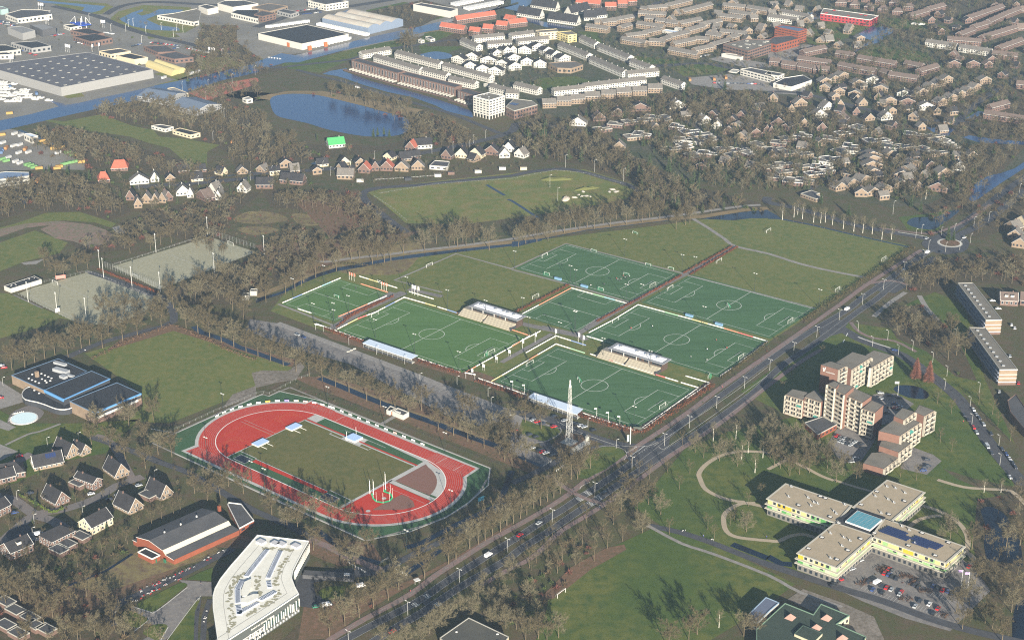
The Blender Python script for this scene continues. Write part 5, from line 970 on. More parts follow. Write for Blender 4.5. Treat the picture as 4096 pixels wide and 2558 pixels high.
# -- clubhouse stands
def club(fr, a0, a1, label, deck_left):
 """terraced stand with a glazed clubhouse above it; fr = pitch frame, a0..a1 along the touchline"""
 c, lh, wh = fr; y0 = wh+5.0; t = thing('clubhouse_stand', label, 'grandstand', tuple(L2(c, (a0+a1)/2, y0)))
 P2 = lambda a, y: L2(c, a, y)
 block_at([P2(a0, y0), P2(a1, y0), P2(a1, y0+14), P2(a0, y0+14)])
 gap = a0+(a1-a0)*.46; seats = M('cream_seat_steps', (.60, .55, .44))
 for s0, s1 in ((a0, gap-1.0), (gap+1.0, a1)):
  b = MB()
  for k in range(8): b.prism([P2(s0, y0+k*.85), P2(s1, y0+k*.85), P2(s1, y0+7.2), P2(s0, y0+7.2)], .1 if k == 0 else .6+(k-1)*.42, .6+k*.42, seats if k % 2 == 0 else M('seat_step_riser', (.50, .45, .35)))
  b.build('seating_tier', t)
 b = MB()
 for s0 in (a0-.25, a1): b.prism([P2(s0, y0), P2(s0+.25, y0), P2(s0+.25, y0+7), P2(s0, y0+7)], 0, 2.2, trimd_m)
 b.build('side_wall', t)
 k0, k1 = a0+(a1-a0)*.16, a1+1.0; dm = M('dark_brown_brick', (.10, .065, .05)); b = MB(); b.prism([P2(k0, y0+7.2), P2(k1, y0+7.2), P2(k1, y0+14.5), P2(k0, y0+14.5)], 0, 6.6, dm); b.build('wall', t)
 b = MB(); b.prism([P2(k0-1.8, y0+5.4), P2(k1+1.8, y0+5.4), P2(k1+1.8, y0+16.3), P2(k0-1.8, y0+16.3)], 6.6, 7.1, M('grey_roof_edge', (.20, .21, .23)), bottom=True); b.build('roof', t)
 b = MB(); b.prism([P2(k0+.8, y0+7.6), P2(k1-.6, y0+7.6), P2(k1-.6, y0+14.3), P2(k0+.8, y0+14.3)], 7.1, 7.3, M('white_roof_cover', (.66, .67, .70), var=.04)); b.build('roof_cover', t)
 for f in (.12, .45, .63, .72, .86): b = MB(); b.box(P2(k0+(k1-k0)*f, y0+11.5), EU, EV, .9, .7, 7.3, 8.3, metal_m); b.build('roof_unit', t)
 n = 20
 for k in range(n):
  if k in (10, 12, 15): continue
  p = P2(k0+(k1-k0)*(k+.08)/n, y0+7.15); q_ = P2(k0+(k1-k0)*(k+.92)/n, y0+7.15); b = MB(); b.prism([p, q_, q_-EV*.08, p-EV*.08], 4.1, 6.2, glass_m); b.build('window', t)
 for k in range(0, n, 5): b = MB(); b.box(P2(k0+(k1-k0)*k/n+.1, y0+6.6), EU, EV, .18, .18, 3.6, 6.6, fasc_m); b.build('column', t)
 b = MB(); b.prism([P2(a0, y0+7.2), P2(k0, y0+7.2), P2(k0, y0+14), P2(a0, y0+14)], 0, 3.6, dm, pave_m); b.build('terrace_deck', t)
 b = MB(); b.prism([P2(gap-1, y0+2), P2(gap+1, y0+2), P2(gap+1, y0+7), P2(gap-1, y0+7)], 0, 1.2, dgr_m); b.build('stairway', t)
 return t
club(P_S, -24.5, 23.5, 'clubhouse stand with cream terraces and white roof, nearer one', 1); club(P_W, -6.5, 41, 'clubhouse stand with cream terraces and white roof, farther one', 1)
def shelter(c, s, label):
 p = PL(c, s, 3.8); t = thing('spectator_shelter', label, 'shelter', tuple((p[0]+p[1])/2)); b = MB(); b.prism(ccw(p), 3.8, 4.0, canop_m, bottom=True); b.build('roof', t)
 b = MB(); q0, q1 = p[0]+(p[3]-p[0])*.12, p[1]+(p[2]-p[1])*.12; d = (q1-q0).normalized(); nn = Vector((-d.y, d.x, 0)); b.prism([q0, q1, q1+nn*.12, q0+nn*.12], 2.9, 3.7, fasc_m); b.prism([q0, q1, q1+nn*.1, q0+nn*.1], 0, 1.2, trimd_m); b.build('back_panel', t)
 b = MB(); q2, q3 = p[3]+(p[0]-p[3])*.5, p[2]+(p[1]-p[2])*.5; b.prism([q0+nn*.1, q1+nn*.1, q3, q2], 0, .8, conc_m); b.build('standing_step', t)
 for k in range(11): f = q0+(q1-q0)*k/10; b = MB(); b.tube((f.x, f.y, 0), (f.x, f.y, 3.8), .1, .1, metal_m); b.build('post', t)
shelter(9, '1007,217 1465,370 1530,335 1072,181', 'long pale blue roofed spectator shelter beside the car park'); shelter(10, '150,727 610,892 672,840 207,685', 'long pale blue roofed spectator shelter behind the lattice mast')
# -- lattice mast
mb_ = q(10, 540, 1152); t = thing('lattice_mast', 'tall white lattice mast on a concrete base beside the small car park', 'mast', mb_); MH = 38.5; mgr = mat('grey_mast_steel', (.42, .42, .40), rough=.5)
b = MB(); b.box(mb_, EU, EV, 4.2, 4.2, .1, .35, conc_m); b.build('base', t)
r0, r1 = 1.65, .5; cr = [Vector((1, 1, 0)), Vector((-1, 1, 0)), Vector((-1, -1, 0)), Vector((1, -1, 0))]
def mp(i, f): k = r0+(r1-r0)*f; return Vector((mb_.x, mb_.y, 0))+EU*cr[i % 4].x*k+EV*cr[i % 4].y*k+Vector((0, 0, .35+MH*f))
for i in range(4): b = MB(); b.tube(mp(i, 0), mp(i, 1), .12, .09, mgr, 5); b.build('leg', t)
n = 15; b = MB()
for k in range(n):
 f0, f1 = k/n, (k+1)/n
 for i in range(4): b.tube(mp(i, f0), mp(i+1, f1), .055, .055, mgr, 4, False) if k % 2 else b.tube(mp(i+1, f0), mp(i, f1), .055, .055, mgr, 4, False); b.tube(mp(i, f1), mp(i+1, f1), .055, .055, mgr, 4, False)
b.build('bracing', t); b = MB(); b.tube((mb_.x, mb_.y, MH), (mb_.x, mb_.y, MH+1.2), .7, .7, steel_w, 10); b.tube((mb_.x, mb_.y, MH+1.2), (mb_.x, mb_.y, MH+4.6), .48, .48, fasc_m, 10); b.build('antenna', t)
# -- the care home: a cross of four wings with ledges
t = thing('care_home', 'cross shaped care home with beige roofs and yellow and green panels', 'care home', tuple(q(15, 870, 420))); HC = 10.6
ledge_m = M('cream_ledge', (.66, .62, .52)); yel = [M('panel_pale_yellow', (.62, .58, .26)), M('panel_yellow', (.68, .48, .03)), M('panel_green', (.10, .34, .10)), M('panel_light_green', (.30, .52, .22)), M('panel_cream', (.60, .58, .44)), M('panel_lime', (.42, .62, .34))]
wings = ['0,178 170,42 780,245 640,405', '287,692 650,826 990,530 640,412', '815,258 1130,8 1470,120 1165,385', '990,532 1680,782 1850,632 1105,372']; pr_ = random.Random(6)
for wi, s in enumerate(wings):
 p = ccw(PL(15, s, HC)); block_at(p); b = MB(); b.prism(p, 0, HC-.1, M('cream_panel_wall', (.55, .52, .40)), sand_roof); b.build('wing', t)
 for z, e in ((HC-.15, .9), (7.2, 1.3), (4.5, 1.3), (10.35, .6)):
  N = len(p); out = []; b = MB()
  for i in range(N):
   d1 = (p[i]-p[i-1]).normalized(); d2 = (p[(i+1) % N]-p[i]).normalized(); m_ = (Vector((d1.y, -d1.x, 0))+Vector((d2.y, -d2.x, 0)))/2; m_ /= max(m_.length_squared, .4); out.append((p[i]+m_*e, p[i]-m_*.3))
  for i in range(N):
   a, c2 = out[i], out[(i+1) % N]; za, zb = z, z+.35
   b.face([(a[0].x, a[0].y, za), (c2[0].x, c2[0].y, za), (c2[0].x, c2[0].y, zb), (a[0].x, a[0].y, zb)], ledge_m); b.face([(a[0].x, a[0].y, zb), (c2[0].x, c2[0].y, zb), (c2[1].x, c2[1].y, zb), (a[1].x, a[1].y, zb)], ledge_m); b.face([(a[0].x, a[0].y, za), (a[1].x, a[1].y, za), (c2[1].x, c2[1].y, za), (c2[0].x, c2[0].y, za)], ledge_m)
  b.build('ledge', t)
 for i in range(len(p)):
  a, e = p[i], p[(i+1) % len(p)]; d = e-a; ln = d.length
  if ln < 10 or not seen(a, e): continue
  d.normalize(); nn = Vector((d.y, -d.x, 0))
  for fl, z0, z1 in ((0, 4.9, 7.15), (1, 7.6, 10.3)):
   n = int(ln/3.1)
   for k in range(n):
    pa, pb_ = a+d*ln*k/n+nn*.05, a+d*ln*(k+.96)/n+nn*.05; ci_ = pr_.choice((0, 0, 4, 1, 4, 0, 2, 3)) if fl else pr_.choice((2, 3, 4, 5, 3, 5)); b = MB(); b.face([(pa.x, pa.y, z0), (pb_.x, pb_.y, z0), (pb_.x, pb_.y, z1), (pa.x, pa.y, z1)], yel[ci_])
    if pr_.random() < .55: f0, f1 = pa+d*.5+nn*.03, pa+d*2.2+nn*.03; b.face([(f0.x, f0.y, z0+.6), (f1.x, f1.y, z0+.6), (f1.x, f1.y, z1-.3), (f0.x, f0.y, z1-.3)], glass_m)
    if len([1 for _ in ()]) == 0: b.build('facade_panel', t)
  b = MB(); pa, pb_ = a+nn*.06, e+nn*.06; b.face([(pa.x, pa.y, 0), (pb_.x, pb_.y, 0), (pb_.x, pb_.y, 3.9), (pa.x, pa.y, 3.9)], M('ground_floor_grey', (.22, .21, .19))); winq(b, pa+nn*.02, pb_+nn*.02, .3, 3.6, 1, int(ln/3), .5, .6); b.build('ground_floor', t)
p = ccw(PL(15, '645,375 835,262 1112,352 940,502', HC+.3)); b = MB(); b.prism(p, HC-1, HC+.35, blk_m); b.build('dark_centre_roof', t)
p = ccw(PL(15, '730,385 845,285 1080,370 965,470', HC+1.4)); b = MB(); b.prism(p, HC+.3, HC+1.3, fasc_m); sk = b.build('atrium_roof', t)
o_, u_, v_ = p[0], p[1]-p[0], p[3]-p[0]
b = MB()
for i in range(8):
 for j in range(6): b.face([((o_+u_*(i+a)/8*.97+v_*(j+c_)/6*.97+u_*.012+v_*.012).x, (o_+u_*(i+a)/8*.97+v_*(j+c_)/6*.97+u_*.012+v_*.012).y, HC+1.34) for a, c_ in ((.03, .03), (.97, .03), (.97, .97), (.03, .97))], mat('teal_roof_glass', (.07, .24, .29), rough=.15, spec=.8))
b.build('pane', sk)
for x, y in ((1028, 112), (1290, 203), (1142, 328), (880, 236), (495, 158), (542, 175), (290, 242), (587, 352), (668, 410), (510, 545), (383, 650), (876, 560), (754, 667), (652, 754), (1006, 505), (1327, 623), (1456, 504), (1705, 595), (1580, 716)):
 c = q(15, x, y, HC); b = MB(); b.box(c, EU, EV, 1.25, .95, HC, HC+.35, trimd_m, None); b.box(c, EU, EV, .85, .6, HC+.36, HC+.6, fasc_m); b.build('skylight', t)
for x, y in ((375, 170), (620, 300), (710, 545), (1120, 65), (1200, 80), (1290, 125), (1010, 155), (1130, 185), (1185, 215), (585, 505), (695, 625), (770, 575), (585, 740), (190, 160), (430, 215), (400, 245), (465, 225), (1330, 475), (1385, 600), (1260, 440), (215, 65), (640, 320), (1065, 315), (720, 235)):
 c = q(15, x, y, HC); b = MB(); b.tube((c.x, c.y, HC), (c.x, c.y, HC+1.3), .35, .35, metal_m, 6); b.box(c+EU*.8, EU, EV, .35, .3, HC, HC+.6, metal_m); b.build('roof_vent', t)
b = MB(); c0 = q(15, 1110, 455, HC); du = (q(15, 1640, 640, HC)-c0); du.z = 0; lu = du.length; du.normalize(); dv = (q(15, 1045, 490, HC)-c0); dv.z = 0; dv.normalize()
for i in range(24):
 for j in range(5):
  if (9 <= i <= 11 and j < 2) or (i in (12, 13) and j > 2) or (i > 20 and j > 3): continue
  c = c0+du*lu*(i+.5)/24+dv*(j*1.75-1.5); b.face([((c+du*.62*a+dv*.62*e).x, (c+du*.62*a+dv*.62*e).y, HC+(.25 if e > 0 else .75)) for a, e in ((-1, -1), (1, -1), (1, 1), (-1, 1))], solar_m)
b.build('solar_array', t)
# -- stepped flats
flb = M('balcony_concrete', (.56, .52, .43)); rail_m = M('balcony_shadow', (.09, .075, .06))
def stepped(label, name, blocks, base_c):
 t = thing(name, label, 'apartment building', tuple(base_c)); nb = 0
 for s, h in blocks:
  p = ccw(PL(11, s, h)); block_at(p); b = MB(); b.prism(p, 0, h, brick4_m, grv_m); b.build('block', t); b = MB()
  for i in range(len(p)): ribbon(b, [p[i], p[(i+1) % len(p)]], .3, h+.06, trimd_m)
  b.build('roof_edge', t); N = len(p)
  for i in range(N):
   a, e = p[i], p[(i+1) % N]; d = e-a; ln = d.length; d.normalize(); nn = Vector((d.y, -d.x, 0))
   if ln < 6 or not seen(a, e) or nn.x < .25 and base_c.x > 0 and ln < 0: continue
   if abs(nn.dot(FACE[0])) < .6: continue
   n = max(1, int(ln/4.2)); fl = max(1, int((h-1.5)/2.75))
   b = MB(); b.face([((a+nn*.04).x, (a+nn*.04).y, 1.2), ((e+nn*.04).x, (e+nn*.04).y, 1.2), ((e+nn*.04).x, (e+nn*.04).y, h-.1), ((a+nn*.04).x, (a+nn*.04).y, h-.1)], M('balcony_back_wall', (.33, .28, .22))); winq(b, a+nn*.05, e+nn*.05, 1.3, h-.2, fl, n*2, .5, .6); b.build('front_wall', t)
   b = MB()
   for k in range(n+1): c = a+d*ln*k/n; b.prism([c-d*.14, c+d*.14, c+d*.14+nn*1.5, c-d*.14+nn*1.5], 1.0, h-.3, flb)
   b.build('divider', t)
   for f in range(fl):
    for k in range(n):
     if nb >= 100: break
     z = 1.4+f*(h-1.7)/fl; c0, c1 = a+d*(ln*k/n+.16), a+d*(ln*(k+1)/n-.16); b = MB(); sg = 1.45+(.35 if (k+f) % 2 else 0); b.prism([c0, c1, c1+nn*sg, c0+nn*sg], z-.2, z, flb, bottom=True); c2 = c0+d*(.2 if k % 2 else 1.0); b.prism([c2+nn*(sg-.12), c1+nn*(sg-.12), c1+nn*sg, c2+nn*sg], z, z+1.0, flb); b.build('balcony', t); nb += 1
     if pr_.random() < .06: b = MB(); b.face([((c0).x, (c0).y, z+2.2), ((c1).x, (c1).y, z+2.2), ((c1+nn*1.9).x, (c1+nn*1.9).y, z+1.5), ((c0+nn*1.9).x, (c0+nn*1.9).y, z+1.5)], teal_m); b.build('awning', t)
 return t
FACE = [Vector((1, -1, 0)).normalized()]
BACKWARD = None
fd = (q(11, 800, 610)-q(11, 1180, 420)); fd = Vector((-fd.y, fd.x, 0)).normalized()
FACE[0] = fd if fd.y < 0 else -fd
stepped('stepped flats with brick end wall and name sign, farthest of three blocks', 'stepped_flats', [('500,420 665,467 737,432 590,388', 20), ('640,400 790,464 972,350 800,300', 17.5), ('975,448 1172,330 1000,285 925,330', 15)], q(11, 750, 560))
stepped('long stepped flats with terraces going down towards the front, right of three blocks', 'stepped_flats', [('1190,905 1280,942 1387,865 1270,828', 17.5), ('1387,868 1475,905 1572,852 1430,800', 15), ('1047,1045 1245,1092 1435,965 1345,930 1190,940', 14.5), ('1050,1185 1235,1247 1345,1165 1300,1140 1070,1140', 9), ('900,1350 1090,1402 1240,1290 1240,1240 980,1250', 5.5)], q(11, 1250, 1200))
FACE[0] = Vector((-.25, -1, 0)).normalized()
stepped('tallest stepped flats with eight floors of balconies, middle of three blocks', 'stepped_flats', [('565,602 640,642 672,600 632,574', 27), ('640,657 725,702 812,628 672,590', 25), ('725,702 892,777 980,715 812,640', 22), ('892,832 1010,872 1092,800 980,757', 19)], q(11, 780, 1000))
stepped('lower wing of balcony flats at the left of the tall block', 'stepped_flats', [('167,702 332,752 375,682 232,650', 14), ('337,717 500,772 545,740 440,660', 14)], q(11, 350, 880))
flat('entrance_annex', 'low brick annex with dark roof in front of the tall flats', 'annex', PL(11, '345,968 470,1082 650,985 545,900', 3.6), 3.6, brick3_m, dgr_m, par=.3, tm=conc_m, nwin=4, floors=1); flat('entrance_annex', 'low garage annex below the right stepped flats', 'annex', PL(11, '890,1365 1085,1425 1100,1400 915,1345', 3), 3, brick_m, dgr_m, nwin=0)
t = bpy.data.objects['stepped_flats']; p = PL(11, '500,420 665,467', 20); d = (p[1]-p[0]).normalized(); nn = Vector((d.y, -d.x, 0)); s0 = p[0]+d*(p[1]-p[0]).length*.30+nn*.25
lt = letters('name_sign', 'VALKENSTEIN', s0, math.atan2(d.y, d.x), 1.9, 15.8, fasc_m, t); w_ = max(v.co.x for v in lt.data.vertices); f_ = (p[1]-p[0]).length*.52/w_; lt.scale = (f_, f_, 1)
b = MB(); c = p[0]+d*(p[1]-p[0]).length*.2+nn*.2
for dx, dz, w in ((0, 16.0, .5), (.3, 17.2, .7), (-.5, 17.6, .35), (.9, 18.2, .3)): b.prism([c+d*(dx-w), c+d*(dx+w), c+d*(dx+w)+nn*.1, c+d*(dx-w)+nn*.1], dz, dz+1.0, fasc_m)
b.build('emblem', t)
# -- long flats at the right
for i, (s, lb) in enumerate((('430,107 630,102 1012,587 800,592', 'farther one'), ('580,687 792,692 1217,1240 982,1242', 'nearer one'))):
 H_ = 11.4; p = ccw(Z(s, 3700, 1100, 3.288, H_)); t, p = flat('long_flats', f"long four storey flats with banded tan end wall, {lb} of two", 'apartment building', p, H_, brick2_m, grv_m, par=.3, tm=conc_m, nwin=0, group='long flats at the right')
 ed = sorted(range(4), key=lambda k: -(p[(k+1) % 4]-p[k]).length)[:2]
 for k in range(4):
  a, e = p[k], p[(k+1) % 4]; d = (e-a).normalized(); nn = Vector((d.y, -d.x, 0))
  if k in ed:
   if nn.x < 0 or seen(a, e):
    wins(t, a, e, .4, H_-.3, 4, 11, .8, .7, conc_m, M('slate_panel', (.10, .13, .18)))
    for f in range(1, 4): b = MB(); b.prism([a+nn*.02, e+nn*.02, e+nn*1.1, a+nn*1.1], f*2.8, f*2.8+.9, M('grey_blue_balcony', (.22, .25, .31))); b.build('balcony', t)
  elif seen(a, e):
   for f in range(4): b = MB(); b.prism([a-d*.1+nn*.02, e+d*.1+nn*.02, e+d*.1+nn*.2, a-d*.1+nn*.2], .9+f*2.8+(1.7 if f == 3 else 1.1), 1.25+f*2.8+(1.7 if f == 3 else 1.1), fasc_m); b.build('floor_band', t)
   b = MB(); b.prism([a+nn*.02, e+nn*.02, e+nn*.1, a+nn*.1], 0, 1.6, brick_m); b.build('brick_base', t)
 c0, c1 = p[0], p[2]; ax = (p[(ed[0]+1) % 4]-p[ed[0]]); cc = (p[0]+p[1]+p[2]+p[3])/4
 for k in range(9): c = cc+ax*((k-4)/9.6)+Vector((-1.5, 0, 0)); b = MB(); b.box(c, EU, EV, .8, .6, H_, H_+.8, metal_m); b.build('roof_hatch', t)
pitched('brick_house', 'brown roofed house with white dormers right of the long flats', 'house', q(7, 2190, 1372), q(7, 2360, 1382), 12, 4.5, 9, brick_m, tile4_m, far=False, dormer=2); pitched('brick_house', 'brown roofed house cut by the right picture edge', 'house', q(7, 2378, 1372), q(7, 2480, 1382), 12, 4.5, 9, brick_m, tile4_m)
flat('right_edge_school', 'dark roofed brick building at the right picture edge', 'school', PL(11, '2262,760 2290,870 2440,1050 2480,900 2340,700', 5), 5, brick_m, dgr_m, nwin=4)
# -- bottom: dark hall and green roofed school
t, p = flat('dark_roof_hall', 'hall with large dark flat roof at the bottom edge', 'hall', PL(13, '1737,1492 2010,1302 2388,1482 2300,1600 1850,1600', 6), 6, cream_m, M('mossy_bitumen', (.055, .056, .050), col2=(.075, .073, .06), scale=.1, scale2=.8, var=.15), par=.3, tm=conc_m, nwin=0); rooftop(t, p, 6, 3, 3, fasc_m, 1, 'dome_light', .4)
t, p = flat('green_roof_school', 'school with dark green roof and reddish pyramid skylights', 'school', PL(15, '-110,1412 160,1165 428,1272 500,1172 770,1282 650,1362 927,1482 850,1640 -110,1640', 5), 5, cream_m, green_roof_m, par=.35, tm=gtrim_m, nwin=3.5, floors=1)
b = MB(); pp = ccw(PL(15, '250,1452 332,1372 515,1447 430,1530', 6.5)); b.prism(pp, 4.9, 6.4, cream_m, green_roof_m); b.build('raised_hall', t); b = MB();
for i in range(4): ribbon(b, [pp[i], pp[(i+1) % 4]], .3, 6.46, gtrim_m)
b.build('roof_edge', t); pm = M('pink_skylight', (.52, .33, .27))
for x, y in ((210, 1302), (552, 1308), (456, 1400), (702, 1500)):
 c = q(15, x, y, 5); b = MB(); k = 2.3; cs = [c+EU*i*k+EV*j*k for i, j in ((-1, -1), (1, -1), (1, 1), (-1, 1))]
 for i in range(4): b.face([(cs[i].x, cs[i].y, 5.05), (cs[(i+1) % 4].x, cs[(i+1) % 4].y, 5.05), (c.x, c.y, 7.6)], pm)
 b.build('pyramid_skylight', t)
flat('blue_roof_wing', 'low wing with blue grey roof left of the green roofed school', 'school', PL(15, '-178,1262 -20,1108 105,1160 20,1232 -100,1350', 5.5), 5.5, conc_m, M('slate_wing_roof', (.10, .12, .17)), par=.3, tm=M('light_blue_trim', (.3, .42, .55)), nwin=4)
# -- detached houses at the lower left
def near(lb, c, x1, y1, x2, y2, dep, eave, ridge, s, g=True, **k): return pitched('detached_house', lb, 'house', q(c, x1, y1), q(c, x2, y2), dep, eave, ridge, STY[s][0], STY[s][1], g, far=False, group=None, **k)
near('long tan house with solar panels on its black roof', 8, 325, 1428, 607, 1368, 10, 2.8, 8.5, 'd', False, solar=5)
near('tan house with steep black roof and tall gable behind the solar house', 8, 640, 1318, 757, 1266, 15, 2.8, 9.5, 'd'); near('smaller tan gable joined right of the tall gable', 8, 775, 1292, 863, 1252, 11, 2.8, 7.5, 'd')
near('tan gabled house with white dormer beside the lane', 8, 1092, 1508, 1222, 1462, 15, 2.6, 9.5, 'd', True, dormer=1); near('brick gabled house with hedges around its corner garden', 12, 532, 262, 662, 206, 15, 2.6, 8.8, 'k')
near('brick house with pale ribbed roof', 12, 888, 106, 970, 60, 16, 5.0, 7.5, 'k'); near('tan gabled house above the white villa', 12, 1225, 335, 1357, 272, 15, 2.6, 9.2, 'd'); near('tan gabled house nearest the gymnasium', 12, 1522, 202, 1637, 150, 15, 2.6, 9.2, 'd')
near('brick villa with hipped brown black roof and white van beside it', 12, 500, 660, 720, 550, 12, 5.2, 9, 'k', False, hip=.9); near('cream villa with bay windows and large chimney', 12, 870, 525, 1072, 418, 11, 5.0, 9.5, 'c', False); near('dark brick house with long white dormer', 12, 105, 765, 322, 672, 11, 5.0, 9, 'k', False, dormer=1)
near('brick house with white upper floor at the left edge', 12, -60, 385, 110, 300, 10, 5.0, 8.6, 'k', False); near('dark hipped roof house at the left edge below the pool lawn', 8, -60, 1530, 245, 1480, 12, 4, 8.5, 'k', False, hip=.8); near('brick house at the upper left corner of the estate', 12, -80, 70, 160, 8, 10, 4, 8, 'k', False)
for i, (x, y) in enumerate(((290, 1330), (440, 1440), (150, 1260), (60, 1400), (330, 1400), (180, 1480), (60, 1180), (740, 60), (1400, 170), (640, 630), (560, 690), (770, 560))):
 p = q(12, x, y); flat('garden_garage', f"low dark roofed garage or shed in the lower left estate, {nth(i)}", 'shed', [p+EU*a*5+EV*e*3.2 for a, e in ((-1, -1), (1, -1), (1, 1), (-1, 1))], 2.7, brick_m, dgr_m, par=.2, tm=conc_m, nwin=0, group='low garages in the lower left estate')
t, p = flat('equipment_hut', 'small white hut with flat roof beside the parking ditch', 'hut', PL(9, '1287,862 1390,905 1445,872 1340,832', 3.0), 3, rend_m, dgr_m, nwin=0); b = MB(); b.box(q(9, 1340, 868, 3), EU, EV, 2.2, .5, 3, 3.5, fasc_m); b.build('roof_box', t); b = MB(); pf = q(9, 1337, 905); b.box(pf, EU, EV, .5, .15, .9, 2.2, glass_m); b.build('window', t)
t, p = flat('equipment_shed', 'white shed with orange door left of the flat roofed hut', 'shed', PL(9, '1232,850 1262,862 1325,835 1270,812', 2.8), 2.8, rend_m, blk_m, nwin=0); b = MB(); b.box(q(9, 1273, 888), EU, EV, .9, .25, 0, 2.2, ow); b.build('door', t)
t, p = flat('low_clubhouse', 'low white clubhouse with black roof and blue doors beside the sandy pitch', 'clubhouse', PL(4, '37,1190 100,1216 392,1128 325,1095', 3.4), 3.4, rend_m, blk_m, par=.2, nwin=0); wins(t, q(4, 105, 1250), q(4, 395, 1165), .4, 3.1, 1, 9, .55, .6, M('blue_frame', (.10, .18, .45)), glass_m, out=-.2); rooftop(t, p, 3.4, 7, 5, fasc_m, .7, 'dome_light', .3)
# ================================================================ street furniture, boards, hedges
def pt(c, x, y, z=.1): p = q(c, x, y); p.z = z; return p
BC = dict(w=(.60, .60, .57), o=(.50, .22, .14), r=(.48, .12, .12), b=(.17, .24, .42), y=(.50, .44, .24), c=(.28, .46, .54), g=(.28, .44, .30))
BM = {k: mat('sponsor_board_'+k, v, var=.1, scale=.6) for k, v in BC.items()}
def boards(c, s, label, pat='w', h=.72, z0=.1, sup=True, step=11.0):
 pts = Q(c, s); t = thing('perimeter_board', label, 'board', tuple(pts[0])); k = 0; pk = random.Random(len(label))
 runs = []
 for i in range(len(pts)-1):
  a, e = pts[i], pts[i+1]; ln = (e-a).length; n = max(1, round(ln/step));
  for j in range(n): runs.append((a+(e-a)*j/n, a+(e-a)*(j+1)/n, pat[k % len(pat)])); k += 1
 for a, e, m in runs:
  d = (e-a).normalized(); nn = Vector((-d.y, d.x, 0)); b = MB(); b.prism([a-nn*.06, e-d*.05-nn*.06, e-d*.05+nn*.06, a+nn*.06], z0, z0+h, BM[m]); b.build('panel', t)
 return t
for a in ((10, '-80,640 0,662 145,712', 'white boards on the near side of the mast pitch, left part', 'w'), (10, '665,880 1160,1045', 'white boards on the near side of the mast pitch, right part', 'w'), (10, '1215,1030 1765,640', 'inner white board line behind the right goal of the mast pitch', 'w'),
    (10, '1222,1045 1450,885', 'outer white board line near the dark score frame', 'w'), (10, '1650,745 1870,597 1640,530', 'outer white board line turning the corner by the hedge', 'wwwwwbrw'), (10, '415,228 690,315', 'boards on the far side of the mast pitch left of the stand', 'wgw'),
    (10, '737,322 1070,432', 'boards in front of the left half of the nearer stand', 'wrwcw'), (10, '1095,438 1570,582', 'boards in front of the right half of the nearer stand', 'wwrwwo'), (10, '1595,592 1765,642', 'short boards right of the nearer stand', 'wy'), (10, '415,228 320,285 0,470', 'boards behind the left goal of the mast pitch', 'wwowwrw'),
    (9, '2419,470 2225,580', 'white and orange board at the corner near the entrance', 'wyw'), (9, '2100,553 2419,660', 'white board along the hedge by the entrance', 'w'), (10, '415,152 130,312', 'thin white boards along the lane between the pitches', 'w'), (10, '415,152 700,242', 'white and blue boards along the paved walk', 'wbbww'),
    (9, '570,38 1020,195', 'white boards by the car park left of the shelter', 'w'), (9, '1530,362 1930,495', 'white boards by the car park right of the shelter', 'w'), (9, '1990,490 2419,252 @10 168,150 0,95', 'white and orange boards behind the right goal of the bright pitch', 'owwwwow'), (10, '270,106 0,245', 'second white board line beside the bright pitch', 'w'),
    (5, '1400,1300 1130,1440 @9 960,-10 770,88', 'boards behind the left goal of the bright pitch', 'wbwwryww'), (5, '1400,1300 1700,1385', 'white boards on the far side of the bright pitch', 'wwy'), (5, '1715,1390 1990,1475', 'coloured boards in front of the farther stand', 'wbooo'), (5, '800,1117 250,1352', 'boards on the left side of the small bright pitch', 'wcwwbwow'),
    (5, '990,1172 1245,1252', 'orange and white boards at the far end of the small bright pitch', 'ooyww'), (5, '1235,1287 780,1482', 'orange boards along the lane beside the small bright pitch', 'wwooow'), (5, '395,1408 525,1450', 'short white board at the near end of the small bright pitch', 'w'), (5, '975,1100 1335,1212', 'free standing white board line on the grass', 'wywwow'),
    (5, '1445,1245 1680,1317', 'free standing white board line by the three white flags', 'w'), (6, '560,1212 90,1460', 'orange and white boards left of the small dark pitch', 'ooooww'), (6, '560,1212 1085,1357', 'white boards between the small dark pitch and the players', 'wwgcwwrw'),
    (6, '1190,1370 960,1512 @10 725,122', 'white boards behind the left goal of the middle pitch', 'w'), (6, '1190,1370 1700,1508 @10 2000,80 2419,205', 'coloured boards between the middle and the dark pitch', 'wwgwyworwwww'), (10, '2419,205 2150,402', 'white boards behind the right goal of the middle pitch', 'w'), (10, '2080,455 1965,532', 'single white board beside the main road', 'w'),
    (10, '705,155 860,202', 'white and red board beside the clubhouse terrace', 'wr')): boards(*a)
# hedges
def hedge(c, s, w, h, m, label, dens=16, name='hedge'):
 pts = Q(c, s); v = []; f = []; r = np.random.RandomState(len(label)); L = sum((pts[i+1]-pts[i]).length for i in range(len(pts)-1)); n = int(L*dens)
 for i in range(len(pts)-1):
  a, e = pts[i], pts[i+1]; d = (e-a); ln = d.length; d.normalize(); nn = Vector((-d.y, d.x, 0))
  for _ in range(int(ln*dens)):
   p = a+d*r.uniform(0, ln)+nn*r.uniform(-w/2, w/2); z = h*r.uniform(.05, 1)**.7; c0 = np.array([p.x, p.y, z]); k = len(v); dv = r.normal(size=3)*.35; x = r.normal(size=3)*.28; v += [c0-x, c0+x, c0+dv+[0, 0, .3]]; f.append((k, k+1, k+2))
 o0 = pts[0]; v = np.array(v)-np.array([o0.x, o0.y, 0]); o = bpy.data.objects.new(name, tri_mesh_(name, v, f, [m])); COL.objects.link(o); o.location = (o0.x, o0.y, 0); return tag(o, label, 'hedge')
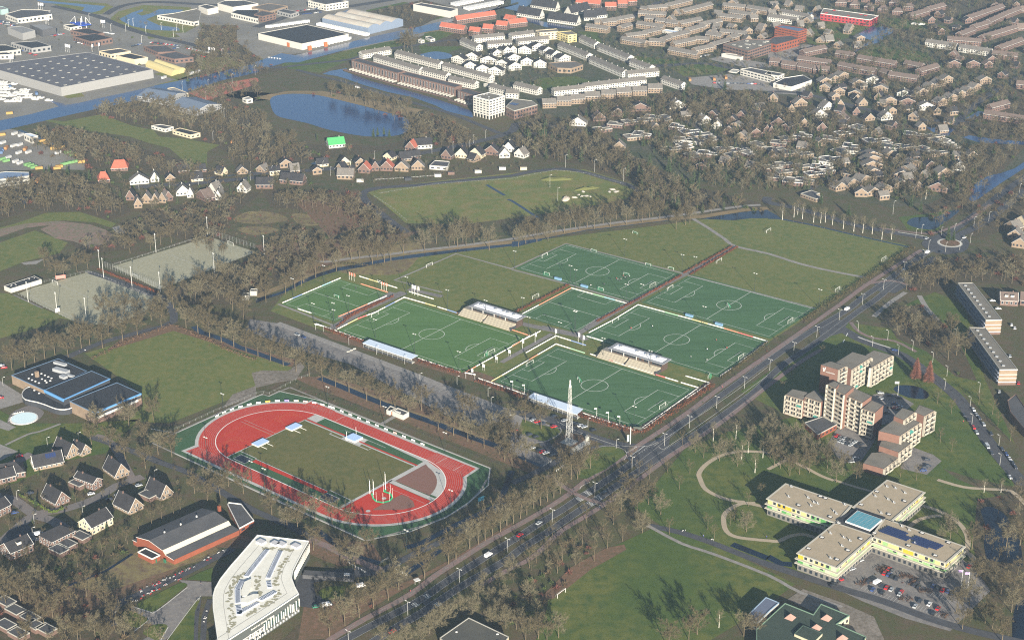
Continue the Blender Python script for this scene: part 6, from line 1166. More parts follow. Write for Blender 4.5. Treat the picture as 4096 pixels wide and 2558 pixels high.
def tri_mesh_(name, v, f, mats):
 me = bpy.data.meshes.new(name); v = np.asarray(v, np.float32); f = np.asarray(f, np.int32); me.vertices.add(len(v)); me.vertices.foreach_set('co', v.ravel()); me.loops.add(f.size); me.loops.foreach_set('vertex_index', f.ravel())
 me.polygons.add(len(f)); me.polygons.foreach_set('loop_start', np.arange(0, f.size, 3, dtype=np.int32)); [me.materials.append(m) for m in mats]; me.update(calc_edges=True); return me
beech_m = mat('beech_hedge_leaves', (.125, .042, .022), col2=(.085, .036, .02), scale=.3, rough=.95, spec=.1); darkh_m = mat('dark_hedge_leaves', (.050, .050, .022), col2=(.075, .055, .03), scale=.2, rough=.95, spec=.1); shrub_m = mat('shrub_bed', (.060, .034, .022), rough=.95); greenh_m = mat('green_hedge_leaves', (.075, .105, .020), rough=.95, spec=.1)
hedge(10, '610,905 900,990 1150,1062 1210,1075', 4, 2.4, beech_m, 'rusty beech hedge along the near side of the mast pitch'); hedge(10, '1225,1080 1500,900 1900,625', 4, 2.6, beech_m, 'rusty beech hedge between mast pitch and main road'); hedge(9, '640,90 1010,220', 3, 2, beech_m, 'rusty hedge below the white boards by the car park'); hedge(9, '1530,395 1930,515', 3, 2, beech_m, 'rusty hedge right of the car park shelter'); hedge(9, '2080,580 2419,700 @10 100,740', 3, 2, beech_m, 'rusty hedge right of the club entrance')
hedge(6, '0,1462 300,1310 540,1185', 1.6, 1.5, beech_m, 'thin rusty hedge left of the orange boards'); hedge(6, '2080,820 1620,1075', 1.2, 1.2, beech_m, 'thin rusty hedge left of the straight path'); hedge(6, '2130,825 1680,1090', 1.2, 1.2, beech_m, 'thin rusty hedge right of the straight path'); hedge(6, '1600,1095 1230,1300 @10 800,20', 1.2, 1.2, beech_m, 'thin rusty hedge along the path between the turf pitches')
hedge(7, '1375,830 1150,985 900,1150 650,1320 340,1530', 4.5, 2.6, darkh_m, 'tall dark hedge between grass fields and main road'); hedge(10, '2419,215 2280,330 1975,560', 2, 1.5, darkh_m, 'dark hedge behind the middle pitch'); hedge(4, '925,1038 1500,1265', 2, 1.6, beech_m, 'rusty hedge below the fence of the far sandy pitch'); hedge(12, '185,150 340,230 490,322 590,285 580,260', 1.2, 1.3, greenh_m, 'clipped yellow green hedge around the corner garden'); hedge(5, '1180,1335 830,1500', 1.5, 1.3, beech_m, 'rusty hedge beside the lane of the small bright pitch')
hedge(5, '1300,1290 900,1480 @9 760,75', 1.4, 1.3, beech_m, 'thin hedge left of the bright pitch boards'); hedge(8, '860,380 1250,190 1620,55', 3, 1.8, mat('bramble_leaves', (.11, .06, .035), col2=(.08, .055, .03), scale=.3), 'brown bramble strip along the lane by the pool field', 8); hedge(8, '1660,70 1900,170 2150,290 2419,390', 3, 1.8, MATS['bramble_leaves'], 'brown bramble strip beside the ditch of the pool field', 8)
hedge(5, '500,1070 780,985 1200,1010', 2, 1.6, darkh_m, 'low dark hedge beside the canal left of the pitches', 8)
for i, s in enumerate(('1030,870 1090,830 1130,870 1080,900', '1240,940 1300,900 1400,960 1350,1010', '1240,1120 1300,1140 1370,1130', '850,1000 960,960', '1420,1050 1560,1060', '1640,1300 1700,1270')): hedge(15, s, 4, 1.2, shrub_m, f'rusty shrub bed in the care home car park, {nth(i)} from the top left', 14)
# fences with posts
fm_ = mat('fence_steel', (.30, .31, .30), rough=.6); fd_ = mat('dark_fence_steel', (.06, .07, .06), rough=.6)
def post_mesh(h, r, m):
 b = MB(); b.tube((0, 0, 0), (0, 0, h), r, r, m, 5); o = b.build('post'); me = o.data; bpy.data.objects.remove(o); return me
def fence(c, s, h, step, label, m=None, rails=2, r=.06):
 m = m or fm_; pts = Q(c, s) if isinstance(s, str) else s; t = thing('wire_fence', label, 'fence', tuple(pts[0])); me = post_mesh(h, r, m); L = sum((pts[i+1]-pts[i]).length for i in range(len(pts)-1)); n = min(98, max(2, int(L/step)))
 for p, a in along(pts, n=n): o = bpy.data.objects.new('post', me); COL.objects.link(o); o.parent = t; o.location = p-pts[0]+Vector((0, 0, .1))
 b = MB()
 for i in range(len(pts)-1):
  for k in range(rails): z = .1+h*(1-k/max(rails, 1)*.9); b.tube((pts[i].x, pts[i].y, z), (pts[i+1].x, pts[i+1].y, z), .04, .04, m, 3, False)
 b.build('rail', t); return t
fence(4, '985,1015 1250,1110 1510,1225', 5.0, 3, 'tall wire fence between the two sandy pitches', rails=5); fence(4, '1965,700 2200,780 2419,850', 5, 4, 'tall wire fence at the far end of the upper sandy pitch', rails=4); fence(4, '1965,712 1480,870 1060,1000', 1.5, 5, 'low fence along the left side of the upper sandy pitch'); fence(4, '160,1268 390,1380 640,1500', 1.4, 4, 'low fence on the lower edge of the near sandy pitch'); fence(4, '400,1165 830,1060', 2, 4, 'fence behind the goal by the low clubhouse'); fence(4, '850,1060 1500,1310', 1.2, 4, 'low fence beside the paved walk of the sandy pitches')
fence(8, '1520,1095 1700,1020 2000,880 2419,700 @9 0,700 70,690 120,705 400,560 520,520', 1.6, 5, 'fence on the upper left side of the running track'); fence(9, '600,680 900,800 1200,930', 1.3, 5, 'fence beside the far track straight, left part', fd_); fence(9, '1260,965 1700,1130 2100,1300 2330,1380', 1.3, 5, 'fence beside the far track straight, right part', fd_); fence(5, '30,1385 300,1270 590,1150 800,1075', 1.8, 4, 'dark wire fence left of the small bright pitch', fd_)
fence(-1, [T(SB+53.5*math.cos(a), -RC_+53.5*math.sin(a)) for a in [R(-95+i*8) for i in range(17)]], 1.1, 4, 'low rail fence around the near curve of the track', fd_); fence(5, '1120,190 1300,180 1700,150', .8, 3, 'low white fence along the far edge of the rough field', steel_w); fence(5, '1110,340 1280,450 1430,580', .9, 5, 'low wooden fence on the left edge of the rough field'); fence(5, '1160,320 1700,230 2419,180 @6 400,100 700,130 1050,230', .9, 6, 'post row between the asphalt track and the rough field')
fence(13, '530,625 690,690', 1.2, 3, 'fence between brick lane and college garden', fd_); fence(12, '1000,1330 1010,1240 1100,1150 1300,1060 1700,880 2150,640', 1.2, 4, 'fence along the bicycle racks below the gymnasium', fd_)
for i, (c, s) in enumerate(((13, '870,790 1040,885'), (13, '1180,790 1255,745'), (13, '1300,845 1370,805'), (13, '1310,850 1430,910'), (10, '292,1390 378,1335'), (10, '410,1435 490,1380'))): fence(c, s, 1.3, 2.2, f'white bridge railing over the ditch, {nth(i)} along the water from the bottom left', steel_w, 3, .08)
fence(1, '110,545 240,560', .8, 3, 'white lift bridge frame beside the far canal', steel_w, 3, .4)
# lamps
gal = mat('galvanised_steel', (.36, .36, .34), rough=.5); dgal = mat('dark_green_steel', (.02, .03, .028), rough=.5); lampw = mat('lamp_housing', (.55, .55, .52))
def make_lamp(arms, h, m, name, head=(.5, .18, .12), r=.11):
 t = thing(name, 'lamp', 'street lamp'); b = MB(); b.tube((0, 0, 0), (0, 0, h), r, r*.7, m, 6); b.build('pole', t)
 for s in ((-1, 1) if arms == 2 else (1,)):
  b = MB(); b.tube((0, 0, h-.05), (s*1.3, 0, h+.15), .06, .05, m, 4); b.build('arm', t); b = MB(); b.prism([Vector((s*1.3-head[0], -head[1], 0)), Vector((s*1.3+head[0], -head[1], 0)), Vector((s*1.3+head[0], head[1], 0)), Vector((s*1.3-head[0], head[1], 0))], h+.05, h+.05+head[2]*1.5, lampw, bottom=True); b.build('lamp_head', t)
 return t
def make_flood(h, m):
 t = thing('floodlight_mast', 'mast', 'floodlight'); b = MB(); b.tube((0, 0, 0), (0, 0, h), .17, .10, m, 6); b.build('pole', t)
 b = MB(); b.tube((-1.1, 0, h-.1), (1.1, 0, h-.1), .06, .06, m, 4); b.build('crossbar', t)
 for s in (-1, 1): b = MB(); b.prism([Vector((s*1.0-.5, -.35, 0)), Vector((s*1.0+.5, -.35, 0)), Vector((s*1.0+.5, .35, 0)), Vector((s*1.0-.5, .35, 0))], h, h+.28, lampw, bottom=True); b.build('lamp_head', t)
 return t
def place(protof, items, lab, group, rz=None, sc=None, cat=None):
 P_ = None; K = None
 items = sorted(items, key=lambda i: q(*i[:3]).x/q(*i[:3]).y); n = len(items)
 for i, it in enumerate(items):
  p = q(*it[:3])+Vector((0, 0, .1)); a = it[3] if len(it) > 3 else (rz or 0); lb = f"{lab}, {nth(i)} from the left" if n > 2 else (f"{lab}, {['left', 'right'][i]} one" if n == 2 else lab)
  if P_ is None: P_ = protof(); K = [(c, kids(c)) for c in kids(P_)]; P_.location = p; P_.rotation_euler = (0, 0, a); P_['label'] = lb; P_['group'] = group; o = P_
  else: o = copy_tree(P_, p, a, lb, group, K)
  if cat: o['category'] = cat
 return P_
ra = math.atan2((q(14, 780, 145)-q(14, 380, 400)).y, (q(14, 780, 145)-q(14, 380, 400)).x)+math.pi/2
place(lambda: make_lamp(2, 8.5, gal, 'street_lamp'), [(13, 1922, 972), (13, 2375, 682), (13, 1435, 1280), (13, 875, 1560), (14, 380, 402), (14, 782, 147), (10, 1133, 1405), (10, 1440, 1187), (10, 1675, 1020), (10, 1932, 833), (10, 2195, 647), (11, 15, 477), (11, 242, 315), (11, 460, 165), (7, 672, 1512), (7, 890, 1366), (7, 1090, 1225), (7, 1285, 1060), (7, 1470, 945)], 'double armed street lamp in the main road median', 'double lamps along the main road', ra)
place(lambda: make_lamp(1, 8, gal, 'road_lamp'), [(7, 1515, 850), (7, 1635, 720), (7, 1760, 690), (7, 1910, 785), (7, 1945, 625), (7, 2085, 580), (7, 2375, 310), (7, 1675, 870), (7, 1395, 740), (7, 1810, 850), (7, 1450, 700)], 'grey road lamp around the roundabout', 'lamps at the roundabout', .6)
place(lambda: make_lamp(1, 7.5, gal, 'road_lamp'), [(11, 1130, 190), (11, 1365, 290), (11, 1230, 330), (11, 985, 250), (11, 850, 108), (11, 1690, 530), (11, 1670, 655), (11, 1908, 825), (11, 1925, 990), (11, 2180, 1190), (11, 2190, 1370), (11, 1555, 400), (11, 1770, 180), (11, 1995, 690)], 'grey lamp along the road right of the flats', 'lamps along the flats road', 2.4)
place(lambda: make_lamp(1, 8, gal, 'road_lamp'), [(4, 1315, 292), (4, 1603, 262), (4, 1875, 235), (4, 2367, 195), (4, 2040, 270), (5, 153, 140), (5, 388, 115), (5, 635, 95), (5, 897, 82), (5, 705, 150), (1, 2020, 1405), (1, 2055, 1355), (1, 1862, 1425), (1, 1663, 1458), (1, 2170, 1310), (1, 1120, 1512), (1, 1408, 1500)], 'tall lamp along the middle road', 'lamps along the middle road', 1.2)
place(lambda: make_lamp(1, 6, gal, 'garden_lamp'), [(12, 325, 415), (12, 785, 338), (12, 163, 190), (12, 312, 540), (8, 1465, 1500), (8, 745, 1145), (8, 30, 620), (8, 450, 1190), (9, 878, 235), (9, 1405, 415), (9, 1900, 610), (9, 2193, 720), (9, 1140, 325), (10, 717, 1010), (10, 985, 1210), (9, 1550, 580), (9, 2222, 810)], 'small lamp in streets and car parks left of the main road', 'small street lamps', .5)
place(lambda: make_flood(14.5, dgal), [(9, 1128, 172), (9, 1500, 312), (9, 1918, 482), (9, 740, 80), (10, 860, 352), (10, 1303, 475), (10, 1150, 1010), (10, 230, 890), (5, 545, 1530), (5, 875, 1455), (5, 735, 1525), (5, 645, 1165), (5, 1165, 1310), (5, 350, 1290), (5, 1425, 1275), (5, 1810, 1400), (5, 2170, 1500), (6, 25, 1025), (6, 100, 1475), (6, 550, 1165), (6, 598, 1205), (6, 1065, 910), (6, 1078, 1345), (6, 1604, 1060), (6, 1725, 1080), (6, 2290, 1240), (6, 1225, 1345), (6, 600, 1600), (10, 155, 150), (10, 592, 95), (10, 450, 200), (7, 480, 1395), (6, 1810, 1560)], 'dark green floodlight mast around the football pitches', 'pitch floodlights', ang)
place(lambda: make_flood(14, dgal), [(8, 2113, 882), (8, 1955, 1300), (9, 683, 815), (9, 1220, 1005), (9, 1787, 1255), (13, 1842, 300), (13, 85, 95), (13, 1423, 685), (8, 2380, 1530)], 'dark floodlight mast around the running track', 'track floodlights', -.7)
place(lambda: make_flood(15.5, lampw), [(4, 1963, 712), (4, 1475, 872), (4, 2025, 1060), (4, 1515, 1245), (4, 945, 1030), (4, 980, 1110), (4, 268, 1340), (4, 540, 1440), (4, 815, 1495), (4, 1248, 1190), (5, 78, 890)], 'pale floodlight mast around the sandy pitches', 'sandy pitch floodlights', 1.9)
place(lambda: make_lamp(1, 10, gal, 'court_lamp'), [(0, 1725, 862), (0, 1970, 842), (0, 1945, 952), (0, 2195, 790), (0, 2185, 885), (0, 2412, 712), (0, 2015, 1340), (0, 2120, 1120), (0, 2095, 1110)], 'pale lamp by the clay courts and their car park', 'clay court lamps', 1)
place(lambda: make_lamp(1, 12, gal, 'field_pole'), [(6, 1052, 200), (6, 780, 115), (6, 505, 72), (6, 358, 262), (6, 432, 385), (7, 1180, 515)], 'thin pole on the rough field and its far edge', 'poles at the rough field', 0, cat='pole')
place(lambda: make_lamp(1, 9, steel_w, 'yard_lamp'), [(0, 470, 170), (0, 845, 200), (0, 1260, 245), (0, 1190, 300), (0, 1215, 260), (0, 1380, 320), (0, 1525, 285), (0, 1340, 410), (0, 1640, 350), (0, 1730, 310), (0, 1860, 440), (0, 2100, 540), (0, 1050, 300), (0, 1670, 300)], 'lamp in the industrial area', 'industrial area lamps', .4)
# flags
def make_flag(h, col, name='flag_pole'):
 def f():
  t = thing(name, 'flag', 'flag'); b = MB(); b.tube((0, 0, 0), (0, 0, h), .09, .06, steel_w, 6); b.build('pole', t); b = MB(); fm2 = mat('flag_cloth_'+str(col[:3]), col)
  w, z0 = h*.17, h*.62
  if col[3]: w, z0 = h*.24, h*.85
  n = 5
  for i in range(n): x0, x1 = w*i/n, w*(i+1)/n; y0, y1 = .12*math.sin(i*1.3), .12*math.sin((i+1)*1.3); b.face([(x0+.06, y0, z0), (x1+.06, y1, z0-.03*i), (x1+.06, y1, h-.1-.03*i), (x0+.06, y0, h-.1)], fm2)
  b.build('cloth', t); return t
 return f
place(make_flag(6.5, (.55, .14, .09, 0)), [(5, 882, 1130), (5, 905, 1138), (5, 928, 1145), (5, 1187, 1222), (5, 1210, 1230), (5, 1233, 1237)], 'orange banner flag on a white pole beside the small bright pitch', 'orange banner flags', -.6)
place(make_flag(8, (.66, .66, .66, 0)), [(5, 1475, 1270), (5, 1500, 1278), (5, 1530, 1288), (10, 625, 215), (10, 670, 240), (10, 97, 275), (10, 218, 212), (10, 407, 180)], 'white banner pole beside the paved walk', 'white banner poles', -.6)
place(make_flag(6.5, (.60, .60, .58, 1)), [(10, 800, 915), (10, 910, 952), (10, 1018, 988), (10, 118, 690), (10, 8, 655)], 'small white flag along the near touchline of the mast pitch', 'touchline flags', math.pi)
place(make_flag(11, (.62, .62, .62, 1)), [(11, 1225, 720)], 'white flag on a tall pole beside the oval pond', 'tall flags', math.pi); place(make_flag(10, (.30, .22, .40, 1)), [(15, 1825, 1000), (15, 1888, 1022)], 'violet flag on a white pole in front of the care home', 'care home flags', math.pi)
place(make_flag(9, (.5, .5, .52, 0)), [(0, 365, 95), (0, 385, 97), (0, 402, 98), (0, 430, 235), (0, 443, 237), (0, 457, 240), (0, 620, 490), (0, 637, 495), (0, 655, 498), (0, 872, 495), (0, 935, 480), (0, 1975, 520), (0, 1998, 522), (0, 2020, 525), (0, 90, 600), (0, 103, 602), (0, 118, 604), (0, 957, 260), (0, 970, 262), (0, 985, 262)], 'company flag pole in the industrial area', 'company flags', .3)
# score board, gates, huts
def boxthing(name, lb, cat, c, x, y, sx, sy, z0, z1, m, a=ang, post=None, part='body', group=None):
 p = q(c, x, y); t = thing(name, lb, cat, tuple(p)+(), group) if False else thing(name, lb, cat, (p.x, p.y, .1), group); X = Vector((math.cos(a), math.sin(a), 0)); Y = Vector((-X.y, X.x, 0)); b = MB(); b.box(p, X, Y, sx/2, sy/2, z0, z1, m); b.build(part, t)
 if post:
  for s in (-1, 1): b = MB(); c2 = p+X*s*sx*.42; b.tube((c2.x, c2.y, 0), (c2.x, c2.y, z0+.1), post, post, gal, 5); b.build('post', t)
 return t
boxthing('score_board', 'dark score frame at the near right corner of the mast pitch', 'score board', 10, 1190, 1050, 6, .4, 1.2, 3.2, fd_, ang+.5, .12); boxthing('entrance_sign', 'white and green sign boards beside the junction', 'sign', 10, 1098, 1155, 1.6, .3, .8, 5.4, M('sign_white_green', (.55, .68, .58)), 0, .08); boxthing('sign_post', 'tall grey post with slim panel beside the junction', 'sign', 10, 1117, 1170, .5, .5, .1, 12, gal, 0)
boxthing('ticket_hut', 'small light kiosk on the island beside the lattice mast', 'kiosk', 10, 708, 1135, 2.0, 1.8, .1, 2.8, conc_m, .5); boxthing('scoreboard_panel', 'white panel on the lower corner of the near sandy pitch', 'board', 4, 545, 1445, 3.5, .3, 1, 4, fasc_m, .8, .1); boxthing('pink_banner', 'pink banner on the fence behind the near sandy pitch', 'banner', 4, 575, 1128, 7.5, .2, .8, 3.6, M('pink_banner', (.62, .27, .23)), .35, .08); boxthing('blue_info_board', 'pale blue board beside the near bend of the track', 'board', 13, 2128, 218, 4.2, .25, 1.6, 4.2, M('blue_board', (.10, .42, .60)), .6, .1)
for i, (c, x, y) in enumerate(((4, 2325, 1310), (4, 2400, 1270))): flat('pump_house', f"small brick hut with dark roof near the canal bend, {['left', 'right'][i]} one", 'hut', [q(c, x, y)+Vector(v) for v in ((-2.5, -2.5, 0), (2.5, -2.5, 0), (2.5, 2.5, 0), (-2.5, 2.5, 0))], 3.4, conc_m, blk_m, nwin=0)
for i, (c, x, y, lb) in enumerate(((6, 435, 1130, 'left one by the near touchline'), (6, 683, 1200, 'right one by the near touchline'), (6, 1675, 1478, 'one on the near side of the dark pitch'), (10, 1955, 48, 'one behind the middle pitch boards'))): boxthing('dugout', 'pale blue dugout bench shelter, '+lb, 'dugout', c, x, y, 6, 1.6, .1, 1.8, M('dugout_blue', (.22, .40, .58)), ang)
boxthing('entrance_gate', 'white gate frame at the club entrance by the car park', 'gate', 9, 600, 100, 8, .3, 4.2, 4.7, steel_w, -.5, .12); boxthing('entrance_gate', 'white gate frame between the two pitch entrances', 'gate', 9, 2025, 560, 8, .3, 4.2, 4.7, steel_w, -.4, .12)
for i, (x, y) in enumerate(((590, 720), (625, 722), (400, 700), (2300, 110))): boxthing('block_bench', f'low concrete block beside the car park lane, {nth(i)} of four', 'block', 9 if i < 3 else 9, [870, 900, 930, 2400][i], [300, 288, 273, 900][i], 2.2, 1, .1, .8, conc_m, .3, None, 'body', 'concrete blocks')
for i in range(4): boxthing('advertising_column', f'white double board on posts beside the bright pitch, {nth(i)} from the left', 'sign', 9, (2043, 2150, 2272, 2395)[i], (520, 475, 402, 340)[i], 1.6, .3, 2.5, 4.8, steel_w, ang, .1, 'panel', 'tall boards beside the bright pitch')
boxthing('bus_shelter', 'small white shelter at the path junction by the main road', 'shelter', 13, 1522, 980, 3, 2.6, 2.4, 2.7, fasc_m, .6, .1); boxthing('white_container', 'white box container beside the bicycle shed', 'container', 13, 862, 930, 3.2, 2.4, .1, 2.8, fasc_m, 0); boxthing('bicycle_shed', 'low dark bicycle shed right of the college', 'shed', 13, 690, 925, 28, 5, .1, 2.4, dgr_m, -.12)
# roundabout
rc0 = q(7, 1718, 785); t = thing('roundabout_island', 'round planted roundabout island with pale kerb ring', 'roundabout', tuple(rc0)); b = MB()
for r_, z, m in ((9.5, .32, kerb_m), (8.0, .42, leaf_m)): disc(b, rc0, r_, z, m)
b.build('kerb_ring', t)
b = MB(); ribbon(b, [rc0+Vector((math.cos(i*math.pi/16)*9.5, math.sin(i*math.pi/16)*9.5, 0)) for i in range(32)], 1.2, .22, kerb_m, closed=True); tag(b.build('roundabout_kerb'), kind='structure')
# painted lines
b = MB()
for ln, w in ((LANE_A, 2.6), (LANE_B, 2.6)):
 for sgn in (-1, 1): ZN[0] += .001; ribbon(b, ln, .18, .185+ZN[0], wornw_m, off=sgn*w)
for ln in (CYC,):
 for k in range(0, len(ln)-1, 2): ribbon(b, [ln[k], ln[k]+(ln[k+1]-ln[k])*.5], .15, .21, wornw_m)
def stripes(c, x0, y0, x1, y1, n, L_, w, m=white_m, z=.24):
 a, e = q(c, x0, y0), q(c, x1, y1); d = (e-a).normalized(); nn = Vector((-d.y, d.x, 0))
 for k in range(n): p = a+(e-a)*(k+.5)/n; ribbon(b, [p-nn*L_/2, p+nn*L_/2], w, z, m)
for a in ((14, 690, 110, 750, 145, 5, 3, .35), (14, 790, 150, 850, 190, 5, 3, .35), (14, 610, 170, 665, 200, 5, 3, .35), (14, 715, 215, 775, 245, 5, 3, .35), (10, 1090, 1250, 1180, 1195, 9, .8, .6), (10, 1115, 1285, 1255, 1190, 12, .8, .6), (10, 1105, 1325, 1330, 1180, 10, .4, .4), (13, 1590, 1085, 1640, 1115, 4, 3, .35), (13, 1480, 1165, 1530, 1195, 4, 3, .35), (13, 1690, 1165, 1740, 1190, 4, 3, .35), (11, 760, 110, 700, 230, 2, .5, 6)): stripes(*a)
lp = smooth(Q(9, '200,40 600,190 1000,340 1500,530 2000,730 2300,860'), 3); ribbon(b, lp, .15, .20, wornw_m);
for c, x0, y0, x1, y1, n in ((9, 60, 60, 500, 240, 16), (9, -20, 110, 400, 280, 14), (9, 1120, 430, 1900, 720, 24), (9, 1050, 520, 1500, 690, 14), (9, 1500, 720, 2300, 1010, 24), (15, 880, 1010, 1250, 1150, 12), (15, 1380, 1190, 1640, 1280, 9), (15, 1540, 1070, 1740, 1150, 7), (11, 620, 1130, 900, 1220, 9)): stripes(c, x0, y0, x1, y1, n, 4.5, .24, wornw_m, .19)
tag(b.build('road_markings'), kind='structure')
b = MB()
for c, s, w in ((10, '430,960 640,1060 900,1155 1010,1185 1180,1195 1300,1185 1380,1150', .35), (10, '690,1275 780,1215 870,1190 960,1190 1050,1220 1085,1265 1060,1320', .35), (10, '370,1190 440,1230 520,1255 600,1250 700,1205 738,1150 690,1090 580,1068', .35), (10, '130,920 400,1010 455,1020 460,1060 400,1110 300,1150 230,1150', .35), (10, '1385,1195 1420,1220 1480,1190 1900,900 2419,520', .3), (10, '1340,1190 1700,950 2100,680 2419,440', .3),
    (12, '1235,1190 1410,1245 1480,1240 1770,1015', .6), (12, '1270,1430 1390,1335 1400,1300', .5), (12, '1520,1512 1590,1390', .5), (12, '1560,1540 1700,1350 1850,1150 1900,1095', .4), (14, '640,90 660,60 740,20', .4), (7, '1225,682 1440,715 1500,730', 1.2), (11, '850,160 1000,215 1180,270', 1.4), (14, '780,235 830,240 820,270', .4)):
 ZN[0] += .001; ribbon(b, smooth(Q(c, s), 3), w, .19+ZN[0], kerb_m)
tag(b.build('kerb_stones'), kind='structure')
sheet('mast_island', [smooth(Q(10, '370,1190 440,1110 560,1070 680,1085 735,1130 730,1170 640,1225 530,1250 430,1230'), 3, True)], .165, leaf_m); sheet('island_ramp', [Q(10, '515,1250 695,1130 735,1135 735,1165 650,1220 560,1250')], .19, conc_m)
sheet('court_surface', [Q(10, '-10,1190 -10,1250')+Q(10, '10,1255')], .1, lot_m)
sheet('parking_grass', [Q(10, '100,935 240,985 430,1020 455,1050 420,1090 300,1145 170,1110 60,1060'), Q(10, '750,1230 860,1195 960,1195 1040,1220 1080,1265 900,1400 700,1500 600,1480')], .17, lawn_m)
sheet('plaza_lawn', [smooth(Q(12, '1290,1180 1480,1080 1700,975 1770,990 1740,1020 1480,1225 1400,1240'), 3, True), smooth(Q(12, '1155,1290 1200,1230 1380,1300 1390,1330 1290,1400 1180,1340'), 3, True), smooth(Q(12, '1350,1440 1450,1370 1560,1365 1580,1400 1500,1512 1400,1480'), 3, True), Q(12, '1590,1512 1800,1200 1900,1110 1840,1250 1830,1512'), Q(12, '1760,940 1900,870 2010,830 2000,960'), smooth(Q(13, '590,1060 700,1010 850,1010 800,1100 660,1140'), 3, True)], .20, lawn_m)
# sand heap and rubble on the rough field
def blob(name, lb, cat, c, x, y, rx, ry, h, m, seed, a=.8, jag=.15):
 p = q(c, x, y); t = thing(name, lb, cat, (p.x, p.y, .05)); r = random.Random(seed); b = MB(); n = 14; rings = [(1, 0), (.8, .5), (.45, .9)]; V = []
 for f, z in rings: V.append([(p.x+math.cos(a)*rx*f*math.cos(i*2*math.pi/n)*r.uniform(1-jag, 1+jag)-math.sin(a)*ry*f*math.sin(i*2*math.pi/n), p.y+math.sin(a)*rx*f*math.cos(i*2*math.pi/n)+math.cos(a)*ry*f*math.sin(i*2*math.pi/n)*r.uniform(1-jag, 1+jag), .05+h*z*r.uniform(.85, 1.15)) for i in range(n)])
 for k in range(2):
  for i in range(n): b.face([V[k][i], V[k][(i+1) % n], V[k+1][(i+1) % n], V[k+1][i]], m)
 b.face(V[2], m); b.build('heap', t); return t
blob('sand_heap', 'pale sand heap on the rough field', 'sand heap', 6, 508, 370, 6.5, 3.5, 2, M('heap_sand_roof', (.42, .36, .29)), 1, 1.3, .05)
rub = M('rubble_grey_roof', (.33, .31, .27));
for i, (x, y, a_, h) in enumerate(((590, 355, 4, 1.5), (630, 330, 3, 1.2), (672, 300, 4, 1.4), (700, 340, 5, 1.0), (660, 345, 3, 1.5), (740, 345, 3, 1), (950, 280, 5, 1.5), (985, 300, 5, 1.2), (920, 300, 4, 1.2))): blob('rubble_heap', f'grey rubble heap on the rough field, {nth(i)} in the scatter', 'rubble', 6, x, y, a_*.6, a_*.35, h*.7, rub, i+5, i, .35)
hill_m = mat('earth_bank_grass', (.085, .090, .026)); blob('earth_bank', 'low grassy earth bank curving on the rough field', 'earth bank', 6, 420, 185, 16, 3.5, 2.2, hill_m, 3, .1, .05); blob('earth_bank', 'low earth bank above the rubble heaps', 'earth bank', 6, 705, 275, 13, 2.5, 2.0, hill_m, 4, .35, .05)
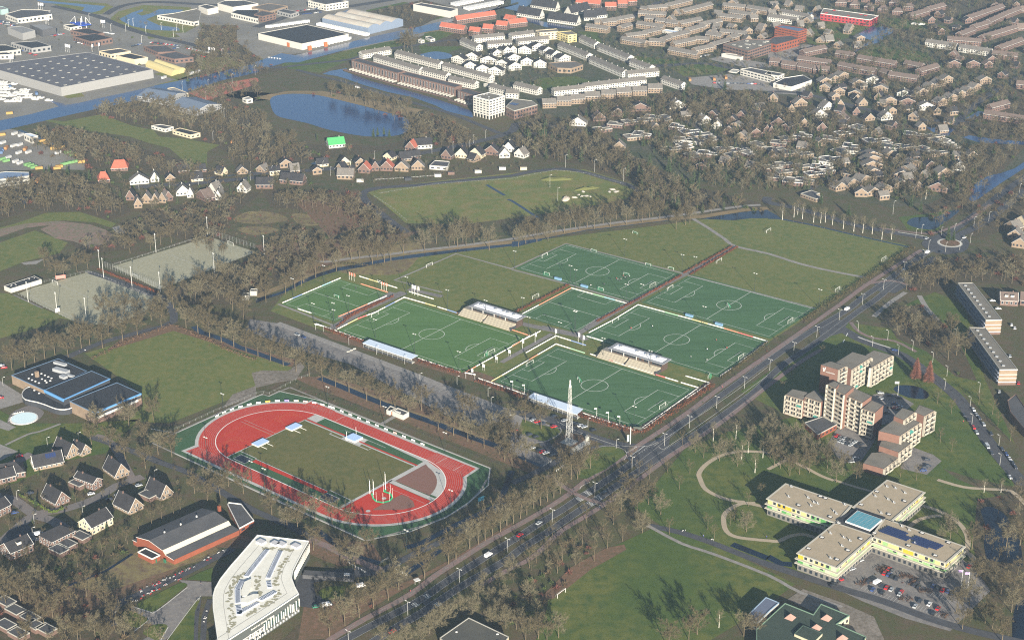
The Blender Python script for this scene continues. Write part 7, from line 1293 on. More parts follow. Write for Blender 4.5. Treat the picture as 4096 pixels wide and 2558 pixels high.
# ================================================================ vehicles, boats, containers, bicycles, people
tyre_m = mat('tyre_rubber', (.015, .015, .016), rough=.8); cargl = mat('car_glass', (.02, .025, .03), rough=.08, spec=.8); chrome = mat('wheel_rim', (.35, .35, .36), rough=.4)
CARC = dict(white=(.62, .62, .62), silver=(.33, .35, .37), grey=(.12, .125, .135), black=(.018, .018, .022), red=(.42, .015, .018), blue=(.03, .06, .18), green=(.03, .15, .09), yellow=(.55, .33, .03), dark=(.03, .035, .05))
CARP = {}
def car_proto(col, van=False):
 key = (col, van)
 if key in CARP: return CARP[key]
 m = mat('car_paint_'+col, CARC[col], rough=.25, spec=.6); t = thing('van' if van else 'car', 'x', 'van' if van else 'car')
 b = MB(); L_, W2 = (2.6, .95) if van else (2.1, .86)
 if van: pr = [(-L_, .35), (L_, .35), (L_, .95), (L_-.35, 1.1), (L_-1.15, 1.95), (-L_+.05, 2.05), (-L_, 1.6)]
 else: pr = [(-L_, .3), (L_, .3), (L_, .68), (L_-.15, .82), (L_-1.0, .95), (-L_+.45, 1.0), (-L_, .88)]
 for y in (-W2, W2): b.face([(x, y, z) for x, z in (pr if y < 0 else pr[::-1])], m)
 for i in range(len(pr)): (x0, z0), (x1, z1) = pr[i], pr[(i+1) % len(pr)]; b.face([(x0, W2, z0), (x1, W2, z1), (x1, -W2, z1), (x0, -W2, z0)], m)
 if not van:
  c0 = [(-L_+.35, .98), (L_-1.05, .94), (L_-1.75, 1.42), (-L_+.85, 1.45)]; w1 = W2*.78
  b.face([(c0[3][0], w1, 1.45), (c0[3][0], -w1, 1.45), (c0[2][0], -w1, 1.43), (c0[2][0], w1, 1.43)], m)
 b.build('body', t)
 g = MB()
 if van:
  g.face([(L_-.36, -W2*.9, 1.12), (L_-.36, W2*.9, 1.12), (L_-1.12, W2*.85, 1.93), (L_-1.12, -W2*.85, 1.93)], cargl)
  for s in (-1, 1): g.face([(L_-.75, s*(W2+.01), 1.15), (L_-1.25, s*(W2+.01), 1.75), (L_-2.0, s*(W2+.01), 1.75), (L_-2.0, s*(W2+.01), 1.15)], cargl)
 else:
  b0 = [(c0[0][0], c0[0][1]), (c0[1][0], c0[1][1])]
  g.face([(c0[1][0], -W2*.9, .95), (c0[1][0], W2*.9, .95), (c0[2][0], w1, 1.42), (c0[2][0], -w1, 1.42)], cargl); g.face([(c0[0][0], W2*.9, .99), (c0[0][0], -W2*.9, .99), (c0[3][0], -w1, 1.44), (c0[3][0], w1, 1.44)], cargl)
  for s in (-1, 1): g.face([(c0[0][0], s*W2*.97, .99), (c0[1][0], s*W2*.97, .95), (c0[2][0], s*w1, 1.42), (c0[3][0], s*w1, 1.44)], cargl)
 g.build('window', t)
 for x in (-L_*.62, L_*.62):
  for y in (-W2, W2): w = MB(); w.tube((x, y-.1, .33), (x, y+.1, .33), .33, .33, tyre_m, 10); o = w.build('wheel', t)
 for s in (-1, 1): w = MB(); w.box(Vector((L_+.01, s*W2*.7, 0)), Vector((1, 0, 0)), Vector((0, 1, 0)), .02, .16, .58, .72, fasc_m); w.build('headlight', t)
 K = [(c, []) for c in kids(t)]; CARP[key] = [t, K, False]; return CARP[key]
def car(p, a, col, label, van=False, group='parked cars'):
 P = car_proto(col, van); p = Vector((p.x, p.y, .18))
 if not P[2]: P[2] = True; t = P[0]; t.location = p; t.rotation_euler = (0, 0, a); t['label'] = label; t['group'] = group
 else: t = copy_tree(P[0], p, a, label, group, P[1])
 t['category'] = 'van' if van else 'car'
def cars(c, s, a, place_, group=None):
 its = []
 for k in s.split():
  x, y, col = k.split(','); v = col.endswith('!'); its.append((float(x), float(y), col.rstrip('!'), v))
 its.sort(); tot = {};
 for i in its: tot[i[2:]] = tot.get(i[2:], 0)+1
 cn = {}
 for x, y, col, v in its:
  n = cn.get((col, v), 0); cn[(col, v)] = n+1; nm = 'van' if v else 'car'; cw = 'nearly black' if col == 'black' else 'dark' if col == 'dark' else col
  lb = f"{cw} {nm} {place_}" if tot[(col, v)] == 1 else f"{cw} {nm} {place_}, {nth(n)} such from the left"
  car(q(c, x, y), a, col, lb, v, (group or 'cars '+place_))
dirv = lambda c, x0, y0, x1, y1: math.atan2((q(c, x1, y1)-q(c, x0, y0)).y, (q(c, x1, y1)-q(c, x0, y0)).x)
dr = dirv(14, 0, 600, 740, 110); dp = ang; dx = ang+math.pi/2
cars(10, '200,950,silver 240,965,red 290,985,dark 395,1012,red 495,955,silver 580,980,dark 612,990,black 648,1003,white 682,1015,silver 770,1048,black', dx-.3, 'in the small car park by the mast'); cars(10, '165,1088,dark 225,1110,black 190,1215,silver 265,1235,dark 290,1250,red 320,1262,white 385,1285,black 20,1050,red 400,915,dark', dx-.3, 'in the lower rows by the mast')
cars(9, '390,145,silver 450,168,blue', dp, 'alone on the large paved parking lot')
cars(10, '1395,1145,dark', dr, 'driving on the main road by the junction'); cars(14, '75,530,red 255,415,silver 872,132,black', dr, 'driving on the main road below the crossing'); cars(13, '2195,720,white!', dr, 'driving on the main road near the running track'); cars(13, '1290,1440,red', dr, 'driving on the main road at the bottom edge'); cars(13, '990,1010,white! 570,1205,green 670,1190,white!', .4, 'on the yard behind the college')
cars(7, '748,1415,white! 870,1310,dark 1278,1045,silver 1508,878,white! 1500,745,silver 1855,738,white 1640,875,dark', dr, 'on the road near the roundabout'); cars(11, '1200,290,blue', dr-1.2, 'waiting on the side road by the flats')
cars(11, '655,1100,red 690,1112,grey 725,1125,silver 760,1135,black 790,1145,grey 822,1158,silver 650,1140,grey 685,1150,silver 718,1162,silver 750,1172,dark 785,1185,silver 850,1200,black 885,1180,dark', dx-.2, 'in the courtyard of the tall flats'); cars(11, '830,1312,silver 785,1345,silver 1500,1325,dark 1510,1385,dark 1480,1402,dark 1465,1425,blue', 0.1, 'on the yards below the stepped flats')
cars(11, '1065,695,silver 1150,718,dark 1065,748,silver 1240,740,dark 1195,795,blue 1240,822,silver 1200,835,red 1150,830,black 1120,880,dark 1235,850,dark', -.1, 'in the shade behind the tall flats')
cars(11, '1940,852,white 1968,900,silver 1995,932,dark 2035,990,silver 1850,905,dark 1888,950,black 1942,1020,red 1970,1068,silver 2105,1078,dark 2112,1262,dark 2210,1225,dark 2250,1272,blue 2282,1318,white 2310,1355,dark 2335,1395,dark 2285,1490,white', dirv(11, 1950, 880, 2300, 1340), 'parked along the street right of the flats'); cars(11, '2070,1200,silver!', dirv(11, 1950, 880, 2300, 1340), 'parked along the street right of the flats'); cars(7, '2120,1335,white 2175,1410,white', 0, 'on the street beside the long flats'); cars(11, '2185,682,silver 2285,345,silver 2300,50,white 2330,80,white 2365,600,red', 1.4, 'around the end of the long flats')
cars(15, '870,770,silver 795,850,silver 660,920,black 695,935,dark 680,955,red 650,970,black 630,985,black 615,1005,black', .5, 'beside the left wing of the care home'); cars(15, '1140,850,red 1175,868,grey 1100,890,red 1140,902,blue 1170,920,black 1215,940,dark 1425,965,dark 1385,1000,dark 1420,1020,black 1560,1010,blue 1605,1030,dark 1650,1050,red 1700,1060,blue 1740,1085,black', dx+.1, 'in the upper rows of the care home car park'); cars(15, '1030,975,white!', dx-.2, 'in the upper rows of the care home car park')
cars(15, '950,970,dark 1080,1010,dark 1120,1025,red 1165,1042,silver 990,1042,blue 1080,1072,black 1260,1065,red 1245,1085,silver 1435,1150,dark 1525,1180,white 1390,1200,silver 1605,1220,red 1560,1268,black 1900,825,red', dx+.1, 'in the lower rows of the care home car park')
cars(12, '862,140,white 1115,150,silver 1030,192,dark 1312,60,silver 285,135,dark 140,318,blue 340,575,dark 2240,245,black', .5, 'in the lower left housing estate'); cars(12, '365,520,white!', .5, 'in the lower left housing estate'); cars(8, '15,435,silver 40,455,red 185,1290,red 5,740,red', .3, 'left of the swimming pool'); cars(4, '395,250,dark 160,268,dark 395,315,white 380,330,red 420,305,grey', .2, 'near the grey office at the left edge')
cars(5, '560,95,dark 590,105,blue', .15, 'on the middle road'); cars(1, '960,835,white!', -.5, 'on the road between lake and canal')
# cars of the industrial area
rr = random.Random(12); CL = ['white', 'silver', 'grey', 'black', 'red', 'blue', 'silver', 'dark']
def carrow(c, x0, y0, x1, y1, n, a, place_, cols=CL):
 cars(c, ' '.join(f"{x0+(x1-x0)*(i+.5)/n+rr.uniform(-3,3):.0f},{y0+(y1-y0)*(i+.5)/n+rr.uniform(-1.5,1.5):.0f},{rr.choice(cols)}" for i in range(n)), a, place_)
carrow(0, 0, 205, 180, 230, 16, 1.2, 'in the upper row before the showroom'); carrow(0, 0, 225, 140, 248, 12, 1.2, 'in the lower row before the showroom'); carrow(0, 1250, 445, 1330, 420, 7, .8, 'left of the brown offices'); carrow(0, 1420, 405, 1710, 440, 16, .8, 'behind the brown offices'); carrow(0, 1770, 460, 1970, 505, 13, .8, 'in the red and white row', ['red', 'white', 'white']); carrow(0, 1640, 465, 1700, 450, 4, .8, 'right of the brown office')
carrow(0, 700, 400, 850, 430, 8, .4, 'beside the brick workshops'); carrow(0, 480, 345, 600, 325, 7, .5, 'before the grey halls'); carrow(0, 980, 310, 1080, 330, 4, .3, 'right of the filling station', ['white', 'silver']); carrow(0, 200, 480, 350, 530, 6, .4, 'before the dark workshop'); carrow(1, 380, 110, 640, 80, 14, .9, 'in the far upper car lot'); carrow(1, 390, 145, 620, 120, 10, .9, 'in the far lower car lot'); carrow(1, 640, 200, 880, 260, 14, .5, 'beside the vaulted hall'); carrow(2, 1900, 790, 2350, 800, 14, 0, 'on the market parking'); carrow(2, 1720, 550, 1890, 520, 7, .4, 'before the brick school'); carrow(0, 1860, 520, 1930, 545, 4, .6, 'near the lower lot', ['red', 'dark', 'white'])
# trucks, storage units: white boxes in rows
def make_box(L_, W2, H_, m, name, cat, wheels=True):
 def f():
  t = thing(name, 'x', cat); b = MB(); b.prism([Vector((-L_/2, -W2/2, 0)), Vector((L_/2, -W2/2, 0)), Vector((L_/2, W2/2, 0)), Vector((-L_/2, W2/2, 0))], .5, H_, m, bottom=True); b.build('body', t)
  if wheels:
   for x in (-L_*.3, L_*.3):
    for y in (-W2/2, W2/2): w = MB(); w.tube((x, y-.12, .45), (x, y+.12, .45), .45, .45, tyre_m, 8); w.build('wheel', t)
  w = MB(); w.prism([Vector((L_/2, -W2*.35, 0)), Vector((L_/2+.06, -W2*.35, 0)), Vector((L_/2+.06, W2*.35, 0)), Vector((L_/2, W2*.35, 0))], 1.2, H_-.5, greyw_m); w.build('door', t); return t
 return f
def line(c, x0, y0, x1, y1, n): return [(c, x0+(x1-x0)*(i+.5)/n, y0+(y1-y0)*(i+.5)/n) for i in range(n)]
wv = M('white_trailer', (.95, .95, .92))
place(make_box(7, 2.5, 3.4, wv, 'trailer', 'trailer'), line(1, 585, 240, 1060, 345, 24), 'white trailer in the long upper row beside the black roofed hall', 'trailers in the upper row', 1.0); place(make_box(7, 2.5, 3.4, wv, 'trailer', 'trailer'), line(1, 110, 268, 490, 215, 20), 'white trailer in the row left of the black roofed hall', 'trailers in the left row', .1)
place(make_box(6, 2.5, 3.2, wv, 'trailer', 'trailer'), line(1, 560, 452, 900, 375, 11), 'white trailer along the canal front of the hall', 'trailers by the canal', 1.3); place(make_box(11, 2.8, 3.6, wv, 'storage_unit', 'container', False), line(1, 1860, 60, 2130, 5, 12)+line(1, 1980, 100, 2320, 35, 14), 'long white storage unit near the far canal', 'white storage units', -.9)
tcol = [('yellow', (.75, .42, .03)), ('green', (.20, .55, .12)), ('white', (.9, .9, .88)), ('orange', (.75, .30, .03)), ('blue', (.08, .22, .50)), ('grey', (.4, .4, .4))]
for k, (nm, cl, pts_) in enumerate((('yellow', tcol[0][1], ((0, 400, 1345), (0, 440, 1360), (0, 90, 1082), (0, 530, 1400), (0, 580, 1405), (0, 510, 1415), (4, 770, 30), (4, 370, 90), (4, 560, 75), (0, 20, 1285), (0, 740, 1475), (4, 540, 90))), ('green', tcol[1][1], ((0, 640, 1450), (0, 690, 1470), (4, 290, 65), (4, 320, 80), (4, 650, 40), (4, 700, 30), (4, 60, 20), (4, 20, 5), (4, 260, 55), (4, 610, 50))), ('white', tcol[2][1], ((0, 140, 1275), (0, 200, 1290), (0, 270, 1450), (0, 180, 1455), (0, 350, 1350), (0, 130, 1390), (0, 190, 1380), (0, 30, 1360), (4, 150, 25), (4, 190, 40), (0, 550, 1455), (0, 80, 1500), (0, 1550, 745), (0, 1870, 690), (0, 1810, 705))), ('orange', tcol[3][1], ((0, 240, 1420), (0, 60, 1410), (4, 355, 210), (0, 2200, 1350), (2, 1680, 765), (2, 1910, 760), (2, 2020, 745))), ('blue', tcol[4][1], ((0, 345, 895), (0, 95, 830), (0, 20, 1430), (0, 10, 1450))))):
 place(make_box(6.5, 2.6, 2.8, M('container_'+nm, tuple(v*.55+.08 for v in cl)), 'container', 'container', False), list(pts_), f'{nm} container or skip in the yards at the left', f'{nm} yard containers', .35+k*.4)
# boats on the yard
def make_boat():
 t = thing('motor_boat', 'x', 'boat'); b = MB(); sec = [(-4.2, 1.2, .6), (-2, 1.5, .5), (1, 1.4, .5), (3.2, .8, .6), (4.4, .05, .9)]; L2_ = []; U = []
 for x, w, z in sec: L2_.append([(x, -w*.6, z), (x, w*.6, z)]); U.append([(x, -w, z+1.1), (x, w, z+1.1)])
 for i in range(4):
  for k in (0, 1): f = [L2_[i][k], L2_[i+1][k], U[i+1][k], U[i][k]]; b.face(f if k == 0 else f[::-1], fasc_m)
  b.face([U[i][0], U[i+1][0], U[i+1][1], U[i][1]], fasc_m); b.face([L2_[i][1], L2_[i+1][1], L2_[i+1][0], L2_[i][0]], fasc_m)
 b.face([L2_[0][0], U[0][0], U[0][1], L2_[0][1]], fasc_m); b.build('hull', t); b = MB(); b.prism([Vector((-2.5, -1, 0)), Vector((1.2, -.9, 0)), Vector((1.2, .9, 0)), Vector((-2.5, 1, 0))], 1.7, 2.6, fasc_m); b.build('cabin', t)
 b = MB(); b.prism([Vector((-2.3, -1.02, 0)), Vector((1.23, -.93, 0)), Vector((1.23, .93, 0)), Vector((-2.3, 1.02, 0))], 1.95, 2.3, cargl); b.build('window', t); b = MB(); b.box(Vector((0, 0, 0)), Vector((1, 0, 0)), Vector((0, 1, 0)), 3, .15, .0, .6, gal); b.build('cradle', t); return t
rr = random.Random(2); bp = [(0, x+rr.uniform(-8, 8), y+rr.uniform(-4, 4), rr.uniform(-.4, .5)) for y, xs in ((785, (10, 40)), (805, (20, 60, 130)), (830, (10, 60)), (850, (20, 70, 120)), (862, (250, 210)), (880, (10, 50, 160, 240)), (900, (100, 180, 270, 210)), (915, (20, 60, 120)), (930, (190, 260, 300, 380)), (945, (20, 150, 340, 180)), (962, (80, 130, 460, 180)), (970, (70,))) for x in xs]
place(make_boat, bp, 'white motor boat stored on the yard at the left', 'boats on the yard')
place(make_boat, [(3, 1380, 235, .1), (3, 1450, 240, .1)], 'white boat moored at the meadow on the upper right', 'moored boats')
# bicycles
def make_bike(col):
 def f():
  t = thing('bicycle', 'x', 'bicycle')
  for x in (-.55, .55):
   b = MB(); n = 10
   for i in range(n): a0, a1 = 2*math.pi*i/n, 2*math.pi*(i+1)/n; b.tube((x+.34*math.cos(a0), 0, .36+.34*math.sin(a0)), (x+.34*math.cos(a1), 0, .36+.34*math.sin(a1)), .035, .035, tyre_m, 3, False)
   b.build('wheel', t)
  b = MB(); fmt = mat('bicycle_paint_'+col, CARC[col], rough=.4)
  for p0, p1 in (((-.55, 0, .36), (-.15, 0, .4)), ((-.15, 0, .4), (-.3, 0, .9)), ((-.15, 0, .4), (.4, 0, .85)), ((-.3, 0, .85), (.4, 0, .9)), ((.55, 0, .36), (.38, 0, 1.0)), ((-.55, 0, .36), (-.3, 0, .8))): b.tube(p0, p1, .05, .05, fmt, 4)
  b.build('frame', t); b = MB(); b.box(Vector((-.32, 0, 0)), Vector((1, 0, 0)), Vector((0, 1, 0)), .16, .09, .9, .98, tyre_m); b.build('saddle', t); b = MB(); b.tube((.36, -.3, 1.05), (.36, .3, 1.05), .03, .03, fmt, 4); b.build('handlebar', t); return t
 return f
rr = random.Random(9)
def bikes(c, segs, n, cols, lab):
 for col in cols:
  its = []
  for k in range(n):
   x0, y0, x1, y1 = rr.choice(segs); f = rr.random(); its.append((c, x0+(x1-x0)*f+rr.uniform(-8, 8), y0+(y1-y0)*f+rr.uniform(-12, 12), rr.uniform(-.5, 1.6)))
  place(make_bike(col), its, f'{col} bicycle {lab}', f'{col} bicycles {lab}')
bikes(12, [(1320, 1060, 1700, 890), (1700, 890, 2150, 660), (1250, 1160, 1700, 940)], 22, ['white', 'dark', 'silver', 'red'], 'in the long rack below the gymnasium'); bikes(12, [(1890, 1120, 1840, 1380), (1960, 1180, 1920, 1420), (1080, 1330, 1090, 1220)], 8, ['white', 'dark'], 'in the rack left of the college'); bikes(13, [(540, 920, 840, 905)], 8, ['dark', 'silver'], 'in the shed right of the college'); bikes(14, [(190, 690, 250, 680), (1840, 565, 1900, 585), (1600, 490, 1640, 500)], 4, ['white', 'dark'], 'ridden on the paths by the large lawn')
ribbons('bicycle_yard', [(smooth(Q(12, '1060,1380 1040,1290 1110,1180 1300,1090 1700,905 2200,650'), 3), 5.5), (Q(12, '1880,1110 1850,1300 1840,1512'), 3), (Q(12, '1985,1130 1930,1300 1920,1512'), 3)], .185, asph_m)
# people
skin_m = mat('skin', (.45, .28, .20)); cloth = {k: mat('clothes_'+k, v) for k, v in dict(dark=(.03, .03, .05), white=(.55, .55, .55), red=(.4, .04, .04), blue=(.04, .07, .25)).items()}
PM = {}
def person_mesh(col):
 if col in PM: return PM[col]
 v = [(0, 0, .95), (0, 0, 1.2), (0, 0, 1.42), (0, 0, 1.5), (0, .01, 1.66), (-.11, 0, .9), (-.14, .1, .5), (-.15, 0, .06), (-.15, .12, .03), (.11, 0, .9), (.15, -.1, .5), (.17, -.22, .08), (.17, -.1, .04), (-.2, 0, 1.4), (-.27, .05, 1.14), (-.24, .22, .95), (.2, 0, 1.4), (.28, -.08, 1.14), (.25, .06, .92)]
 e = [(0, 1), (1, 2), (2, 3), (3, 4), (0, 5), (5, 6), (6, 7), (7, 8), (0, 9), (9, 10), (10, 11), (11, 12), (2, 13), (13, 14), (14, 15), (2, 16), (16, 17), (17, 18)]
 rd = [.16, .15, .16, .06, .11, .11, .075, .045, .045, .11, .075, .045, .045, .07, .05, .04, .07, .05, .04]
 me = bpy.data.meshes.new('person'); me.from_pydata(v, e, []); o = bpy.data.objects.new('person', me); COL.objects.link(o); md = o.modifiers.new('skin', 'SKIN'); sv = me.skin_vertices[0].data
 for i, r_ in enumerate(rd): sv[i].radius = (r_*1.25, r_)
 sv[0].use_root = True; o.modifiers.new('sub', 'SUBSURF').levels = 1; o.modifiers['sub'].render_levels = 1; bpy.context.view_layer.update(); dg = bpy.context.evaluated_depsgraph_get(); m2 = bpy.data.meshes.new_from_object(o.evaluated_get(dg)); bpy.data.objects.remove(o)
 m2.materials.clear(); m2.materials.append(cloth[col]); m2.materials.append(skin_m); m2.materials.append(cloth['dark'])
 for p in m2.polygons: z = sum(m2.vertices[i].co.z for i in p.vertices)/len(p.vertices); p.material_index = 1 if z > 1.46 else (2 if z < .88 else 0)
 PM[col] = m2; return m2
PEO = [(6, 1000, 1140, 'white', 'in the group beside the movable goal'), (6, 1015, 1148, 'dark', 'in the group beside the movable goal'), (6, 1030, 1135, 'white', 'in the group beside the movable goal'), (6, 1050, 1105, 'red', 'in the group beside the movable goal'), (6, 1068, 1120, 'white', 'in the group beside the movable goal'), (6, 1085, 1112, 'dark', 'in the group beside the movable goal'), (6, 1110, 1108, 'white', 'in the group beside the movable goal'), (6, 990, 1130, 'red', 'in the group beside the movable goal'),
    (6, 745, 1195, 'white', 'near the right blue dugout'), (6, 870, 1185, 'dark', 'near the near touchline'), (10, 1328, 70, 'white', 'in the left half of the middle pitch'), (10, 1125, 88, 'red', 'at the left penalty area of the middle pitch'), (10, 1845, 288, 'white', 'in the right half of the middle pitch'), (10, 1690, 358, 'white', 'below the halfway line of the middle pitch'), (10, 1842, 388, 'white', 'at the right penalty corner of the middle pitch'), (10, 2030, 275, 'red', 'inside the right penalty area'), (10, 1930, 200, 'red', 'right of the centre circle'),
    (5, 945, 1222, 'dark', 'in the penalty area of the small bright pitch'), (10, 1985, 645, 'red', 'walking on the cycle path by the hedge'), (13, 1457, 1065, 'red', 'crossing near the path junction'), (11, 1845, 970, 'red', 'walking beside the parked cars'), (8, 755, 310, 'dark', 'walking on the lane behind the pool, left one'), (8, 806, 298, 'white', 'walking on the lane behind the pool, right one'), (14, 1808, 545, 'blue', 'cycling on the path below the care home'), (14, 2405, 553, 'blue', 'on the sand path beside the care home'), (12, 1900, 1000, 'dark', 'walking on the college plaza'), (6, 1480, 1225, 'white', 'behind the goal of the dark pitch'), (6, 1400, 1262, 'dark', 'left of the dark pitch goal'), (2419 and 13, 1130, 915, 'dark', 'at the yard exit behind the college')]
cn = {}
for c, x, y, col, pl in PEO:
 p = q(c, x, y); k = (col, pl); n = cn.get(k, 0); cn[k] = n+1; o = bpy.data.objects.new('person', person_mesh(col)); COL.objects.link(o); o.location = (p.x, p.y, .16); o.rotation_euler = (0, 0, rr.uniform(0, 6.28)); o.scale = (1.1, 1.1, 1.08)
 many = sum(1 for a in PEO if a[3:] == (col, pl)) > 1
 tag(o, f"person in {col} top {pl}"+(f", {nth(n)} from the left" if many else ''), 'person', 'players and walkers')
# ================================================================ trees
bark_m = mat('tree_bark', (.115, .09, .055), col2=(.08, .065, .042), scale=.8, var=.25)
twig_m = mat('twig_bark', (.100, .082, .048), col2=(.068, .058, .036), scale=.15, rough=.95, spec=.1)
twig2_m = mat('pale_twig_bark', (.118, .104, .066), rough=.95, spec=.1); birchb_m = mat('birch_bark', (.60, .57, .50), var=.2, scale=2)
needle_m = mat('conifer_needles', (.030, .050, .022), col2=(.045, .060, .026), scale=.3, rough=.9, spec=.1)
redw_m = mat('redwood_twigs', (.15, .065, .045), rough=.9, spec=.1); redt_m = mat('purple_brown_twigs', (.10, .044, .033), rough=.9, spec=.1)
brown_m = mat('shrub_twigs', (.085, .062, .038), col2=(.06, .05, .028), scale=.1, rough=.95, spec=.1); beech_m = mat('beech_hedge_leaves', (.24, .095, .045), col2=(.17, .075, .04), scale=.3, rough=.95, spec=.1)
ivy_m = mat('evergreen_leaves', (.035, .055, .020), col2=(.06, .075, .025), scale=.3, rough=.9, spec=.1)
class Tree:
 def __init__(s, seed): s.r = np.random.RandomState(seed); s.tv = []; s.tf = []; s.cv = []; s.cf = []
 def limb(s, a, b, r0, r1, n, trunk):
  V, F = (s.tv, s.tf) if trunk else (s.cv, s.cf)
  d = b-a; L = np.linalg.norm(d); d = d/max(L, 1e-6); x = np.cross(d, [.3, .5, .81]); x /= np.linalg.norm(x); y = np.cross(d, x); k = len(V)
  for p, r in ((a, r0), (b, r1)):
   for i in range(n): t = 2*math.pi*i/n; V.append(p+(x*math.cos(t)+y*math.sin(t))*r)
  for i in range(n):
   j = (i+1) % n; F.append((k+i, k+j, k+n+j)); F.append((k+i, k+n+j, k+n+i))
 def twig(s, a, b, w):
  d = b-a; x = np.cross(d, s.r.normal(size=3)); x = x/max(np.linalg.norm(x), 1e-6)*w/2; k = len(s.cv)
  s.cv += [a-x, a+x, b]; s.cf.append((k, k+1, k+2))
 def dirn(s, d, spread):
  v = d/np.linalg.norm(d)+s.r.normal(size=3)*spread; return v/np.linalg.norm(v)
def grow(seed, h=16, cw=.36, n1=9, n2=6, n3=5, n4=4, tw=.09, tl=1.3, clear=.28, up=.55, trunk=.30, limbsides=3):
 """a leafless broad crowned tree: trunk, limbs, branches, twigs"""
 T_ = Tree(seed); r = T_.r; A = np.array
 top = A([r.normal()*.04*h, r.normal()*.04*h, h*.72]); T_.limb(A([0, 0, -.1]), A([0, 0, h*clear]), trunk, trunk*.75, 7, True); T_.limb(A([0, 0, h*clear]), top, trunk*.75, .07, 6, True)
 for i in range(n1):
  f = clear+(0.70-clear)*(i/(n1-1))**.9; base = A([0, 0, h*clear])+(top-A([0, 0, h*clear]))*(f-clear)/(.72-clear)
  az = i*2.4+r.uniform(0, .6); el = up+.75*(f-clear)+r.normal()*.12
  reach = h*cw*(1.05-.45*((f-clear)/.5))*r.uniform(.85, 1.12); dv = A([math.cos(az)*math.cos(el), math.sin(az)*math.cos(el), math.sin(el)])
  Lb = reach/max(math.cos(el), .45); mid = base+dv*Lb*.5; dv2 = T_.dirn(dv+A([0, 0, .35]), .12); end = mid+dv2*Lb*.5
  T_.limb(base, mid, trunk*.36, trunk*.22, limbsides+1, False); T_.limb(mid, end, trunk*.22, .03, limbsides, False)
  for j in range(n2):
   g = .25+.75*(j+.5)/n2; p = base+(mid-base)*min(g*2, 1)+(end-mid)*max(g*2-1, 0); d3 = T_.dirn(dv2+A([0, 0, .25]), .55); l3 = Lb*.42*r.uniform(.6, 1.1); e3 = p+d3*l3
   T_.limb(p, e3, .06, .02, 3, False)
   for k in range(n3):
    p4 = p+(e3-p)*(.2+.8*(k+.5)/n3); d4 = T_.dirn(d3+A([0, 0, .2]), .6); l4 = l3*.5*r.uniform(.6, 1.2); e4 = p4+d4*l4; T_.twig(p4, e4, tw*1.3)
    for m in range(n4):
     p5 = p4+(e4-p4)*r.uniform(.2, 1); T_.twig(p5, p5+T_.dirn(d4+A([0, 0, .15]), .6)*tl*r.uniform(.6, 1.3), tw)
 return T_
def conifer(seed, h=14, w=.2, tiers=16, per=13, base=.06, tw=.75):
 T_ = Tree(seed); r = T_.r; A = np.array; T_.limb(A([0, 0, -.1]), A([0, 0, h*.97]), .28, .04, 6, True)
 for i in range(tiers):
  f = i/(tiers-1); z = h*(base+(.97-base)*f); L = h*w*(1-f)**.8+.25
  for k in range(per):
   az = r.uniform(0, 6.28); l = L*r.uniform(.75, 1.1); e = A([math.cos(az)*l, math.sin(az)*l, z-l*.18]); s = A([0, 0, z])
   for m in range(3): q_ = s+(e-s)*r.uniform(.05, .5); T_.twig(q_+A([0, 0, .1]), e+r.normal(size=3)*.28*A([1, 1, .7]), tw)
 return T_
def bush(seed, h=3, w=2.2, n=130, tw=.2):
 T_ = Tree(seed); r = T_.r; A = np.array; T_.limb(A([0, 0, -.1]), A([0, 0, h*.3]), .1, .05, 4, True)
 for i in range(n):
  az = r.uniform(0, 6.28); el = r.uniform(.1, 1.5); l = r.uniform(.5, 1); p = A([math.cos(az)*math.cos(el)*w*l, math.sin(az)*math.cos(el)*w*l, math.sin(el)*h*l]); T_.twig(p*.55, p+r.normal(size=3)*.15*h, tw)
 return T_
def tri_mesh(name, v, f, mats, mi=None):
 me = bpy.data.meshes.new(name); v = np.asarray(v, np.float32); f = np.asarray(f, np.int32)
 me.vertices.add(len(v)); me.vertices.foreach_set('co', v.ravel()); me.loops.add(f.size); me.loops.foreach_set('vertex_index', f.ravel())
 me.polygons.add(len(f)); me.polygons.foreach_set('loop_start', np.arange(0, f.size, 3, dtype=np.int32))
 for m in mats: me.materials.append(m)
 if mi is not None: me.polygons.foreach_set('material_index', np.asarray(mi, np.int32))
 me.update(calc_edges=True); return me
PROTO = {}
def proto(kind, T_, tm, cm): PROTO.setdefault(kind, []).append((tri_mesh('trunk', T_.tv, T_.tf, [tm]), tri_mesh('crown', T_.cv, T_.cf, [cm])))
for s in range(4): proto('bare', grow(11+s, 16, [.36, .33, .40, .31][s], 11, 6, 5, 7, tw=.12), bark_m, [twig_m, twig2_m, twig_m, twig_m][s])
for s in range(2): proto('sparse', grow(31+s, 13, .26, 8, 4, 4, 4, tw=.07, tl=1.0, trunk=.2), bark_m, twig_m)
for s in range(2): proto('birch', grow(41+s, 14, .19, 9, 5, 4, 4, tw=.06, tl=1.1, up=.9, trunk=.19, clear=.22), birchb_m, twig2_m)
for s in range(2): proto('conifer', conifer(51+s), bark_m, needle_m)
proto('redwood', conifer(61, 17, .27, 26, 34, .12, .2), bark_m, redw_m)
proto('dome', grow(71, 12, .42, 12, 7, 5, 5, tw=.09, clear=.12, up=.6, trunk=.3), bark_m, twig2_m)
proto('bush', bush(81), bark_m, brown_m); proto('redbush', bush(82), bark_m, redt_m)
HP = dict(bare=16., sparse=13., birch=14., conifer=14., redwood=17., dome=12., bush=3., redbush=3.)
NAMEK = dict(bare=('bare_tree', 'tree'), sparse=('young_tree', 'young tree'), birch=('birch_tree', 'birch'), conifer=('conifer_tree', 'conifer'), redwood=('redwood_tree', 'conifer'), dome=('spreading_tree', 'tree'), bush=('shrub', 'shrub'), redbush=('shrub', 'shrub'))
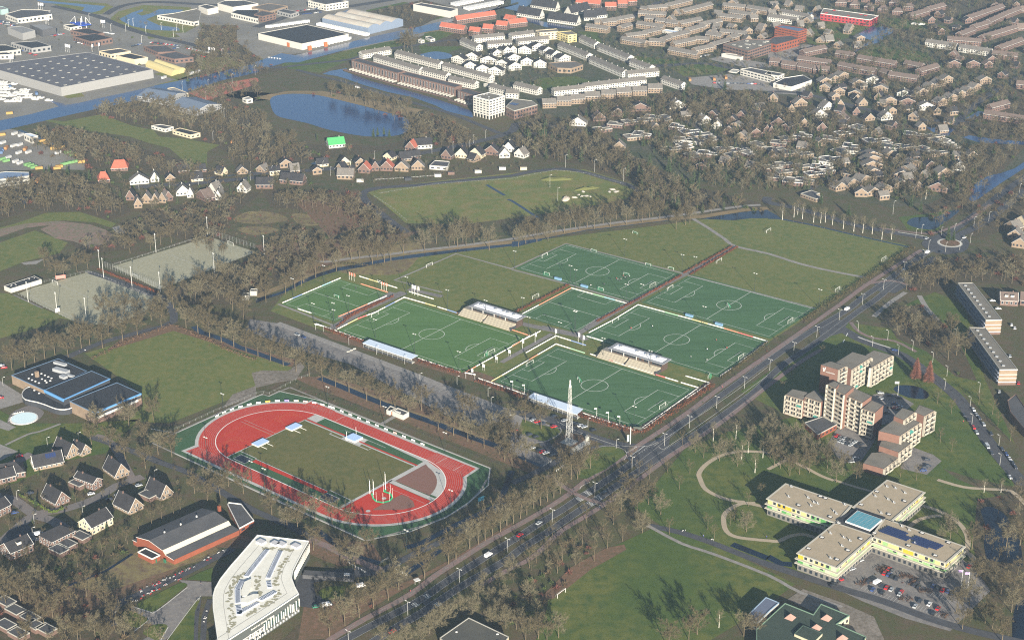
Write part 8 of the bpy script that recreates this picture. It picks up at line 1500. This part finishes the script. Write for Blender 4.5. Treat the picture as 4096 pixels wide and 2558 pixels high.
ADJ = dict(bare='leafless broad tree', sparse='small leafless tree', birch='white trunked birch', conifer='dark green conifer', redwood='red brown conifer', dome='leafless spreading tree', bush='brown shrub', redbush='reddish shrub')
TREES = []     # (kind, x, y, height, place)
rt_ = random.Random(5)
def trees(kind, c, s, h, place, jit=.1):
 for p in Q(c, s): TREES.append((kind, p.x, p.y, h*(1.12 if kind == 'bare' else 1)*rt_.uniform(1-jit, 1+jit), place))
trees('bare', 9, '20,340 138,390 258,435 380,483 503,530 627,578 752,628 880,680 1047,765 1178,820 1315,850 1445,905 1563,855 1722,1035 1867,1090 2002,1145 2155,1210 2297,1265', 15, 'in the row beside the parking lot ditch')
trees('bare', 8, '1760,80 1872,125 1982,165 2092,212 2210,250 2326,300', 16, 'at the top edge of the field behind the pool')
trees('bare', 8, '425,365 520,330 645,350 770,265 850,235 970,265 1160,195 1300,150 1525,65 115,470 330,400 1030,150 700,250 240,480', 16, 'along the lane behind the swimming pool')
trees('bare', 9, '2030,930 2230,1090 1960,900 2350,1120', 13, 'on the parking lot side of the ditch')
trees('bare', 10, '125,965 275,1025 130,1330 30,1180 -40,1050 620,1500', 15, 'around the small car park by the mast'); trees('bare', 9, '2419,1380 2350,1330', 14, 'around the small car park by the mast')
trees('bare', 5, '95,1345 280,1265 370,1235 430,1190 450,1150 565,1110 635,960 760,1050 900,945 980,935 1100,985 1150,920 1215,970 1275,950 1395,885 1595,860 1705,790 1825,825 1875,790 1905,820 1985,810 2060,795 2203,855 1955,775', 16, 'in the belt left of the narrow canal')
trees('bare', 6, '60,825 130,790 160,720 235,780 340,765 375,700 415,700 495,690 550,640 600,635 640,665 710,640 780,650 860,605 930,630 985,560 1080,610 1230,590 1190,560 1300,545 1330,530 1395,560 1550,655 1640,615 1680,600', 15, 'in the belt along the path north of the pitches')
trees('bare', 4, '1740,1500 1640,1400 1530,1480 1430,1512 1300,1500 1180,1480 1850,1340 2050,1300 2200,1420 2330,1200 2395,1190 1600,1300 1900,1240 2100,1150 1950,1480 2300,1500 1080,1500 980,1490', 15, 'beside the sandy pitches')
trees('bare', 4, '530,1115 605,1105 730,1060 832,1030 1230,880 1425,850 1520,800 1620,780 420,1000', 13, 'behind the low blue and white clubhouse')
trees('birch', 7, '135,565 245,540 280,515 325,555 430,590 497,595 540,590 608,612 710,650 810,675 895,690 983,700 1075,750 1165,750 1490,370', 14, 'along the road east of the grass fields')
trees('bare', 8, '865,1175 1045,1240 1185,1320 1375,1400 1495,1270 1625,1290 1370,1170 920,1010 1220,1010 1180,950 1450,950', 13, 'between the houses and the running track')
trees('bare', 13, '295,455 545,665 805,795 935,850 1060,690 150,330 395,480 720,420 890,450 560,380 460,300', 13, 'on the near side of the running track')
trees('bare', 12, '1840,130 1960,200 2080,170 2160,60 2300,130 1990,60', 12, 'by the corner of the red gymnasium lane')
trees('bare', 13, '1820,795 1890,750 2020,650 2100,610 2165,575 2235,530 2310,490 2370,430 1595,935 1350,1040 1250,1135 1110,1215 975,1300 840,1380 695,1475', 15, 'in the row left of the main road')
trees('bare', 14, '15,410 80,365 140,330 205,270 270,240 335,205 395,170 455,130', 14, 'in the row left of the main road'); trees('bare', 10, '740,1400 560,1500 640,1460 480,1440', 14, 'in the row left of the main road')
trees('sparse', 14, '585,680 665,620 340,795 475,775 775,770 430,880 165,830 1045,580 700,400 860,560 900,650 380,560', 14, 'on the strip between main road and lawn')
trees('dome', 14, '1230,500 155,1140 2215,490', 12, 'around the large lawn', .2); trees('bare', 14, '1405,330 1290,230 1100,180 1180,320 960,420 1030,300', 13, 'in the park right of the crossing')
trees('sparse', 14, '1485,515 1910,555 1580,90 2235,250 2350,180 2060,430 1850,470 2100,390', 11, 'in the park by the gravel path')
trees('bare', 14, '40,1410 130,1530 330,1520 440,1490 250,1500 1670,1510 1750,1460 2190,1475 2310,1490 1480,1600', 12, 'along the lower edge of the large lawn')
trees('birch', 14, '1955,1395', 11, 'standing alone on the large lawn', 0)
trees('dome', 13, '2100,1120 2230,1160 2350,1180 1930,1260 1750,1380 1700,1430 1640,1450 2220,1370 2360,1400 2150,1000 2300,1000 1420,1540 1560,1530 1200,1520 2400,900 2050,1290 1830,1330 2290,1290 1300,1580', 9, 'around the dark roofed hall at the bottom', .2)
trees('bare', 12, '350,1020 360,1270 740,1530 195,1150 5,1060 100,1060 250,1512 500,1300 600,1200 900,1480 1000,1560 470,1100 820,1100 950,1180 60,1200 620,1500 420,1400 1080,1400 1180,1500', 12, 'in the wood at the lower left corner')
trees('sparse', 12, '850,760 970,720 1085,660 1205,605 1310,480 1435,430 1530,380 1640,330 1705,290 735,830 600,900 480,870 330,900 260,760', 11, 'between the detached houses and the gymnasium')
trees('sparse', 12, '60,130 250,230 420,300 560,120 720,230 760,400 1000,330 1130,150 1180,90 90,470 420,560 680,560', 8, 'among the detached houses'); trees('conifer', 12, '340,250 700,180 1010,480 250,620 40,280', 6, 'among the detached houses')
trees('birch', 10, '1900,1145 2115,1120 2170,1310 2230,1255 2295,1440 2370,1300', 13, 'in the group above the looping path')
trees('sparse', 10, '1680,1450 1810,1300 2000,1200 1470,1440 1300,1500 1200,1450 1610,1180 1130,1350', 11, 'on the grass by the road junction')
trees('bare', 11, '195,1420 205,1470 295,1455 335,1390 390,1440 645,1530 830,1530 115,1400 60,1380 20,1300 130,1250 240,1300 330,1280 560,1400 700,1440', 12, 'in the park below the stepped flats')
trees('sparse', 11, '220,555 510,345 130,680', 9, 'in the grass strip beside the main road'); trees('redwood', 11, '1395,560 1515,590', 17, 'beside the oval pond', .03)
trees('sparse', 11, '1600,790 1730,885 1625,1160 1735,1240 2290,1140 2120,890 1990,800 2170,1000 1250,1480 1400,1512', 11, 'along the street right of the stepped flats')
trees('bare', 11, '1520,185 1725,135 1780,330 1400,150 1300,120 1860,330 1700,380 1220,100', 14, 'between the roads and the long flats')
trees('bare', 15, '1925,660 2200,1080 1835,1410 2210,1530 1720,560 1960,980 2050,1350 2120,1400 1780,1250 1900,1180 2380,620 2250,640 2300,1250', 13, 'around the dark pond at the right edge'); trees('birch', 15, '2040,120 2200,120', 10, 'beside the park path at the right')
trees('dome', 10, '2050,1290 2130,1380 1960,1330 2260,1150 2400,1200 1730,1250 2380,1080', 10, 'inside the looping park path', .2); trees('dome', 11, '150,1180 60,1120 270,1180 360,1250 450,1330 590,1280 20,1060', 11, 'above the care home', .2); trees('dome', 15, '1620,620 1700,480 2000,900 2120,960', 9, 'right of the care home', .2)
trees('redbush', 1, '1850,1350', 9, 'at the meadow below the white tower', 0); trees('bare', 1, '715,910 850,935 890,950 940,965 1035,1000 1070,1000 1120,1005 1165,1020 1240,1035 1310,1055 1375,1080 1430,1085', 14, 'in the row on the far bank of the lake')
trees('bare', 1, '1400,495 1475,495 1430,450', 19, 'standing tall beside the far canal', .05); trees('bare', 1, '100,1300 250,1450 60,1200 340,1390', 16, 'on the near left bank of the lake')
trees('conifer', 1, '1110,1290 1150,1280 1210,1270 580,1330 1260,1300', 8, 'on the near bank of the lake')
trees('conifer', 2, '1640,900 1620,960 1790,920 1660,860 2010,850 1240,1380 700,1110 890,1060 240,1260 300,1280 980,1340 1470,1460', 11, 'among the gardens right of the white tower')
trees('conifer', 3, '490,720 1035,1000 470,880 640,1060 280,1290 430,1380 500,1350 1130,1130 1900,200 2130,1450', 12, 'in the gardens at the upper right', .2)
trees('conifer', 6, '1640,290 1600,240 1540,230 1720,250 1230,230 1680,300 1760,280 1300,60 1480,110', 13, 'in the wood right of the rough field')
trees('conifer', 7, '1650,250 1590,230 1780,300 1520,230 1300,290 1350,310 500,410 760,520 1700,760 1750,760 1440,490 1350,440', 11, 'near the two dark ponds', .2)
trees('conifer', 4, '420,170 470,150 640,150 850,200 1580,500', 11, 'in the wood below the machine yard')
IND = {}
def cam_size(t): return t[3]/math.hypot(t[2], t[1])
# woods: (kind mix, polygon, spacing, height)
WOODS = [
 ('b', Q(-1, '250,240 420,205 560,240 620,270 640,320 700,340 900,345 960,330 950,352 800,370 660,400 560,410 540,360 400,300 280,290 190,275'), 10, 13),
 ('b', Q(-1, '110,300 170,300 300,340 420,375 500,400 520,420 450,430 300,395 200,400 100,370 60,320'), 8.5, 13),
 ('b', Q(-1, '-20,430 120,400 230,430 300,480 310,500 260,520 190,500 60,500 -20,530'), 8, 12),
 ('b', Q(-1, '440,210 600,190 620,215 600,240 660,215 780,215 960,270 940,290 860,250 740,225 600,225 500,250'), 9, 12),
 ('b', Q(-1, '560,100 640,155 700,160 600,180 480,190 430,200 440,150 480,60 560,60'), 8, 10),
 ('b', Q(-1, '340,500 470,475 560,450 620,455 560,500 520,560 560,600 500,610 420,560 350,560 300,590 200,600 160,570 270,550'), 8.5, 11),
 ('b', Q(-1, '620,450 830,450 900,500 950,560 860,600 780,620 640,680 560,720 440,720 380,690 600,610 640,560 700,540 800,560 860,540 780,500 640,490'), 8, 12),
 ('b', Q(-1, '980,260 1080,290 1130,330 1120,350 1020,345 950,350 960,290'), 8, 13),
 ('m', Q(-1, '1220,250 1300,275 1420,300 1500,370 1640,440 1800,480 1820,500 1680,505 1500,490 1480,460 1520,440 1380,390 1260,375 1150,340 1240,310'), 8, 13),
 ('m', Q(-1, '1380,210 1520,230 1680,200 1900,235 2080,300 2200,330 2150,360 1900,310 1700,260 1560,290 1480,310 1360,290'), 13, 10),
 ('g', Q(-1, '1480,290 1800,260 2100,310 2330,350 2300,450 2160,480 1960,450 1700,450 1560,380'), 6.6, 9.5), ('m', Q(-1, '1380,235 1560,225 1800,215 1830,262 1600,285 1420,300'), 8, 11), ('s', Q(-1, '540,500 640,490 780,500 860,540 800,580 640,590 540,570'), 6, 3),
 ('m', Q(-1, '2040,0 2440,-20 2440,40 2340,40 2200,60 2150,100 2060,70'), 12, 12),
 ('m', Q(-1, '2060,250 2200,180 2300,230 2440,170 2440,330 2320,330 2200,310 2100,300'), 12, 11),
 ('b', Q(-1, '2120,630 2240,610 2440,600 2440,680 2300,665 2220,690 2150,690 2120,670'), 8, 13),
 ('b', Q(-1, '2080,730 2180,720 2260,790 2310,900 2260,890 2190,830 2120,800'), 11, 9),
 ('b', Q(-1, '2240,400 2440,250 2440,330 2300,480 2200,560 2180,530 2260,470'), 11, 9),
 ('b', Q(-1, '2180,490 2300,430 2330,460 2440,400 2440,520 2330,560 2290,560 2300,500 2180,520'), 12, 10),
 ('b', Q(-1, '-20,1400 60,1340 160,1400 300,1410 400,1512 440,1540 -20,1540'), 8, 10),
 ('s', Q(-1, '0,1340 130,1290 240,1230 330,1280 240,1360 150,1390 60,1340'), 8, 7),
 ('b', Q(-1, '850,1400 1000,1310 1060,1290 960,1380 800,1490 740,1540 640,1540 700,1480'), 10, 9),
 ('s', Q(-1, '1360,1250 1450,1290 1330,1390 1280,1440 1200,1500 1150,1430 1250,1340'), 7, 8),
 ('b', Q(-1, '2310,1180 2440,1160 2440,1480 2330,1400 2300,1290'), 13, 9),
 ('m', Q(-1, '1000,110 1120,60 1200,80 1100,110'), 14, 9), ('b', Q(-1, '860,30 1000,0 1080,20 980,70 900,60'), 16, 9),
 ('g', Q(-1, '1000,150 1400,90 1950,60 2050,150 1960,230 1600,180 1380,150 1260,230 1100,180'), 10, 6), ('g', Q(-1, '1900,160 2100,80 2400,60 2420,200 2200,260 1980,230'), 8, 8), ('g', Q(-1, '1300,0 2000,-20 2100,60 1900,110 1500,60'), 10, 6.5),
 ('g', Q(-1, '800,395 1240,360 1250,395 1060,420 900,440 830,440'), 10, 4.5), ('g', Q(-1, '150,420 700,395 760,440 560,470 340,500 240,460'), 12, 8),
 ('g', Q(-1, '-20,1080 200,1070 420,1110 430,1190 300,1230 200,1260 -20,1340'), 12, 4),
 ('g', Q(-1, '0,60 300,40 600,20 600,160 420,200 260,130 60,110'), 34, 7),
 ('s', Q(-1, '1140,985 1500,1030 1680,930 1700,905 1830,800 1850,800 1700,930 1510,1045 1150,1000'), 9, 2.5),
 ('s', Q(-1, '700,905 950,985 1270,1110 1260,1118 950,1005 690,930'), 5, 2.5), ('s', Q(-1, '840,380 860,480 950,560 870,560 800,500'), 6, 4), ('s', Q(-1, '2060,1260 2160,1400 2000,1380'), 14, 2.5),
 ('b', Q(-1, '2400,1120 2440,1120 2440,1300 2390,1260'), 12, 9), ('s', Q(-1, '420,790 620,840 700,870 690,880 600,850 410,800'), 7, 2.5),
]
BLOCKED = BL
def blocked(x, y, r=2.0): return any((x-a)**2+(y-b_)**2 < (c+r)**2 for a, b_, c in BLOCKED)
wood = []
sheet('wood_floor', [w_[1] for w_ in WOODS if w_[0] in 'bm'], .022, mat('wood_floor', (.056, .046, .025), col2=(.042, .042, .018), col3=(.080, .056, .034), scale=.04, scale2=.3, var=.4))
for kind, poly, sp, h in WOODS:
 x0, x1 = min(p.x for p in poly), max(p.x for p in poly); y0, y1 = min(p.y for p in poly), max(p.y for p in poly)
 y = y0
 while y < y1:
  x = x0
  while x < x1:
   p = Vector((x+rt_.uniform(-.45, .45)*sp, y+rt_.uniform(-.45, .45)*sp, 0)); x += sp
   hh = h*rt_.uniform(.6, 1.15); r = rt_.random()
   if not inside(p, poly) or blocked(p.x, p.y, -1.5 if kind == 'g' else 2) or (r < .8 and kind != 'g' and not inside(p*(CAM_H/(CAM_H-hh*.8)), poly)): continue
   if kind == 'b': k = 'bare' if r < .8 else ('bush' if r < .9 else 'redbush')
   elif kind == 'm': k = 'bare' if r < .62 else ('conifer' if r < .80 else 'bush')
   elif kind == 'g': k = 'bare' if r < .55 else ('conifer' if r < .72 else 'bush')
   else: k = 'bush' if r < .6 else ('redbush' if r < .8 else 'bare')
   if k in ('bush', 'redbush'): hh = min(hh*.4, 4)
   wood.append((k, p.x, p.y, hh, None))
  y += sp
# the trees one can tell apart
TREES = [t for t in TREES]
allb = sorted([t for t in TREES if t[0] == 'bare'], key=lambda t: -cam_size(t))
keep = set(id(t) for t in allb[:296]); rest = [t for t in TREES if t[0] == 'bare' and id(t) not in keep]
single = [t for t in TREES if t[0] != 'bare' or id(t) in keep]
single.sort(key=lambda t: (t[4], t[1]/t[2])); cnt = {}; tot = {}
for t in single: tot[(t[4], t[0])] = tot.get((t[4], t[0]), 0)+1
for i, (k, x, y, h, place) in enumerate(single):
 n = cnt.get((place, k), 0); cnt[(place, k)] = n+1; N_ = tot[(place, k)]
 lb = f"{ADJ[k]} {place}" if N_ == 1 else f"{ADJ[k]} {place}, {nth(n)} from the left" if N_ > 2 else f"{ADJ[k]} {place}, {'left' if n == 0 else 'right'} one"
 nm, cat = NAMEK[k]; t = thing(nm, lb, cat, (x, y, .05), {'bare': 'bare trees', 'birch': 'birches', 'conifer': 'conifers'}.get(k, 'park trees')+' '+place if N_ > 1 else None, rt_.uniform(0, 6.28))
 s = h/HP[k]; w = s*rt_.uniform(.9, 1.1); t.scale = (w, w, s); tm, cm = PROTO[k][i % len(PROTO[k])]
 for nm2, me in (('trunk', tm), ('crown', cm)): o = bpy.data.objects.new(nm2, me); COL.objects.link(o); o.parent = t
# the woods as masses
def mass(name, items, lows, mats):
 Vs, Fs, Ms = [], [], []; base = 0
 for i, (k, x, y, h, _) in enumerate(items):
  V0, F0, M0, H0 = lows[k][i % len(lows[k])]; s = h/H0; w = s*rt_.uniform(.9, 1.25); a = rt_.uniform(0, 6.28); c, sn = math.cos(a), math.sin(a)
  V = np.empty_like(V0); V[:, 0] = (V0[:, 0]*c-V0[:, 1]*sn)*w+x; V[:, 1] = (V0[:, 0]*sn+V0[:, 1]*c)*w+y; V[:, 2] = V0[:, 2]*s+.04
  Vs.append(V); Fs.append(F0+base); Ms.append(M0); base += len(V)
 o = bpy.data.objects.new(name, tri_mesh(name, np.concatenate(Vs), np.concatenate(Fs), mats, np.concatenate(Ms))); COL.objects.link(o); tag(o, kind='stuff'); return o
MATL = [bark_m, twig_m, needle_m, brown_m, redt_m, ivy_m, twig2_m]
def low(T_, ti, ci, H0):
 V = np.array(T_.tv+T_.cv, np.float32); F = np.array(T_.tf+[tuple(a+len(T_.tv) for a in f) for f in T_.cf], np.int32); return V, F, np.array([ti]*len(T_.tf)+[ci]*len(T_.cf), np.int32), H0
LOWS = {'bare': [low(grow(91+s, 14, .36, 7, 4, 3, 4, tw=.24, tl=1.9, trunk=.22, limbsides=3), 0, [1, 1, 6][s % 3], 14.) for s in range(4)],
  'conifer': [low(conifer(95, 12, .2, 10, 7), 0, 2, 12.)], 'bush': [low(bush(96, 3, 2.6, 60, .5), 0, 3, 3.), low(bush(97, 3, 2.6, 60, .5), 0, 5, 3.)], 'redbush': [low(bush(98, 3, 2.4, 60, .45), 0, 4, 3.)]}
WT = [t for t in wood if t[0] in ('bare', 'conifer')]+rest; WB = [t for t in wood if t[0] in ('bush', 'redbush')]
tag(mass('woodland', WT, LOWS, MATL), 'leafless winter woodland and far gardens full of trees', 'woodland'); tag(mass('undergrowth', WB, LOWS, MATL), 'brown shrubs and brambles under the trees and in gardens', 'undergrowth')
print('singles', len(single), 'wood', len(WT), len(WB))
# ================================================================ air
hz = bpy.data.materials.new('haze'); hz.use_nodes = True; n = hz.node_tree; n.nodes.clear()
vo = n.nodes.new('ShaderNodeVolumePrincipled'); vo.inputs['Color'].default_value = (.55, .76, 1.0, 1); vo.inputs['Density'].default_value = .00008; vo.inputs['Anisotropy'].default_value = .2
out = n.nodes.new('ShaderNodeOutputMaterial'); n.links.new(vo.outputs[0], out.inputs['Volume'])
b = MB(); b.prism([Vector((-5900, -400, 0)), Vector((5900, -400, 0)), Vector((5900, 11900, 0)), Vector((-5900, 11900, 0))], -1.0, 505.0, hz, bottom=True); tag(b.build('haze'), kind='stuff')
# labels: never more than sixteen words
for o in COL.objects:
 if o.parent is None and o.get('label'):
  w = o['label'].split()
  if len(w) > 16: o['label'] = ' '.join(x for x in w if x not in ('the', 'a', 'an', 'of'))
